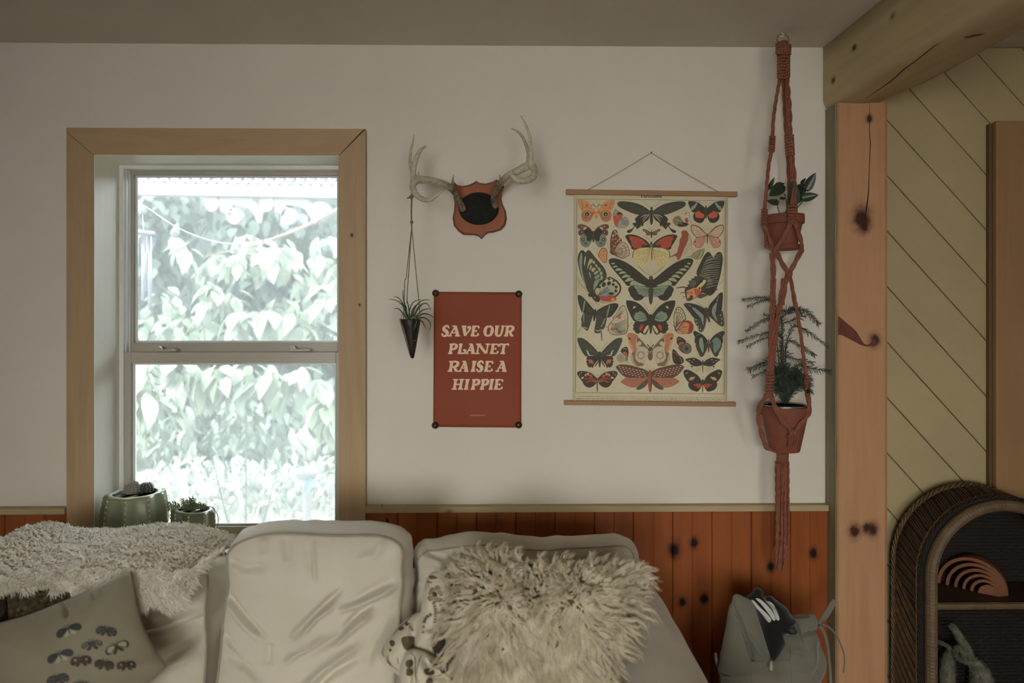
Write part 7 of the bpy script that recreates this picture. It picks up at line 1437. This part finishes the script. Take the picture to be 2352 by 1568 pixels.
for L in ([(785, 1300), (790, 1420), (792, 1600)], [(1282, 1290), (1290, 1430), (1295, 1600)], [(790, 1298), (1030, 1300)], [(1060, 1290), (1280, 1282)], [(1270, 1080), (1280, 1180), (1283, 1285)], [(690, 960), (750, 1150), (785, 1300)]):
    for bb_ in (b3, b2, b1):
        n0 = len(g.v); dline(g, bb_, kb_(L), 1.0, .0025, 3, False)
        if len(g.v) > n0: break
g.build('seam', M_SEAM, bag)
ribw = lambda pts, w_, y, th, name, M=M_CANV: MB().tube(catmull([P(*q, y) for q in kb_(pts)], 5), w_, 8, flat=th).build(name, M, bag, smooth=True)
ribw([(1590, 890), (1640, 830), (1720, 730), (1800, 600), (1840, 535)], [.004, .006, .009, .0085, .0075], -.27, .25, 'strap')
ribw([(1640, 860), (1690, 910), (1735, 1040), (1765, 1250), (1790, 1600)], .0042, -.29, .5, 'drawcord'); ribw([(1690, 830), (1800, 900), (1900, 1060), (1958, 1250), (1945, 1440)], .0022, -.285, 1, 'drawcord')
ribw([(345, 1185), (355, 1280), (385, 1370), (400, 1450)], [.003, .005, .005, .004], -.28, .4, 'strap'); ribw([(415, 1505), (480, 1500), (560, 1530)], .003, -.33, .6, 'strap')
zp = MB(); zp.tube([P(*q, -.335) for q in kb_([(1047, 1262), (1045, 1290)])], .0032, 6); zp.build('zip_slider', mat('zip_brass', '8c7a45', .3, .2, 90, metal=.7), bag)
MB().prism([P(*q, -.338) for q in kb_([(1032, 1295), (1058, 1295), (1064, 1400), (1048, 1425), (1020, 1395)])], (0, .003, 0)).build('zip_pull', mat('canvas_pull', dsp('6e6b5d'), .8), bag)
gar = thing('striped_jacket', 'black sports jacket with three white stripes stuffed in the backpack', 'jacket', (X(1775, -.26), -.26, .52))
_, og, bg_ = cushion('x', kb_([(720, 488), (790, 440), (830, 385), (865, 368), (920, 400), (968, 478), (1030, 470), (1110, 530), (1220, 610), (1300, 720), (1358, 770), (1332, 820), (1345, 880), (1320, 930), (1250, 948), (1190, 980), (1200, 1120), (1060, 1330), (980, 1250), (900, 1000), (860, 760), (800, 600), (740, 520)]), (-.262, .60, .1), 0, .045, '', M=M_BLK, p=2.4, back=.02, rings=36, nang=150, seed=105, lump=.005, parent=gar, part='cloth', wr=[kw([(900, 420), (960, 520), (1100, 620)], 4, -.006), kw([(1150, 860), (1250, 880), (1330, 860)], 5, .008)])
for L in ([(795, 535), (832, 545), (900, 620), (1000, 715), (1042, 778), (1008, 812), (935, 722), (860, 635)], [(848, 515), (900, 518), (980, 585), (1062, 680), (1098, 768), (1066, 786), (1010, 705), (925, 595)], [(968, 545), (1040, 558), (1090, 620), (1147, 762), (1112, 782), (1072, 680), (1020, 590)]):
    g = MB(); decal(g, bg_, kb_(L), .0016, 3)
    if g.v: g.build('white_stripe', M_STR, gar)
st = thing('low_stool', 'dark low wooden stool under the backpack', 'stool', (X(1790, -.24), -.25, 0)); sx = X(1790, -.25)
MB().box(sx-.19, sx+.12, -.40, -.06, .245, .275).build('seat', M_DARK, st, bevel=.006)
for a in (-.16, .09):
    for b in (-.37, -.09): MB().box(sx+a-.015, sx+a+.015, b-.015, b+.015, 0, .245).build('leg', M_DARK, st)
# ================================================================ wicker arch shelf
M_WICK = mat('dark_wicker', '2c2016', .8, .35, 60, .8, 240, hex2='1a130d'); M_WRAP = mat('wrapped_cane', '6f5b42', .6, .2, 30, .3, 200, hex2='59482f'); M_CANE = mat('cane_strand', '755a3a', .6, .3, 60, hex2='4d3a26')
xc_, Ra, zt_, yf_, yb3 = 1.428, .222, .938, -.222, -.060; zc_ = zt_-Ra
wk = thing('wicker_shelf', 'dark wicker shelf unit with an arched hood and pale wrapped cane rim at lower right', 'shelf', (xc_, -.13, 0))
def archpt(s, off=0, y=yf_):
    "s runs from the left foot (0) over the top to the right foot (1)"
    r = Ra+off; Ls = zc_; La = math.pi*r; T_ = 2*Ls+La; q = s*T_
    if q < Ls: return Vector((xc_-r, y, q))
    if q > Ls+La: return Vector((xc_+r, y, 2*Ls+La-q))
    a = math.pi-(q-Ls)/r; return Vector((xc_+r*math.cos(a), y, zc_+r*math.sin(a)))
m = MB(); m.grid(lambda u, v: tuple(archpt(u, -.004+.006*math.sin(v*math.pi), yf_+.012+(yb3-yf_-.014)*v)), 160, 12); m.build('hood', M_WICK, wk, smooth=True, solid=.006)
bk = [archpt(i/80, -.004, yb3) for i in range(81)]; MB().add(bk, [tuple(range(81))]).build('back_panel', M_WICK, wk, solid=.004)
N_ = 420; m = MB(); rgw = random.Random(3)
pts = [archpt(i/N_, -.016, yf_) for i in range(N_+1)]; m.tube(pts, [.0158*(1+.05*(i % 2)+rgw.uniform(-.015, .02)) for i in range(N_+1)], 10); m.build('wrapped_rim', M_WRAP, wk, smooth=False)
def braid(off, y, r, name, M, n_=330, amp=.004):
    m = MB()
    for ph in (0, 2.09, 4.19): m.tube([archpt(i/n_, off+amp*math.cos(i*.75+ph), y+amp*math.sin(i*.75+ph)*1.2) for i in range(n_+1)], r, 5)
    return m.build(name, M, wk, smooth=True)
braid(.004, yf_+.020, .0032, 'braided_edge', M_WICK); braid(.006, yb3-.006, .0034, 'braided_edge', M_CANE, amp=.005); braid(.004, yf_+.034, .0022, 'braided_edge', M_CANE, amp=.003)
m = MB()
for i in range(300):
    s = .02+i*.96/300; sl_2 = .018 if .30 < s < .70 else .045
    if i % 5 == 4: continue
    m.tube([archpt(min(1, max(0, s+sl_2*(t-.5)+rgw.uniform(-.0006, .0006))), .005+.0035*math.sin(t*math.pi), yf_+.03+(yb3-yf_-.045)*t) for t in (0, .25, .5, .75, 1)], rgw.uniform(.0009, .0016), 4)
m.build('cane_strands', M_CANE, wk, kind='stuff')
m = MB()      # inner weave of the back, seen in the shade
for i in range(90):
    z = .02+i*.0105; hw = Ra-.01 if z < zc_ else math.sqrt(max(0, (Ra-.01)**2-(z-zc_)**2))
    if hw > .02: m.tube([(xc_-hw+2*hw*k/24, yb3-.006-.0022*(1 if (k+i) % 2 else -1), z) for k in range(25)], .0026, 4)
m.build('back_weave', M_WICK, wk, kind='stuff')
zs2 = Z(1389, yf_); lo2 = .335
for z in (zs2, lo2, .08):
    MB().box(xc_-Ra+.012, xc_+Ra-.012, yf_+.004, yb3-.008, z-.016, z-.002).build('shelf_board', wood('dark_shelf', '4a3523', '3a281a', 'x', scale=.8), wk)
    q = MB(); q.tube([Vector((xc_-Ra+.028+(2*Ra-.056)*i/170, yf_-.002, z-.010)) for i in range(171)], [.0098*(1+.05*(i % 2)+rgw.uniform(-.02, .03)) for i in range(171)], 8); q.build('wrapped_bar', M_WRAP, wk)
# wooden rainbow stacker
rb = thing('rainbow_stacker', 'natural wooden nested arch toy leaning open on the wicker shelf', 'toy', (X(2300, -.15), -.13, zs2-.002))
M_RB = wood('stacker_wood', dsp('5c3723'), dsp('4f2f1e'), 'x', scale=.8, rough=.5)
end = Vector((P(1950+1200/3.214, 1373, -.19).x, -.178, zs2-.0018)); dr = Vector((-.70, .50, 0)).normalized(); pr_ = Vector((-dr.y, dr.x, 0))
if pr_.y > 0: pr_ = -pr_
for i, (ro, ri) in enumerate(((.090, .080), (.0765, .0670), (.0635, .0545), (.051, .0425), (.039, .0305), (.027, .0005))):
    c = end+dr*(ro+.004*i)+pr_*(.004*i); m = MB(); n_ = 28; vs = []
    for k in range(n_+1):
        a = math.pi*k/n_
        for r_, dpt in ((ro, 0), (ro, .034), (ri, .034), (ri, 0)): vs.append(c-dr*(r_*math.cos(a))+Vector((0, 0, r_*math.sin(a)*1.05))-pr_*dpt)
    fs = [(k*4+j, k*4+(j+1) % 4, (k+1)*4+(j+1) % 4, (k+1)*4+j) for k in range(n_) for j in range(4)]+[(3, 2, 1, 0), tuple(n_*4+j for j in range(4))]
    m.add(vs, fs); m.build('arch', M_RB, rb, bevel=.0012, seg=1)
# woolly toy on the lower shelf
ct = cropf(2120, 1400, 9.332); M_PLU = mat('grey_plush', dsp('5c594c'), .95, .3, 60, .9, 260, hex2=dsp('3e3c33'))
pl_ = thing('knitted_toy', 'grey fuzzy knitted toy with looped ears on the lower wicker shelf', 'toy', (X(2220, -.13), -.13, lo2))
def lump(pts, rs, y, name, fl=1.0, ys=None):
    c = catmull([(a, b, 0) for a, b in pts], 6); n_ = len(c); q = []
    for i, v in enumerate(c): q.append(P(*ct([(v.x, v.y)])[0], y if ys is None else interp([(k/(len(ys)-1), a) for k, a in enumerate(ys)], i/(n_-1))))
    r_ = [interp([(k/(len(rs)-1), a) for k, a in enumerate(rs)], i/(n_-1))/9.332/S(y)*(1+.10*noise.noise(Vector((i*.8, y*9, len(name))))) for i in range(n_)]
    m = MB().tube(q, r_, 12, flat=fl); rg_ = random.Random(len(name)); base = list(m.v)
    f = MB(); 
    for p in base:
        for _ in range(6):
            v = Vector((rg_.gauss(0, 1), rg_.gauss(0, 1), rg_.gauss(0, 1))).normalized(); p_ = Vector(p)+v*.002; f.tube([p_, p_+v*.004+Vector((0, 0, -.001))], [.0005, .0002], 3, cap=False)
    o = m.build(name, M_PLU, pl_, smooth=True); f.build('fuzz', M_PLU, o, kind='stuff')
lump([(560, 2150), (540, 1700), (520, 1400), (530, 1150), (560, 980), (580, 850)], [130, 150, 150, 130, 80, 30], -.13, 'left_body')
lump([(1150, 2150), (1250, 1700), (1250, 1450), (1180, 1250), (1080, 1130), (900, 1090)], [200, 230, 220, 170, 110, 50], -.13, 'right_body')
lump([(800, 1080), (720, 980), (705, 890), (750, 800), (830, 860), (880, 960), (880, 1050), (820, 1080)], [20, 16, 18, 30, 38, 36, 26, 18], -.16, 'loop_ear')
lump([(600, 330), (680, 420), (800, 600), (900, 760), (1000, 920), (1050, 1060)], [35, 60, 75, 80, 70, 30], -.14, 'long_ear', .4)
lump([(350, 690), (430, 720), (560, 800), (600, 900)], [8, 10, 16, 24], -.14, 'thin_strap')
